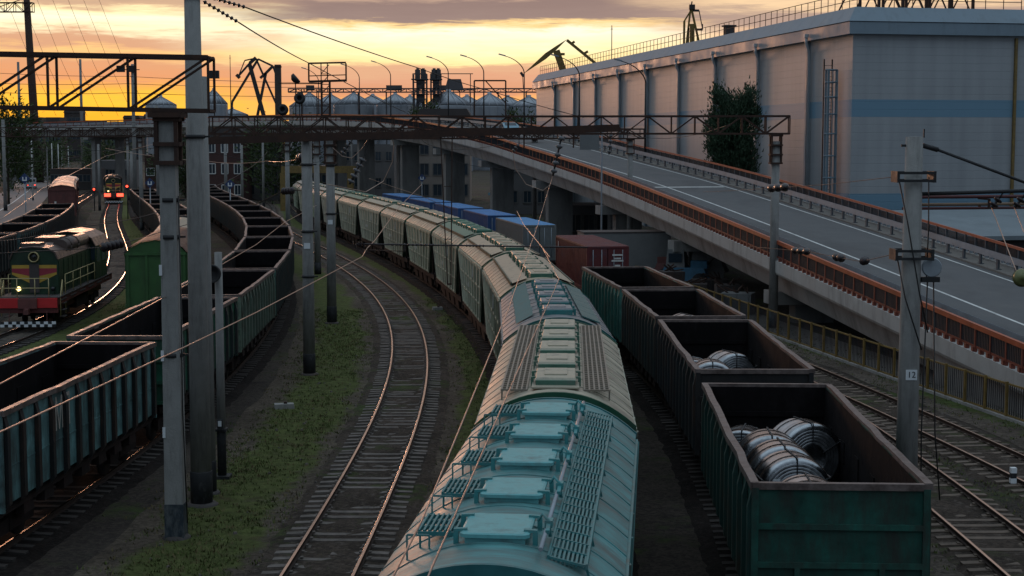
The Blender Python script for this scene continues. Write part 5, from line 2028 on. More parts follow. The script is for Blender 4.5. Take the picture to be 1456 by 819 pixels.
for k, (y, L, H, c1, c2, lab) in enumerate(items):
    s = P_KON.s_of_y(y) + L / 2
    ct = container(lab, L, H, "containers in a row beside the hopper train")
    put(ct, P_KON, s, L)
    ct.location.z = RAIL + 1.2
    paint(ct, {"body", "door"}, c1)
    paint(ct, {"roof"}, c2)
    flat_wagon(P_KON, s, L + .9, ["flat wagon under the dark red container", "flat wagon under the grey container with a pale blue roof", "flat wagon under the deep blue container", "flat wagon under the third blue container", "flat wagon under the fourth blue container", "flat wagon under the farthest blue container"][k])
    if k == 0:
        mk = MB()
        for z, wd in ((2.05, .75), (1.85, .5), (1.72, .85), (1.45, .4)):
            mk.box((.55, -L / 2 - .035, z), (wd * .8, .01, .09))
        mk.build("marking", M["white_paint"], ct)
        MB().box((-1.226, L / 2 - 1.0, 2.1), (.01, .14, .3)).build("marking", M["white_paint"], ct)

# ---------------------------------------------------------------- poles, portals and overhead line equipment
def insul(mb, a, b, n, r, m=0, m_rod=1):
    """A string of discs between two points."""
    a, b = Vector(a), Vector(b)
    d = b - a
    q = d.to_track_quat("Z", "Y").to_matrix().to_4x4()
    L_ = d.length
    mb.tube([a, b], r * .28, 6, m_rod)
    for k in range(n):
        c = a + d * ((k + .5) / n)
        h = L_ / n
        mb.lathe([(r * .3, -h * .36), (r, -h * .18), (r * .92, h * .02), (r * .35, h * .2)], 14, Matrix.Translation(c) @ q, m)

def pole(name, label, x, y, h, r0, r1, base_h=.9, base_mat="black_paint", collars=(), plate=None, group=None, square=False, z0=0.0, foot=True):
    t = thing(name, label, "pole", (x, y, z0), 0, group)
    mb = MB()
    if square:
        mb.box((0, 0, h / 2 + base_h / 2), (2 * r0, 2 * r0, h - base_h), 0, None, r1 / r0)
    else:
        mb.lathe([(r0 * .995, base_h), (r0 + (r1 - r0) * .5, base_h + (h - base_h) * .5), (r1, h - .01), (0, h)], 18)
    mb.build("shaft", M["concrete"], t)
    mb = MB()
    if square:
        mb.box((0, 0, base_h / 2 - .1), (2 * r0 * 1.05, 2 * r0 * 1.05, base_h + .2))
    else:
        mb.lathe([(r0 * 1.06, -.2), (r0 * 1.06, base_h - .02), (r0 * 1.02, base_h), (0, base_h)], 18)
    mb.build("painted_base", M[base_mat], t)
    if foot:
        MB().lathe([(r0 * 1.7, -.2), (r0 * 1.6, .03), (r0 * 1.25, .09), (0, .09)], 14).build("footing", M["scrap"], t)
    for z in collars:
        mb = MB()
        rr_ = (r0 + (r1 - r0) * z / h) + .02
        mb.lathe([(rr_, z - .05), (rr_ + .025, z - .05), (rr_ + .025, z + .05), (rr_, z + .05)], 18)
        mb.bar((rr_, 0, z), (rr_ + .16, 0, z), .05)
        mb.build("collar", M["dark_steel"], t)
    if plate:
        z, txt = plate
        rr_ = (r0 + (r1 - r0) * z / h) + .015
        pb = MB().box((0, -rr_, z), (.26, .02, .24)).build("number_plate", M["plate"], t)
        if txt:
            text_mesh(txt, .2, "number", M["plate_ink"], pb, Matrix.Translation((0, -rr_ - .014, z)) @ Matrix.Rotation(rad(90), 4, "X"))
    return t

def truss(mb, a, b, h, w, panel, chord=.11, web=.07, style="N"):
    """Box lattice girder from a to b (points on the bottom chord's middle), height h, width w."""
    a, b = Vector(a), Vector(b)
    d = (b - a)
    L_ = d.length
    u = d / L_
    s = Vector((-u.y, u.x, 0)).normalized() * (w / 2)
    up = Vector((0, 0, h))
    n = max(1, int(round(L_ / panel)))
    for sg in (-1, 1):
        mb.bar(a + s * sg, b + s * sg, chord)
        mb.bar(a + s * sg + up, b + s * sg + up, chord)
        for k in range(n + 1):
            p_ = a + d * (k / n) + s * sg
            mb.bar(p_, p_ + up, web)
            if k < n:
                q_ = a + d * ((k + 1) / n) + s * sg
                if style == "W" and k % 2:
                    mb.bar(p_ + up, q_, web)
                else:
                    mb.bar(p_, q_ + up, web)
    for k in range(n + 1):
        p_ = a + d * (k / n)
        mb.bar(p_ - s, p_ + s, web)
        mb.bar(p_ - s + up, p_ + s + up, web)

# pole at the front with the top off the picture, and its twin behind
pb_ = at_z(287, 718, 0)
main_pole = pole("concrete_pole", "thickest round concrete pole, black base, running out of the top of the picture", pb_.x, pb_.y, 14.4, .285, .205, .95, collars=(9.95, 13.6), group="concrete poles")
mb = MB()
mb.tube([(.23, .05, 13.62), (.75, .25, 13.55)], .03, 6)
insul(mb, (.28, .06, 13.66), (1.25, 1.0, 13.42), 9, .055)
insul(mb, (.28, .06, 13.5), (1.05, .9, 13.02), 8, .055)
insul(mb, (-.22, .0, 13.62), (-.62, .1, 13.60), 3, .06)
mb.build("insulators", [M["porcelain"], M["dark_steel"]], main_pole)
pole("concrete_pole", "slimmer concrete pole standing close behind the thickest one, its dark base overlapping", pb_.x - .06, pb_.y + 1.35, 11.6, .20, .14, .95, group="concrete poles")
# short post with round loudspeaker
p3 = at_z(316, 680, 0)
sp3 = pole("loudspeaker_post", "short slim grey post with a round black loudspeaker at its top", p3.x, p3.y, 6.65, .125, .11, 1.45, square=False)
mb = MB()
A3 = Matrix.Translation((-.12, -.32, 6.05)) @ Matrix.Rotation(rad(90), 4, "X")
mb.lathe([(.05, -.25), (.17, -.2), (.26, 0), (.27, .16), (.24, .17), (.16, .05), (.06, .0), (0, .02)], 20, A3)
mb.bar((0, -.1, 6.05), (-.1, -.15, 6.05), .05)
mb.build("loudspeaker", M["dark_steel"], sp3)
mb = MB()
mb.box((0, -.17, 1.62), (.16, .10, .30))
mb.box((0, 0, 1.45), (.34, .34, .07))
mb.box((0, 0, .05), (.5, .5, .1))
mb.build("base_fittings", M["black_paint"], sp3)
MB().box((0, -.235, 1.66), (.10, .02, .16)).build("label_plate", M["plate"], sp3)

# portal 1: pole 250 and the near lattice girder at upper left
p2 = at_z(251, 765, 0)
por1 = pole("catenary_portal", "near lattice portal at upper left on a square concrete pole with rusty bracket", p2.x, p2.y, 10.45, .225, .185, .9, "blue_black", collars=(8.4, 7.5, 4.6), square=True)
por1["category"] = "catenary portal"
mb = MB()
truss(mb, (-10.5, .1, 10.75), (1.05, .1, 10.55), 1.28, .75, 1.95, .095, .055, "N")
mb.build("lattice_girder", M["rust_steel"], por1)
mb = MB()
for x in (-.24, .24):
    for y in (-.24, .24):
        mb.bar((x, y, 9.25), (x, y, 10.6), .09)
for z in (9.3, 9.75, 10.35, 10.5):
    for y in (-.26, .26):
        mb.bar((-.3, y, z), (.34, y, z), .10)
    for x in (-.26, .26):
        mb.bar((x, -.28, z), (x, .28, z), .10)
mb.box((0, 0, 10.45), (.8, .8, .12))
mb.build("bracket", M["rust_steel"], por1)
mb = MB()
mb.tube([(.24, -.1, 8.5), (.26, -.15, 6), (.24, -.12, 3.2), (.3, -.1, .4)], .018, 5)
mb.build("cable", M["wire"], por1)
for z in (7.1, 3.1, 5.0):
    MB().box((-.2, -.235, z - .4), (.07, .02, .26)).build("number_plate", M["plate"], por1)

# portal 3: pole 440 with the long thick beam across
p4 = at_z(440, 533, 0)
Y3 = p4.y
por3 = pole("catenary_portal", "thick dark cross beam with a hanging drop bracket, on the left concrete pole", p4.x, Y3, 10.0, .25, .22, .92, collars=(8.9, 6.1, 4.2), plate=(5.5, ""))
por3["category"] = "catenary portal"
l3, r3 = at_y(291, 201, Y3) - p4, at_y(880, 181, Y3) - p4
z3 = lambda t: 9.83 + .62 * t
mb = MB()
n3 = 24
A_, B_ = Vector((l3.x, -.3, 9.88)), Vector((r3.x, -.3, 10.42))
mb.bar(A_, B_, .22, .30)
mb.bar(A_ + Vector((0, .6, 0)), B_ + Vector((0, .6, 0)), .12, .16)
for k in range(13):
    t = k / 12
    p_ = A_ + (B_ - A_) * t
    mb.bar(p_, p_ + Vector((0, .6, 0)), .08)
mb.build("beam", M["rust_steel"], por3)
q3 = at_y(290, 400, Y3) - p4
mb = MB()
mb.lathe([(.24, 0), (.22, 9.9), (0, 9.9)], 16, Matrix.Translation((l3.x - .05, 0, 0)))
mb.build("far_pole", M["concrete"], por3)
ru = MB()
xr = at_y(632, 250, Y3).x - p4.x
zb = at_y(635, 403, Y3).z
ru.bar((xr - .15, -.3, 10.2), (xr + .12, -.3, zb), .045)
ru.bar((xr + .34, -.3, 10.2), (xr + .27, -.3, zb), .045)
ru.bar((xr + .1, -.3, zb), (xr + .3, -.3, zb), .07)
for t in (.35, .7):
    z = 10.2 + (zb - 10.2) * t
    ru.bar((xr - .0, -.3, z), (xr + .3, -.3, z), .03)
for px_ in (745, 815):
    x = at_y(px_, 185, Y3).x - p4.x
    ru.bar((x, -.3, 10.3), (x, -.3, 9.6), .06)
ru.build("drop_bracket", M["rust_steel"], por3)
za = at_y(600, 347, Y3).z
arm = MB()
xl, xr2 = at_y(508, 346, Y3).x - p4.x, at_y(836, 352, Y3).x - p4.x
arm.tube([(xl, -.3, za + .02), (xr2, -.3, za - .12)], .035, 7)
insul(arm, (at_y(556, 345, Y3).x - p4.x, -.3, za), (at_y(620, 347, Y3).x - p4.x, -.3, za - .02), 11, .06)
insul(arm, (at_y(662, 349, Y3).x - p4.x, -.3, za - .05), (at_y(690, 350, Y3).x - p4.x, -.3, za - .06), 6, .06)
arm.bar((at_y(575, 352, Y3).x - p4.x, -.3, za - .28), (xl + .2, -.3, za - .22), .03)
arm.bar((at_y(576, 347, Y3).x - p4.x, -.3, za), (at_y(576, 356, Y3).x - p4.x, -.3, za - .28), .06)
for k in range(5):
    arm.box((xl - .15 + .12 * k, -.3, za + random.uniform(-.08, .1)), (.05, .10, .16))
arm.build("steady_arm", [M["porcelain"], M["dark_steel"]], por3)
# hanging insulators under the beam
for (xa, ya, xb, yb, nn, rr_) in ((500, 200, 486, 220, 4, .12), (517, 224, 497, 262, 5, .17)):
    s_ = MB()
    insul(s_, at_y(xa, ya, Y3) - p4, at_y(xb, yb, Y3) - p4, nn, rr_)
    s_.bar(at_y(xa, ya, Y3) - p4, at_y(xa + 12, 191, Y3) - p4, .03, m=1)
    s_.build("insulator_string", [M["ceramic_grey"], M["dark_steel"]], por3)

# portal 2: poles 472 and 1099 with the long lattice girder
p5 = at_z(472, 460, 0)
p12 = at_z(1099, 466, 0)
por2 = pole("catenary_portal", "long lattice portal ending before the ramp, with an empty sign frame on top", p5.x, p5.y, 10.05, .26, .22, .95, collars=(8.6, 6.0), plate=(5.55, ""))
por2["category"] = "catenary portal"
e = p12 - p5
mb = MB()
zbot, ztop = 10.3, 11.22
ex = at_y(1122, 180, p12.y) - p5
sx = at_y(300, 180, p5.y) - p5
truss(mb, (sx.x, 0, zbot), (ex.x, e.y, zbot), ztop - zbot, .7, 1.25, .10, .06, "W")
mb.build("lattice_girder", M["rust_steel"], por2)
mb = MB()
mb.lathe([(.255, .9), (.21, 9.9), (0, 9.9)], 16, Matrix.Translation((e.x, e.y, 0)))
mb.build("far_pole", M["concrete"], por2)
MB().lathe([(.28, -.2), (.28, .9), (0, .9)], 16, Matrix.Translation((e.x, e.y, 0))).build("painted_base", M["blue_black"], por2)
for (cx, cy) in ((0, 0), (e.x, e.y)):
    mb = MB()
    for x in (-.25, .25):
        for y in (-.25, .25):
            mb.bar((cx + x, cy + y, 8.7), (cx + x, cy + y, 10.3), .09)
    for z in (8.75, 9.2, 9.7, 10.2):
        mb.box((cx, cy, z), (.66, .66, .09))
    mb.build("bracket", M["rust_steel"], por2)
mb = MB()
zt1, zt0 = at_y(465, 90, p5.y).z, at_y(465, 116, p5.y).z
for x in (-.42, .02):
    for y in (-.2, .2):
        mb.bar((x, y, 11.2), (x, y, zt0), .06)
for k in range(5):
    z = 11.3 + k * .55
    mb.bar((-.42, -.2, z), (.02, -.2, z + .5), .04)
    mb.bar((-.42, -.2, z), (.02, -.2, z), .04)
xa, xb = at_y(439, 100, p5.y).x - p5.x, at_y(492, 100, p5.y).x - p5.x
mb.bar((xa, 0, zt1), (xb, 0, zt1 + .04), .09)
mb.bar((xa, 0, zt0), (xb, 0, zt0 + .06), .12)
mb.bar((xa + .05, 0, zt0 + .3), (xb, 0, zt0 + .36), .05)
for x in (xa, xb, xa + (xb - xa) * .33, (xa + xb) / 2):
    mb.bar((x, 0, zt0), (x, 0, zt1), .08 if x in (xa, xb) else .05)
mb.build("sign_frame", M["rust_steel"], por2)
# loudspeakers and floodlights sitting on the girder
for px_, py_, kind in ((402, 156, "round"), (426, 140, "round"), (420, 112, "tilt"), (304, 106, "flood")):
    mb = MB()
    q_ = at_y(px_, py_, p5.y)
    c_ = (q_.x - p5.x, 0, q_.z)
    if kind == "round":
        mb.lathe([(.10, -.12), (.30, -.1), (.30, .1), (.13, .12), (.12, -.1)], 16, Matrix.Translation(c_) @ Matrix.Rotation(rad(80), 4, "X"))
    elif kind == "tilt":
        mb.lathe([(.12, -.2), (.30, -.05), (.30, .1), (0, .1)], 14, Matrix.Translation(c_) @ Matrix.Rotation(rad(50), 4, "Y"))
    else:
        mb.box(c_, (.55, .3, .42))
    mb.bar((c_[0], 0, c_[2] - .2), (c_[0], 0, 11.2), .05)
    mb.build("floodlight" if kind in ("flood", "tilt") else "loudspeaker", M["dark_steel"], por2)
for xx in (xa + .0, xa + .9, -.9):
    pass
mb = MB()
for px_ in (428, 450, 456):
    q_ = at_y(px_, 140, p5.y)
    mb.bar((q_.x - p5.x, .2, 11.2), (q_.x - p5.x, .2, q_.z + .5), .05)
mb.bar((at_y(395, 120, p5.y).x - p5.x, .2, 13.0), (at_y(458, 120, p5.y).x - p5.x, .2, 13.0), .05)
mb.build("handrail", M["rust_steel"], por2)
# empty rectangular frame above the girder further right (672..719)
mb = MB()
xa, xb = at_y(674, 120, p5.y).x - p5.x, at_y(719, 120, p5.y).x - p5.x
za_ = at_y(700, 114, p5.y).z
for x in (xa, xb):
    mb.bar((x, .6, 11.2), (x, .6, za_), .08)
mb.bar((xa, .6, za_), (xb, .6, za_), .08)
mb.bar((xb - 1.1, .6, za_), (xb, .6, za_ - 1.2), .06)
mb.build("empty_frame", M["rust_steel"], por2)
# insulator strings under this girder
for (xa, ya, xb, yb, nn) in ((799, 192, 786, 250, 5), (869, 190, 866, 220, 4), (738, 205, 729, 216, 3)):
    s_ = MB()
    A_ = at_y(xa, ya, p5.y + .8) - p5
    s_.bar((A_.x, A_.y, 10.3), A_, .04, m=1)
    insul(s_, A_, at_y(xb, yb, p5.y + .8) - p5, nn, .19 if nn == 5 else .12)
    s_.build("insulator_string", [M["ceramic_grey"], M["dark_steel"]], por2)

# portals further away
def portal(label, pa, pb, z_bot, z_top, over_l=0.0, over_r=0.0, top_extra=None, r=.24):
    t = thing("catenary_portal", label, "catenary portal", (pa[0], pa[1], 0), 0, "distant catenary portals")
    e_ = Vector((pb[0] - pa[0], pb[1] - pa[1], 0))
    for o_ in (Vector((0, 0, 0)), e_):
        MB().lathe([(r, 0), (r * .85, z_bot), (0, z_bot)], 14, Matrix.Translation(o_)).build("pole", M["concrete"], t)
        MB().lathe([(r * 1.1, -.1), (r * 1.1, .9), (0, .9)], 14, Matrix.Translation(o_)).build("painted_base", M["black_paint"], t)
        mb_ = MB()
        for z in (z_bot - 1.2, z_bot - .6, z_bot - .1):
            mb_.box((o_.x, o_.y, z), (.66, .66, .10))
        for sx_ in (-.28, .28):
            mb_.bar((o_.x + sx_, o_.y - .28, z_bot - 1.2), (o_.x + sx_, o_.y - .28, z_bot), .08)
        mb_.build("bracket", M["rust_steel"], t)
    u_ = e_.normalized()
    mb_ = MB()
    truss(mb_, Vector((0, 0, z_bot)) - u_ * over_l, e_ + Vector((0, 0, z_bot)) + u_ * over_r, z_top - z_bot, .8, 1.4, .11, .07, "W")
    mb_.build("lattice_girder", M["rust_steel"], t)
    return t
a6, a10 = at_z(452, 390, 0), at_z(895, 378, 0)
portal("second lattice portal, from behind the tall pole to the slim pole before the ramp", a6, a10, 10.2, 10.95, 7.5, 1.0)
a7, a11 = at_z(410, 348, 0), at_z(760, 330, 0)
portal("third lattice portal, its right pole rising between the blue container and the ramp", a7, a11, 10.3, 11.2, 2.0, 1.0)
a8 = at_z(202, 328, 0)
portal("lattice portal across the far left tracks, its pole beside the distant locomotive", (a8.x - 27.0, a8.y + 3), a8, 10.6, 11.6, 2, 1.5)
a9 = at_z(183, 285, 0)
portal("farthest lattice portal on the left, just in front of the overpass", (a9.x - 36, a9.y + 4), a9, 11.0, 12.2, 2, 24)
# lamp mast with floodlights (193) and others sticking up at left
q_ = at_z(193, 303, 0)
lm = pole("lamp_mast", "tall pale lamp mast between the distant poles at left, rising above the lattice", q_.x, q_.y, 21.0, .30, .2, .9)
lm["category"] = "lamp mast"
mb = MB()
for k in (-1, 1):
    mb.box((k * .7 - .9, -.2, 20.3), (1.1, .5, .9))
mb.bar((-2, 0, 20.2), (1, 0, 20.2), .12)
mb.build("floodlight", M["dark_steel"], lm)
for px_, y_, top, lab in ((29, 385, 88, "grey pole at far left rising above the overpass, thinner than the brown mast"), (117, 380, 84, "grey pole left of the lamp mast, topped by the lattice bar"), (320, 230, 200, "pale pole before the red brick house"), (186, 250, 215, "pole close to the distant locomotive's right side")):
    q_ = at_y(px_, 200, y_)
    pole("concrete_pole", lab, q_.x, q_.y, at_y(px_, top, y_).z, .27 * max(1, y_ / 260), .2 * max(1, y_ / 260), .9, group="distant concrete poles")
# tall brown mast leaning slightly at the left edge
q0, q1 = at_y(50, 190, 395), at_y(36, -30, 395)
ms = thing("lattice_mast", "tall brown mast leaning left in the upper left corner, with a cross arm", "mast", (q0.x, 395, 0))
mb = MB()
top_x = q1.x - q0.x
mb.tube([(.6, 0, 0), (0, 0, q0.z), (top_x, 0, q1.z)], [1.3, 1.1, .75], 12)
mb.build("shaft", M["rust_steel"], ms)
mb = MB()
zc_ = at_y(20, 17, 395).z
truss(mb, (top_x - 10, 0, zc_), (top_x + 1.8, 0, zc_), 2.3, 1.8, 2.4, .2, .14, "W")
mb.bar((top_x - 10.8, 0, zc_), (top_x + 1.5, 0, zc_ + 4), .18)
mb.build("cross_arm", M["rust_steel"], ms)

# round pole at right with cantilever arms
p13 = Vector((9.3, 35.6, 0))
rp = pole("catenary_pole", "grey round concrete pole at right behind the nearest coil wagon, with a number plate", p13.x, p13.y, 9.93, .27, .195, .9, plate=(4.4, "12"))
rp["category"] = "catenary pole"
for z in (9.0, 7.2):
    mb = MB()
    for y in (-.28, .28):
        mb.bar((-.42, y, z - .09), (.42, y, z - .09), .05, .06)
        mb.bar((-.42, y, z + .09), (.42, y, z + .09), .05, .06)
    for x in (-.42, .42):
        mb.box((x, 0, z), (.06, .6, .26))
    mb.build("clamp", M["dark_steel"], rp)
arm = MB()
arm.tube([(.2, 0, 9.72), (.55, .02, 9.62)], .06, 8)
arm.tube([(.55, .02, 9.62), (3.6, .1, 8.50)], .035, 7)
arm.tube([(.2, 0, 8.6), (4.2, .1, 8.72)], .045, 7)
arm.tube([(-.3, 0, 9.72), (.3, 0, 9.72)], .03, 6)
arm.bar((.22, 0, 9.9), (.22, 0, 10.1), .03)
arm.build("cantilever", M["dark_steel"], rp)
for x in (1.92, 2.45):
    mb = MB()
    mb.tube([(x + .2, .05, 8.66), (x + .1, .05, 8.5)], .02, 5, 1)
    insul(mb, (x + .1, .05, 8.5), (x - .08, .02, 8.28), 2, .11)
    mb.build("insulator", [M["porcelain"], M["dark_steel"]], rp)
wt = MB()
wt.lathe([(0, -.05), (.21, -.05), (.23, -.03), (.19, 0), (.23, .03), (.21, .05), (0, .05)], 24, Matrix.Translation((.45, -.1, 6.9)) @ Matrix.Rotation(rad(90), 4, "X"), 0, False)
wt.build("pulley", M["galv"], rp)
wt = MB()
wt.box((.42, -.1, 6.62), (.42, .14, .12))
wt.tube([(.5, -.1, 6.6), (.62, -.12, 3.0), (.78, -.1, 1.4)], .018, 5)
wt.tube([(.36, -.1, 6.6), (.30, -.12, 3.0), (.35, -.1, .6)], .018, 5)
wt.tube([(.33, -.1, 9.0), (.35, -.12, 7.8), (.33, -.1, 6.6)], .016, 5)
wt.tube([(-.35, -.1, 8.9), (-.18, -.32, 7.9), (.1, -.34, 6.4), (.34, -.3, 5.4)], .018, 5)
wt.tube([(-.35, -.1, 7.1), (-.2, -.3, 6.2), (.2, -.33, 5.0)], .018, 5)
wt.build("tension_cable", M["wire"], rp)

# ---------------------------------------------------------------- overhead wires
def wire(name, label, pts, r=.013, mat="wire", sag=0.0, ins=(), group=None):
    """Cable through points, each span sagging; ins: (span index, t0, t1, discs, radius)."""
    t = thing(name, label, "cable", pts[0], 0, group)
    o_ = Vector(pts[0])
    q_ = []
    for i in range(len(pts) - 1):
        a_, b_ = Vector(pts[i]), Vector(pts[i + 1])
        n = 10
        for k in range(n + (1 if i == len(pts) - 2 else 0)):
            s_ = k / n
            p_ = a_ + (b_ - a_) * s_
            p_.z -= sag * 4 * s_ * (1 - s_)
            q_.append(p_ - o_)
    mb_ = MB()
    mb_.tube(q_, r, 5)
    mb_.build("conductor", M[mat], t)
    for i, t0, t1, n, rr_ in ins:
        a_, b_ = Vector(pts[i]), Vector(pts[i + 1])
        mb_ = MB()
        insul(mb_, a_ + (b_ - a_) * t0 - o_, a_ + (b_ - a_) * t1 - o_, n, rr_)
        mb_.build("insulator", [M["porcelain"], M["dark_steel"]], t)
    return t
GC = "overhead line cables"
pt = lambda px_, py_, y_: tuple(at_y(px_, py_, y_))
mp = Vector((pb_.x, pb_.y, 0))
wire("overhead_cable", "upper dark cable from the thickest pole sloping down to the right across the sky", [tuple(mp + Vector((1.25, 1.0, 13.42))), pt(590, 95, 66), pt(700, 130, 83), pt(830, 167, 84)], .02, sag=.05, group=GC)
wire("overhead_cable", "lower dark cable from the thickest pole crossing before the empty sign frame", [tuple(mp + Vector((1.05, .9, 13.02))), pt(440, 90, 66), pt(577, 160, 96)], .02, sag=.05, group=GC)
wire("contact_wire", "pale contact wire crossing the lower left over the weathered teal wagon", [pt(-40, 633, 18.6), pt(268, 491, 27), pt(364, 444.6, 33), pt(515, 365, 50), pt(522, 353, Y3 - .4)], .0135, "copper", group=GC)
wire("contact_wire", "pale contact wire at far lower left rising over the open wagons to the thick poles", [pt(-40, 567, 22.0), pt(202, 440, 34), pt(243, 418, 38), pt(364, 348, 56), pt(405, 316, 74), pt(450, 292, 110)], .0135, "copper", group=GC)
wire("contact_wire", "glowing wire from the hanging bracket up to the right over the hopper train", [pt(522, 353, Y3 - .4), pt(533, 342, 68), pt(566, 296, 100), pt(600, 262, 128)], .022, "copper", group=GC)
wire("contact_wire", "pale wire running from the bottom edge up over the second hopper to the big insulators", [pt(551, 835, 13.0), pt(600, 740, 15.4), pt(671.7, 565, 22.5), pt(722.6, 440, 34), pt(750, 362, 50), pt(764.6, 320, 66), tuple(at_y(786, 250, p5.y + .8))], .0105, "copper", group=GC)
wire("contact_wire", "pale wire across the near teal hopper's steps and on to the red container", [pt(605, 828, 13.2), pt(674, 671, 17.6), pt(734, 532.5, 24.8), pt(775.8, 440, 34.5), pt(795, 397, 44), pt(772, 354, 58)], .0105, "copper", group=GC)
wire("contact_wire", "short warm wire slanting down to the red container from the upper left", [pt(735, 300, 86), pt(745, 320, 74), pt(772, 353, 58), pt(782, 366, 52)], .016, "copper", group=GC)
wire("jumper_cable", "looping pale jumper wire hanging between the insulators beside the ramp", [pt(729, 216, 84), pt(733, 240, 84), pt(748, 262, 84), pt(772, 271, 84), pt(783, 262, 84)], .018, "copper", group=GC)
wire("jumper_cable", "long curved pale jumper wire under the thick beam, over the hopper roofs", [pt(466, 262, Y3), pt(520, 273, Y3 + 1), pt(545, 258, Y3 + 2), pt(558, 230, Y3 + 2), pt(560, 205, Y3 + 2), pt(556, 192, Y3 + 1)], .018, "copper", group=GC)
wire("jumper_cable", "small curved jumper wire under the thick beam between two insulator strings", [pt(473, 210, Y3), pt(486, 222, Y3), pt(500, 225, Y3), pt(514, 212, Y3), pt(524, 197, Y3)], .016, "copper", group=GC)
wire("overhead_cable", "orange lit wire passing behind the beam over the blue containers", [pt(525, 254, 110), pt(560, 266, 112), pt(600, 279, 114), pt(640, 296, 118)], .02, "copper", group=GC)
wire("overhead_cable", "thin wire from the right pole to the left with two dark insulator balls", [tuple(p13 + Vector((-.42, 0, 9.0))), pt(1180, 262, 50), pt(1060, 270, 70), pt(1000, 273, 84)], .010, ins=((1, .42, .66, 3, .17),), group=GC)
wire("overhead_cable", "thin wire from the right pole's lower clamp crossing the ramp railing", [tuple(p13 + Vector((-.42, 0, 7.2))), pt(1225, 372, 40), pt(1150, 358, 52), pt(1060, 350, 68)], .010, ins=((0, .84, .98, 2, .11), (1, .3, .45, 2, .13), (2, .0, .22, 3, .13)), group=GC)
wire("overhead_cable", "steep pale wire dropping from the right cantilever to a round green insulator", [tuple(p13 + Vector((1.84, .02, 8.28))), pt(1446, 388, 34)], .012, "copper", group=GC)
gi = thing("strain_insulator", "round green ringed insulator at the right edge over the roadway", "insulator", pt(1453, 395, 34))
mb = MB()
mb.lathe([(.05, -.14), (.17, -.12), (.2, -.05), (.15, -.03), (.2, .03), (.17, .09), (.08, .12), (.08, .2), (0, .2)], 20, Matrix.Rotation(rad(75), 4, "X"))
mb.build("porcelain", pmat("green_porcelain", (.12, .13, .05), .25), gi)
MB().tube([(0, .1, 0), (1.2, 1.2, .25), (3, 3, .6)], .012, 5).build("wire", M["wire"], gi)
wire("overhead_cable", "second steep pale wire at the right edge, from the cantilever's outer insulator", [tuple(p13 + Vector((2.37, .02, 8.28))), pt(1456, 330, 34.5), pt(1490, 400, 33)], .012, "copper", group=GC)
wire("overhead_cable", "faint cable crossing from the left edge to the thick pole, above the green locomotive", [pt(-30, 345, 45), pt(110, 322, 52), pt(230, 300, 60), pt(290, 270, 70), pt(350, 242, 84), pt(380, 216, 100)], .014, sag=.1, group=GC)
wire("overhead_cable", "level pale cable behind the thick pole running right to the round insulator", [pt(150, 211, 90), pt(300, 230, 84), pt(380, 229, 78), pt(432, 224, Y3 + .3)], .014, "copper", sag=.1, ins=((2, .9, 1.0, 2, .2),), group=GC)
wire("overhead_cable", "cable with a grey ribbed insulator in front of the green boxcar's left corner", [pt(-30, 362, 44), pt(145, 352, 50), pt(178, 345, 51), pt(270, 318, 60)], .014, ins=((1, .0, .9, 5, .16),), group=GC)
wire("overhead_cable", "warm wire descending from the upper right to the brown boxcars", [pt(0, 312, 84), pt(60, 268, 110), pt(150, 222, 150), pt(250, 196, 170)], .018, "copper", sag=.05, group=GC)
wire("overhead_cable", "horizontal insulated strut wire left of the tall concrete pole over the bend", [pt(360, 292, 70), pt(402, 272, 66.5), pt(418, 271, 66), pt(434, 270, Y3 + .3)], .02, ins=((1, .0, 1.0, 4, .16),), group=GC)
for k, (ya, yb, dep, lab) in enumerate(((103, 118, 200, "upper thin cable strung across the orange sky at left"), (118, 124, 190, "middle thin cable across the orange sky at left"), (131, 137, 175, "lower thin cable across the orange sky at left"))):
    wire("overhead_cable", lab, [pt(-20, ya, dep), pt(180, (ya + yb) / 2 - 2, dep), pt(460, yb, dep + 5)], .03, sag=.15, group=GC)
for k in range(7):
    xa = 5 + k * 22
    wire("overhead_cable", ["steep thin guy cable nearest the left edge of the sky", "second steep guy cable from the left, over the brown mast", "third steep guy cable, just right of the brown mast", "fourth steep guy cable in the bright sky at left", "fifth steep guy cable, fading over the lattice", "sixth steep guy cable reaching the lamp mast", "rightmost steep guy cable in the left sky"][k], [pt(xa, -10, 150), pt(xa + 40, 90, 165), pt(xa + 75, 165, 175)], .016, group="steep guy cables in the left sky")

for pts_, lab in (
        ([pt(-20, 176, 120), pt(150, 172, 120), pt(430, 181, 122)], "taut dark cable just under the lattice girder at left"),
        ([pt(-20, 205, 110), pt(130, 214, 110), pt(240, 208, 112)], "sagging dark cable left of the square pole, above the boxcars"),
        ([pt(300, 215, 100), pt(400, 236, 105), pt(470, 226, 110)], "sagging cable in front of the red brick house"),
        ([pt(-20, 232, 130), pt(90, 226, 140), pt(190, 205, 160)], "dark cable crossing over the white street posts"),
        ([pt(640, 228, 120), pt(700, 238, 125), pt(760, 240, 130)], "thin pale cable before the beige house's pier"),
        ([pt(590, 186, 90), pt(610, 206, 95), pt(660, 212, 100), pt(730, 200, 110)], "sagging cable under the thick beam, right of the drop bracket"),
        ([pt(880, 190, 84), pt(960, 196, 100), pt(1040, 176, 82)], "slack cable below the lattice in front of the dark evergreen")):
    wire("overhead_cable", lab, pts_, .016, sag=.12, group=GC)
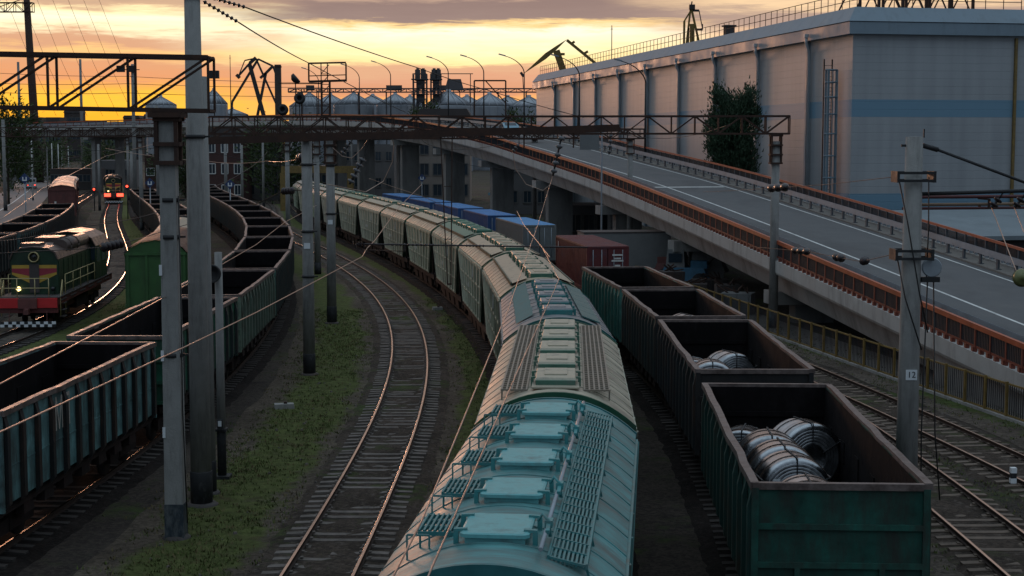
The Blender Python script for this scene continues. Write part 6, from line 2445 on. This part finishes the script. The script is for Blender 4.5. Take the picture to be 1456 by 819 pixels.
for px_, base, top, r_, lab in ((226, 318, 150, .2, "slim dark pole just left of the square pole, far behind"), (345, 300, 206, .17, "slim pale pole right of the red brick house"), (375, 296, 200, .17, "slim pole beside the pale blue grey container"), (500, 282, 176, .16, "slim dark pole behind the hanging insulators"), (577, 280, 190, .18, "slim pole in front of the second pier from the left"), (142, 300, 205, .16, "slim pole left of the distant locomotive"), (8, 300, 170, .22, "slim dark pole at the very left edge")):
    q_ = at_z(px_, base, 0)
    pole("concrete_pole", lab, q_.x, q_.y, at_y(px_, top, q_.y).z, r_ * 1.2, r_, .9, group="distant concrete poles")

# ---------------------------------------------------------------- diamond signs
def diamond(label, px_, py_, y_, size=.62, post=True):
    q_ = at_y(px_, py_, y_)
    t = thing("diamond_sign", label, "railway sign", (q_.x, q_.y, 0 if post else q_.z - size), 0, "blue diamond signs")
    zc = q_.z if post else size
    mb_ = MB()
    s_ = size
    mb_.prism([(0, zc - s_), (s_, zc), (0, zc + s_), (-s_, zc)], -.03, .0)
    mb_.build("plate", M["sign_blue"], t)
    mb_ = MB()
    w_ = s_ * .30
    mb_.bar((-w_, -.045, zc + s_ * .30), (-w_, -.045, zc - s_ * .25), .13 * s_ * 1.6, .02)
    mb_.bar((w_, -.045, zc + s_ * .30), (w_, -.045, zc - s_ * .25), .13 * s_ * 1.6, .02)
    mb_.bar((-w_ - .1 * s_, -.047, zc - s_ * .30), (w_ + .1 * s_, -.047, zc - s_ * .30), .02, .2 * s_)
    mb_.build("symbol", M["sign_white"], t)
    mb_ = MB()
    if post:
        mb_.tube([(0, .06, 0), (0, .06, zc + .2)], .06, 8)
    else:
        mb_.bar((0, 0, zc), (0, .12, zc), .1)
    mb_.build("post" if post else "bracket", M["galv"], t)
    return t
diamond("blue diamond sign with white bracket symbol beside the street at far left", 35, 254, 150, .55)
diamond("blue diamond sign left of the square concrete pole, above the distant open wagons", 213, 260, 165, .55)
diamond("blue diamond sign right of the thickest pole, below the red brick house", 327, 262, 165, .55)
sg_s = RAMP.s_of_y(188)
diamond("blue diamond sign in front of the beige house, seen between overpass piers", 600, 253, 184, .50)

# white street posts at far left
for k, (px_, top, bot, lab) in enumerate(((47, 200, 285, "tall white post nearest the van on the far left street"), (68, 209, 268, "white post behind the brown boxcars, left one of a pair"), (75, 204, 266, "white post behind the brown boxcars, tallest of the row"), (84, 205, 262, "white post right of the tallest one behind the boxcars"), (89, 208, 258, "white post close beside the shorter boxcar end"), (98, 208, 252, "last white post of the row behind the boxcars"))):
    q_ = at_z(px_, bot, 0)
    t = thing("white_post", lab, "post", (q_.x, q_.y, 0), 0, "white posts along the far left street")
    MB().lathe([(.14, -.1), (.11, at_y(px_, top, q_.y).z), (0, at_y(px_, top, q_.y).z + .05)], 10).build("shaft", M["white_paint"], t)
    MB().lathe([(.17, -.1), (.17, .5), (0, .5)], 10).build("base", M["black_paint"], t)
# round signal beside the near locomotive's cab
q_ = at_z(110, 300, 0)
sgn = thing("signal_post", "low signal with round black disc beside the dark wagons at left", "signal", (q_.x, q_.y, 0))
zc = at_y(108, 268, q_.y).z
MB().lathe([(.09, -.1), (.08, zc), (0, zc)], 10).build("post", M["galv"], sgn)
MB().lathe([(0, -.12), (.32, -.1), (.42, .0), (.40, .1), (.2, .14), (0, .14)], 18, Matrix.Translation((0, -.1, zc)) @ Matrix.Rotation(rad(90), 4, "X")).build("disc", M["dark_steel"], sgn)
for px_, py_, lab, y_ in ((134, 270, "tiny ground signal with a red light left of the distant locomotive", 225), (181, 266, "signal with a red light right of the distant locomotive", 200)):
    q_ = at_y(px_, py_, y_)
    t = thing("light_signal", lab, "signal", (q_.x, q_.y, 0))
    MB().lathe([(.07, -.1), (.07, q_.z), (0, q_.z)], 8).build("post", M["dark_steel"], t)
    MB().box((0, 0, q_.z), (.42, .3, .75)).build("head", M["dark_steel"], t)
    MB().lathe([(0, .05), (.15, .02), (.17, -.05)], 12, Matrix.Translation((0, -.16, q_.z + .1)) @ Matrix.Rotation(rad(90), 4, "X")).build("lamp", M["red_glow"], t)
# striped marker post by the outer track
q_ = at_z(1440, 693, 0)
t = thing("marker_post", "short black and white striped marker post beside the outer track at lower right", "marker post", (q_.x, q_.y, 0))
for k in range(4):
    MB().box((0, 0, .10 + .15 * k - .05), (.16, .16, .15)).build("stripe", M["sign_white"] if k % 2 else M["black_paint"], t)
# small concrete blocks on the grass
for px_, py_, w_, lab in ((404, 581, .75, "flat concrete block lying on the grass left of the empty track"), (622, 441, .6, "small dark slab on the grass beside the hopper train")):
    q_ = at_z(px_, py_, 0)
    t = thing("concrete_block", lab, "block", (q_.x, q_.y, 0), .2)
    MB().box((0, 0, .09), (w_, .4, .2), 0, None, .94).build("slab", M["bridge_concrete"], t)
    MB().box((.05, 0, .22), (.12, .12, .08)).build("lug", M["rust_steel"], t)

# ---------------------------------------------------------------- street lamps along the far side of the overpass
def street_lamp(label, s, H=9.4, double=False):
    q_ = RAMP.off(s, 11.85, rz(s))
    t = thing("street_lamp", label, "street lamp", q_, RAMP.ang(s), "street lamps on the overpass")
    mb_ = MB()
    mb_.tube([(0, 0, -.4), (0, 0, 3), (0, 0, H - 2.0)], [.12, .10, .075], 10)
    mb_.build("pole", M["dark_steel"], t)
    mb_ = MB()
    arc = [(-2.6 * (1 - math.cos(u * math.pi / 2)) * .97, 0, H - 2.0 + 2.0 * math.sin(u * math.pi / 2) * .8 + .5 * (1 - math.cos(u * math.pi / 2))) for u in [i / 10 for i in range(11)]]
    mb_.tube(arc, [.07 - .003 * i for i in range(11)], 8)
    mb_.build("arm", M["dark_steel"], t)
    e_ = arc[-1]
    mb_ = MB()
    mb_.bar((e_[0] + .1, 0, e_[2] + .02), (e_[0] - .75, 0, e_[2] + .22), .24, .13)
    mb_.build("lamp_head", M["galv"], t)
    return t
for px_, lab in ((918, "street lamp on the ramp standing in front of the warehouse pilasters"), (823, "street lamp left of the first, its arm over the yellow crane"), (745, "street lamp whose pole stands just left of the warehouse"), (688, "tall street lamp over the silos, right of the elevator towers"), (638, "street lamp directly right of the elevator towers"), (556, "street lamp over the silos, left of the elevator towers"), (512, "leftmost street lamp on the bend of the overpass"), (455, "street lamp behind the empty sign frame")):
    best = min((abs((RAMP.off(k * .5, 11.85).x / max(1, RAMP.off(k * .5, 11.85).y)) - (px_ - 728) / F_PX * .9965), k * .5) for k in range(int(s_near * 2), int(s_end * 1.6)))
    street_lamp(lab, best[1])

# blank grey panel on a post at the ramp
sB = RAMP.s_of_y(118)
q_ = RAMP.off(sB, -.55, 0)
t = thing("sign_board", "blank pale grey board on a post at the ramp's near edge, under the lattice", "sign board", (q_.x, q_.y, 0))
z0_, z1_ = at_y(838, 213, q_.y).z, at_y(838, 187, q_.y).z
x_ = at_y(838, 200, q_.y).x - q_.x
mb = MB()
mb.box((x_, -.05, (z0_ + z1_) / 2), (1.5, .06, z1_ - z0_))
mb.build("panel", M["panel_grey"], t)
mb = MB()
mb.bar((x_ + .95, 0, 0), (x_ + .95, 0, z1_ + .6), .12)
mb.bar((x_ - .7, 0, z1_ - .2), (x_ + .95, 0, z1_ - .2), .08)
mb.bar((x_ - .7, 0, z0_ + .2), (x_ + .95, 0, z0_ + .2), .08)
mb.build("post", M["galv"], t)

# ---------------------------------------------------------------- vehicles
def vehicle(label, loc, rz_, L, W, H, body, van=False, lights=None, facing=1, cat="car"):
    t = thing("parked_van" if van else "car", label, cat, loc, rz_)
    h = L / 2
    mb_ = MB()
    if van:
        prof = [(-h, .35), (h, .35), (h, 1.0), (h - .25, 1.15), (h - 1.0, H - .12), (h - 1.3, H), (-h + .1, H), (-h, H - .2)]
    else:
        prof = [(-h, .32), (h, .32), (h, .72), (h - .15, .82), (h * .35, .95), (h * .05, H - .05), (-h * .15, H), (-h * .45, H - .02), (-h * .85, .98), (-h, .9)]
    Rz = Matrix.Rotation(rad(90), 4, "Z")
    mb_.prism(prof, -W / 2, W / 2, 0, Rz @ Matrix.Scale(1, 4))
    mb_.build("body", body, t)
    gl = MB()
    if van:
        gl.prism([(h - .30, 1.2), (h - .98, H - .14), (h - 1.3, H - .14), (h - 1.5, 1.2)], -W / 2 - .01, W / 2 + .01, 0, Rz)
        gl.box((0, -h - .01, H - .5), (W * .8, .03, .5))
    else:
        gl.prism([(h * .30, .98), (h * .04, H - .1), (-h * .44, H - .08), (-h * .72, 1.0)], -W / 2 - .01, W / 2 + .01, 0, Rz)
        gl.add([(-W * .4, -h * .82, 1.0), (W * .4, -h * .82, 1.0), (W * .36, -h * .5, H - .06), (-W * .36, -h * .5, H - .06)], [(0, 1, 2, 3)])
    gl.build("window", M["glass"], t)
    for x in (-1, 1):
        for y in (-h * .62, h * .62):
            wm = MB()
            wm.lathe([(0, -.1), (.2, -.1), (.30, -.1), (.32, -.06), (.32, .06), (.30, .1), (0, .1)], 16, Matrix.Translation((x * (W / 2 - .08), y, .32)) @ Matrix.Rotation(rad(90), 4, "Y"))
            wm.build("wheel", M["rubber"], t)
    for x in (-1, 1):
        MB().box((x * W * .38, -h - .01, .78), (.26, .04, .16)).build("tail_light", M["red_glow"] if lights == "tail" else M["red"], t)
        MB().box((x * W * .38, h + .01, .68), (.3, .04, .14)).build("headlight", M["lamp_white"] if lights == "head" else M["lens"], t)
    return t
q_ = at_z(45, 268, 0)
vehicle("white van with tail lights driving away on the far left street", (q_.x, q_.y, .03), .28, 5.0, 2.0, 2.3, M["car_white"], True, "tail", cat="van")
q_ = at_z(14, 262, 0)
vehicle("white car with bright headlights at the left edge of the street", (q_.x, q_.y, .03), .28 + math.pi, 4.3, 1.75, 1.45, M["car_white"], False, "head")
sC = RAMP.s_of_y(181)
q_ = RAMP.off(sC, 7.6, rz(sC) + .03)
vehicle("pale blue car with red tail lights driving up the overpass", q_, RAMP.ang(sC), 4.4, 1.85, 1.6, M["car_blue"], False, "tail")
q_ = at_z(712, 280, 0)
vehicle("pale blue grey car parked in the dark beneath the overpass", (q_.x, q_.y, 0), 1.3, 4.4, 1.8, 1.5, M["car_blue"], False)

# ---------------------------------------------------------------- silos, elevator towers, cranes on the horizon
def silo(label, px_, w_px, y_, top_px, cone_px, base_h=0.0):
    w_px, top_px, cone_px = w_px * 1.12, top_px - 3, cone_px - 1
    R_ = w_px / 2 * y_ / F_PX
    q_ = at_y(px_, cone_px, y_)
    t = thing("grain_silo", label, "silo", (q_.x, y_, 0), 0, "grain silos on the horizon")
    ze, zt = at_y(px_, cone_px, y_).z, at_y(px_, top_px, y_).z
    mb_ = MB()
    prof = [(R_, 0)]
    k = 14
    for i in range(k):
        z = ze * i / k
        prof += [(R_, z + .05), (R_ + .12, z + ze / k * .5)]
    prof += [(R_, ze)]
    mb_.lathe(prof, 32)
    for i in range(16):
        a_ = 2 * math.pi * i / 16
        mb_.bar((R_ * 1.015 * math.cos(a_), R_ * 1.015 * math.sin(a_), 0), (R_ * 1.015 * math.cos(a_), R_ * 1.015 * math.sin(a_), ze), .16)
    mb_.build("wall", M["silo"], t)
    mb_ = MB()
    mb_.lathe([(R_ * 1.03, ze - .1), (R_ * .5, ze + (zt - ze) * .52), (R_ * .10, zt - .3), (R_ * .10, zt + .5), (0, zt + .6)], 32)
    for i in range(16):
        a_ = 2 * math.pi * i / 16
        mb_.bar((R_ * 1.03 * math.cos(a_), R_ * 1.03 * math.sin(a_), ze), (R_ * .1 * math.cos(a_), R_ * .1 * math.sin(a_), zt - .2), .14)
    mb_.build("roof", M["silo"], t)
    return t
sl = [(440, 50, 600, 135, 152, "large silo behind the loudspeakers, left end of the silo row"), (470, 46, 640, 137, 149, "silo behind the empty sign frame"), (503, 50, 600, 135, 149, "third silo from the left, pointed grey roof"), (530, 48, 640, 138, 150, "fourth silo from the left, slightly behind its neighbours"), (562, 46, 600, 136, 149, "silo left of the elevator towers"), (583, 40, 640, 139, 150, "small silo partly hidden at the foot of the elevator towers"), (638, 60, 560, 132, 150, "widest silo, right of the elevator towers"), (664, 50, 640, 139, 151, "silo tucked behind the widest one"), (696, 54, 580, 136, 151, "silo behind the empty frame on the girder"), (722, 48, 640, 140, 152, "silo between the frame and the warehouse, behind the others"), (752, 54, 580, 140, 153, "rightmost silo beside the warehouse end"),
      (229, 38, 560, 140, 150, "pale silo with conical roof left of the thickest pole"), (304, 34, 600, 130, 148, "silo with a domed cap just right of the thickest pole"), (330, 40, 640, 157, 164, "low broad silo left of the harbour crane")]
for a_ in sl:
    silo(a_[5], *a_[:5])
cv = thing("conveyor_gallery", "long dark conveyor gallery bridging the tops of the silos", "conveyor gallery", (at_y(410, 130, 590).x, 590, 0))
mb = MB()
xa, xb = 0, at_y(768, 130, 590).x - at_y(410, 130, 590).x
za, zb = at_y(410, 131, 590).z, at_y(768, 131, 590).z
truss(mb, (xa, 0, za), (xb, 0, zb), 1.3, 1.6, 3.0, .45, .22, "W")
mb.build("gallery", M["silo_dark"], cv)
for k in range(9):
    x = xa + (xb - xa) * (k + .5) / 9
    MB().bar((x, 0, 0), (x, 0, za), .5).build("support", M["silo_dark"], cv)
    if k in (0, 3, 5):
        MB().box((x + 3, 0, za + 1.6), (3.0 + k, 1.4, 2.0)).build("drive_housing", M["silo_dark"], cv)
for (x0_, x1_, lab) in ((588, 607, "left open steel elevator tower among the silos"), (613, 627, "right open steel elevator tower among the silos")):
    y_ = 555
    qa, qb = at_y(x0_, 165, y_), at_y(x1_, 165, y_)
    t = thing("elevator_tower", lab, "elevator tower", ((qa.x + qb.x) / 2, y_, 0), 0, "grain elevator towers")
    zt = at_y(x0_, 97, y_).z
    hw_ = (qb.x - qa.x) / 2
    mb_ = MB()
    for x in (-hw_, hw_):
        for y in (-2.5, 2.5):
            mb_.bar((x, y, 0), (x, y, zt - 2), .35)
    n = 9
    for k in range(n):
        za, zb = 8 + (zt - 10) * k / n, 8 + (zt - 10) * (k + 1) / n
        for y in (-2.5, 2.5):
            mb_.bar((-hw_, y, za), (hw_, y, zb if k % 2 else za), .2)
            mb_.bar((-hw_, y, zb), (hw_, y, zb), .22)
    mb_.build("frame", M["silo_dark"], t)
    mb_ = MB()
    for x in (-hw_ * .35, hw_ * .5):
        mb_.box((x, 0, zt / 2), (1.0, 1.0, zt))
        mb_.box((x, 0, zt - 2.5), (1.8, 2, 4.0))
    mb_.build("leg_casing", M["silo_dark"], t)
    mb_ = MB()
    for z in (zt * .55, zt * .75, zt - 4):
        mb_.box((0, 0, z), (hw_ * 2.5, 6, .3))
        mb_.box((hw_ * .1, 0, z - 1.5), (hw_ * 1.1, 3, 3.0))
    mb_.build("platform", M["silo_dark"], t)
q_ = at_y(646, 120, 575)
t = thing("dryer_tower", "squat dark machinery house on top of the silos, right of the elevator towers", "machinery house", (q_.x, 575, 0))
mb = MB()
z_ = at_y(646, 128, 575).z
mb.box((0, 0, z_ + 2), (7, 4, 4), 0, None, .7)
mb.build("housing", M["silo_dark"], t)
mb = MB()
for x in (-6, -2, 2, 6):
    mb.bar((x, 0, 0), (x, 0, z_ + 6 if abs(x) > 4 else z_), .3)
mb.bar((-8, 0, z_), (8, 0, z_), .4)
mb.bar((-7, 0, z_ + 6), (7, 0, z_ + 6), .3)
mb.build("frame", M["silo_dark"], t)

def pxbar(mb_, o_, y_, a_, b_, w_):
    mb_.bar(at_y(a_[0], a_[1], y_) - o_, at_y(b_[0], b_[1], y_) - o_, w_)
# harbour cranes
y_ = 520
o_ = Vector((at_y(985, 60, y_).x, y_, 0))
t = thing("harbour_crane", "yellow brown crane tower peak standing behind the warehouse roof", "crane", o_, 0, "harbour cranes")
mb = MB()
for a_, b_, w_ in (((983, 12), (996, 70), .7), ((996, 70), (1020, 230), .9), ((982, 12), (975, 70), .6), ((983, 14), (973, 30), .5), ((973, 30), (970, 230), .7), ((984, 34), (985, 230), 1.5), ((979, 40), (975, 230), .6)):
    pxbar(mb, o_, y_, a_, b_, w_)
mb.build("tower", M["crane_y"], t)
mb = MB()
for a_, b_, w_ in (((980, 10), (988, 10), 1.6), ((983, 8), (984, 2), .4), ((985, 15), (994, 15), .7), ((990, 42), (999, 42), .7), ((994, 15), (999, 42), .3), ((999, 34), (999, 42), .3)):
    pxbar(mb, o_, y_, a_, b_, w_)
mb.build("platform", M["crane_d"], t)
o_ = Vector((at_y(800, 90, y_).x, y_, 0))
t = thing("harbour_crane", "yellow jib crane with bent boom over the far end of the warehouse", "crane", o_, 0, "harbour cranes")
mb = MB()
ps = [(744, 105), (775, 76), (790, 66), (806, 56), (790, 72), (776, 84)]
v = [tuple(at_y(a_, b_, y_) - o_) for a_, b_ in ps]
mb.add([(x, -.9, z) for x, y, z in v] + [(x, .9, z) for x, y, z in v], [tuple(range(6)), tuple(range(11, 5, -1))] + [(i, i + 6, (i + 1) % 6 + 6, (i + 1) % 6) for i in range(6)])
mb.build("jib", M["crane_y"], t)
mb = MB()
pxbar(mb, o_, y_, (791, 72), (845, 230), 2.2)
pxbar(mb, o_, y_, (806, 57), (849, 92), .9)
pxbar(mb, o_, y_, (849, 92), (845, 230), .8)
for a_, b_ in (((813, 62), (817, 59)), ((831, 76), (836, 73)), ((797, 77), (803, 77))):
    pxbar(mb, o_, y_, a_, b_, .8)
mb.build("mast", M["crane_y"], t)
mb = MB()
pxbar(mb, o_, y_, (744, 105), (741, 107), 1.8)
pxbar(mb, o_, y_, (743, 107), (744, 126), .2)
mb.build("hook", M["crane_d"], t)
y_ = 500
o_ = Vector((at_y(370, 150, y_).x, y_, 0))
t = thing("harbour_crane", "dark lattice harbour crane silhouetted against the sunset", "crane", o_, 0, "harbour cranes")
mb = MB()
for a_, b_, w_ in (((367, 84), (330, 145), .7), ((330, 145), (326, 210), .7), ((355, 92), (376, 168), 1.2), ((376, 168), (378, 215), 1.2), ((378, 104), (364, 175), .8), ((364, 175), (360, 215), .9), ((366, 88), (396, 155), .6), ((396, 155), (402, 215), .6)):
    pxbar(mb, o_, y_, a_, b_, w_)
mb.build("tower", M["crane_d"], t)
mb = MB()
for a_, b_, w_ in (((364, 82), (355, 90), 1.0), ((355, 90), (340, 107), .6), ((340, 107), (337, 110), 1.4), ((340, 106), (348, 86), .3), ((348, 86), (362, 83), .4), ((367, 84), (388, 94), .6), ((388, 94), (378, 104), .8), ((388, 94), (398, 122), .5), ((378, 104), (370, 111), .8)):
    pxbar(mb, o_, y_, a_, b_, w_)
mb.build("jib", M["crane_d"], t)
y_ = 300
q_ = at_y(395, 92, y_)
t = thing("chimney", "square dark chimney rising right of the silhouetted harbour crane", "chimney", (q_.x, y_, 0))
MB().box((0, 0, q_.z / 2), (1.15, 1.15, q_.z)).build("stack", M["scrap"], t)
MB().box((0, 0, q_.z - .4), (1.3, 1.3, .25)).build("band", M["rust_steel"], t)
for px_, top, lab, y_ in ((870, 36, "thin radio mast above the warehouse roof", 420), (327, 78, "thin radio mast left of the silhouetted crane", 480)):
    q_ = at_y(px_, top, y_)
    t = thing("radio_mast", lab, "mast", (q_.x, y_, 0))
    MB().tube([(0, 0, 0), (0, 0, q_.z)], [.22, .10], 6).build("shaft", M["crane_d"], t)
    MB().box((0, 0, q_.z - 1), (.7, .1, .1)).build("antenna", M["crane_d"], t)

# ---------------------------------------------------------------- buildings behind
def house(name, label, x0_, x1_, y_, top, base_z=0, wall="brick", depth=12, rows=2, cols=3, roof=True, wz=1.7, ww=1.1, cat="house", wz0=None):
    qa, qb = at_y(x0_, 200, y_), at_y(x1_, 200, y_)
    H_ = at_y((x0_ + x1_) / 2, top, y_).z
    t = thing(name, label, cat, ((qa.x + qb.x) / 2, y_, 0))
    W_ = qb.x - qa.x
    MB().box((0, depth / 2, H_ / 2), (W_, depth, H_)).build("wall", M[wall], t)
    if roof:
        mb_ = MB()
        mb_.prism([(-W_ / 2 - .4, H_), (W_ / 2 + .4, H_), (W_ / 2 - .5, H_ + 1.6), (-W_ / 2 + .5, H_ + 1.6)], -.4, depth + .4)
        mb_.build("roof", M["roof_dk"], t)
    rh = H_ / rows
    for i in range(rows):
        for k in range(cols):
            x = -W_ / 2 + W_ * (k + .5) / cols
            z = rh * i + rh * .55
            f = MB()
            for dx in (-ww / 2, ww / 2):
                f.bar((x + dx, -.05, z - wz / 2), (x + dx, -.05, z + wz / 2), .14)
            for dz in (-wz / 2, wz / 2):
                f.bar((x - ww / 2, -.05, z + dz), (x + ww / 2, -.05, z + dz), .16)
            f.bar((x, -.04, z - wz / 2), (x, -.04, z + wz / 2), .08)
            fr_ = f.build("window", M["white_paint" if wall == "brick" else "frame_dull"], t)
            MB().box((x, -.012, z), (ww - .1, .02, wz - .1)).build("pane", M["glass"], fr_)
    return t
house("brick_house", "old red brick house with white framed windows right of the thickest pole", 292, 346, 262, 196, wall="brick", rows=3, cols=3)
house("grey_house", "grey plastered building right of the red brick house", 348, 398, 270, 205, wall="render_g", rows=3, cols=3, roof=False)
house("beige_house", "beige apartment house with pale windows, seen between the overpass piers", 594, 668, 262, 168, wall="render_b", rows=4, cols=4, wz=2.0, ww=1.5)
house("grey_house", "long grey low building behind the piers left of the beige house", 470, 560, 285, 205, wall="render_g", rows=2, cols=6, roof=False)
house("workshop", "dim grey workshop with a flat roof behind the ramp piers", 700, 800, 215, 215, wall="render_g", rows=2, cols=5, roof=False, cat="workshop")
house("workshop", "long low dark workshop beneath the ramp, behind the red container", 790, 905, 150, 292, wall="render_g", rows=1, cols=6, roof=False, cat="workshop", depth=8)
house("workshop", "dark brick workshop under the near part of the ramp", 930, 1080, 128, 352, wall="scrap", rows=1, cols=7, roof=False, cat="workshop", depth=6, wz=1.0, ww=1.4)
for x0_, x1_, top, y_, lab, w_ in ((0, 60, 232, 420, "long pale low building across the far left street", "render_g"), (70, 128, 240, 330, "low dark building behind the brown boxcars", "scrap"), (135, 182, 228, 345, "pale low shed above the distant locomotive", "render_g"), (205, 285, 220, 310, "dark red low building behind the square concrete pole", "brick"), (398, 470, 236, 300, "low dark shed behind the yellow gantry", "scrap")):
    house("low_building", lab, x0_, x1_, y_, top, wall=w_, rows=1, cols=5, roof=False, cat="building", wz=1.5, ww=1.6)
rnd = random.Random(11)
xs_ = [0, 38, 66, 92, 120, 150, 176, 205, 250, 290, 345, 392]
for k in range(len(xs_) - 1):
    yy = rnd.uniform(760, 900)
    house("town_building", ["distant town block at the left edge of the skyline", "second distant block from the left on the skyline", "distant block right of the brown mast on the skyline", "small distant block under the orange glow", "distant block below the lattice's first joint", "distant block left of the lamp mast on the skyline", "distant block right of the lamp mast", "distant block below the pale silo", "distant block behind the thickest pole", "distant block below the domed silo", "distant block at the foot of the harbour crane"][k], xs_[k], xs_[k + 1] - 6, yy, 164 + rnd.uniform(-5, 10), wall="scrap", rows=3, cols=4, roof=rnd.random() < .5, cat="building", wz=3, ww=2.5)
# dark trees behind
def bush(name, label, px_, y_, top, rx, leaf=.55, n=3500, cat="tree", mat="leaf2", seed=1):
    q_ = at_y(px_, top, y_)
    tree(name, label, (q_.x, y_, 0), q_.z, q_.z * .2, rx, rx, n, leaf, M[mat], lambda f: math.sin(max(.15, min(1, f + .12)) * 2.7) + .1, cat, .22, seed, 26, .3)
bush("broadleaf_tree", "dark bushy tree at the left edge behind the lattice", 8, 250, 146, 4.5, seed=2)
bush("broadleaf_tree", "dark green tree filling the gap under the beam left of the tall pole", 398, 255, 196, 6, seed=3)
bush("broadleaf_tree", "small round tree at the foot of the elevator towers", 606, 300, 150, 3.2, seed=5, n=2500)
bush("broadleaf_tree", "low bushy tree just left of the warehouse end", 742, 262, 160, 3.6, seed=6, n=2500)
bush("broadleaf_tree", "dark tree behind the far left street", 60, 390, 205, 6.5, seed=8)
bush("broadleaf_tree", "dark tree between the square and the thickest concrete pole", 263, 280, 205, 5.5, seed=9)
bush("broadleaf_tree", "dark tree above the distant locomotive", 150, 372, 208, 6, seed=10)
# yellow gantry crane and grey containers behind the tall poles
y_ = 225
o_ = Vector((at_y(470, 250, y_).x, y_, 0))
t = thing("gantry_frame", "yellow steel gantry frame behind the two tall concrete poles", "gantry", o_)
mb = MB()
xl, xr_ = at_y(400, 240, y_).x - o_.x, at_y(506, 240, y_).x - o_.x
zt, zb = at_y(470, 236, y_).z, at_y(470, 246, y_).z
mb.bar((xl, 0, (zt + zb) / 2), (xr_, 0, (zt + zb) / 2), .8, zt - zb)
mb.build("girder", M["yellow"], t)
for x in (xl + .3, xr_ - .8):
    MB().bar((x, 0, 0), (x, 0, zb), .9).build("leg", M["yellow"], t)
for px_, lab, c_ in ((372, "pale blue grey container left of the tall pole, beyond the bend", (.17, .22, .27)), (396, "second pale blue grey container beyond the bend, right of the first", (.15, .19, .24)), (345, "brown container beyond the bend, by the red brick house", (.14, .07, .03))):
    q_ = at_z(px_, 277, 0)
    ct = container(lab, 6, 2.6, "containers beyond the bend")
    ct.location, ct.rotation_euler = (q_.x, q_.y, 0), (0, 0, .3)
    paint(ct, {"body", "door", "roof"}, c_)

# ---------------------------------------------------------------- clutter under the ramp
q_ = at_z(820, 372, 0)
t = thing("lorry_trailer", "grey box trailer standing under the ramp behind the red container", "trailer", (q_.x + 2.5, 108, 0), .15)
MB().box((0, 0, 2.35), (6.2, 2.4, 2.5)).build("box_body", M["panel_grey"], t)
MB().box((0, 0, 3.63), (6.3, 2.5, .08)).build("roof", M["roof_dk"], t)
for x in (-2, 2):
    MB().tube([(x, -1.1, .5), (x, 1.1, .5)], .5, 16).build("wheel", M["rubber"], t)
MB().box((0, 0, .95), (6.0, 1.0, .3)).build("chassis", M["under"], t)
def machine(label, px_, py_, y_, col, seed, name="loader", s=1.0):
    r_ = random.Random(seed)
    q_ = at_y(px_, py_, y_)
    t = thing(name, label, "machine", (q_.x, y_, 0), r_.uniform(-.5, .5))
    mb_ = MB()
    mb_.box((0, 0, 1.0 * s), (3.2 * s, 1.8, .9 * s), 0, None, .85)
    mb_.box((1.0 * s, 0, 1.65 * s), (1.1 * s, 1.5, .5))
    mb_.build("body", col, t)
    mb_ = MB()
    mb_.box((-.6 * s, 0, 2.05 * s), (1.3 * s, 1.5, 1.2 * s), 0, None, .85)
    mb_.build("cab", M["panel_grey"] if seed % 2 else col, t)
    MB().box((-.6 * s, -.72, 2.1 * s), (.9 * s, .12, .6 * s)).build("window", M["glass"], t)
    for x in (-1.1, 1.1):
        for y in (-.8, .8):
            MB().lathe([(0, -.2), (.5, -.2), (.55, -.1), (.55, .1), (.5, .2), (0, .2)], 16, Matrix.Translation((x * s, y, .55)) @ Matrix.Rotation(rad(90), 4, "X")).build("wheel", M["rubber"], t)
    mb_ = MB()
    mb_.tube([(1.2 * s, -.3, 1.4 * s), (2.3 * s, -.4, 2.5 * s), (2.9 * s, -.5, 1.2 * s)], .14, 8)
    mb_.build("arm", M["scrap"], t)
machine("blue loader with a pale cab parked in the gloom under the ramp", 975, 360, 104, M["tarp"], 3)
machine("small red machine parked behind the farthest open wagon", 926, 370, 108, M["box_red"], 4, "tractor")
rnd = random.Random(21)
jl = ["rusty crate leaning by the slim pole under the ramp", "low scrap bin next to the blue loader", "dark scrap bin in front of the blue loader", "flat stack of rusty sheets under the ramp", "dark crate under the ramp, nearest the tall pole", "grey cabinet beside the yellow railing", "rusty bin at the back of the yard under the ramp", "squat dark box under the ramp's cap beam"]
for k, (px_, y_) in enumerate(((912, 112), (955, 99), (985, 96), (1010, 100), (1035, 93), (1050, 88), (940, 118), (1000, 110))):
    q_ = at_y(px_, 390, y_)
    h_, w_ = rnd.uniform(.7, 1.7), rnd.uniform(1.0, 2.2)
    t = thing("scrap_bin", jl[k], "scrap bin", (q_.x, y_, 0), rnd.uniform(-.4, .4))
    mb_ = MB()
    mb_.box((0, 0, h_ / 2), (w_, 1.3, h_), 0, None, 1.06)
    for x in (-.42, 0, .42):
        mb_.bar((x * w_, -.69, .05), (x * w_, -.69, h_), .08)
    mb_.build("body", M["scrap"] if k != 5 else M["panel_grey"], t)
    mb_ = MB()
    for _ in range(7):
        a_ = Vector((rnd.uniform(-.4, .4) * w_, rnd.uniform(-.4, .4), h_))
        mb_.bar(a_, a_ + Vector((rnd.uniform(-.8, .8), rnd.uniform(-.3, .3), rnd.uniform(.1, .5))), .08)
    mb_.build("contents", M["rust_steel"], t)
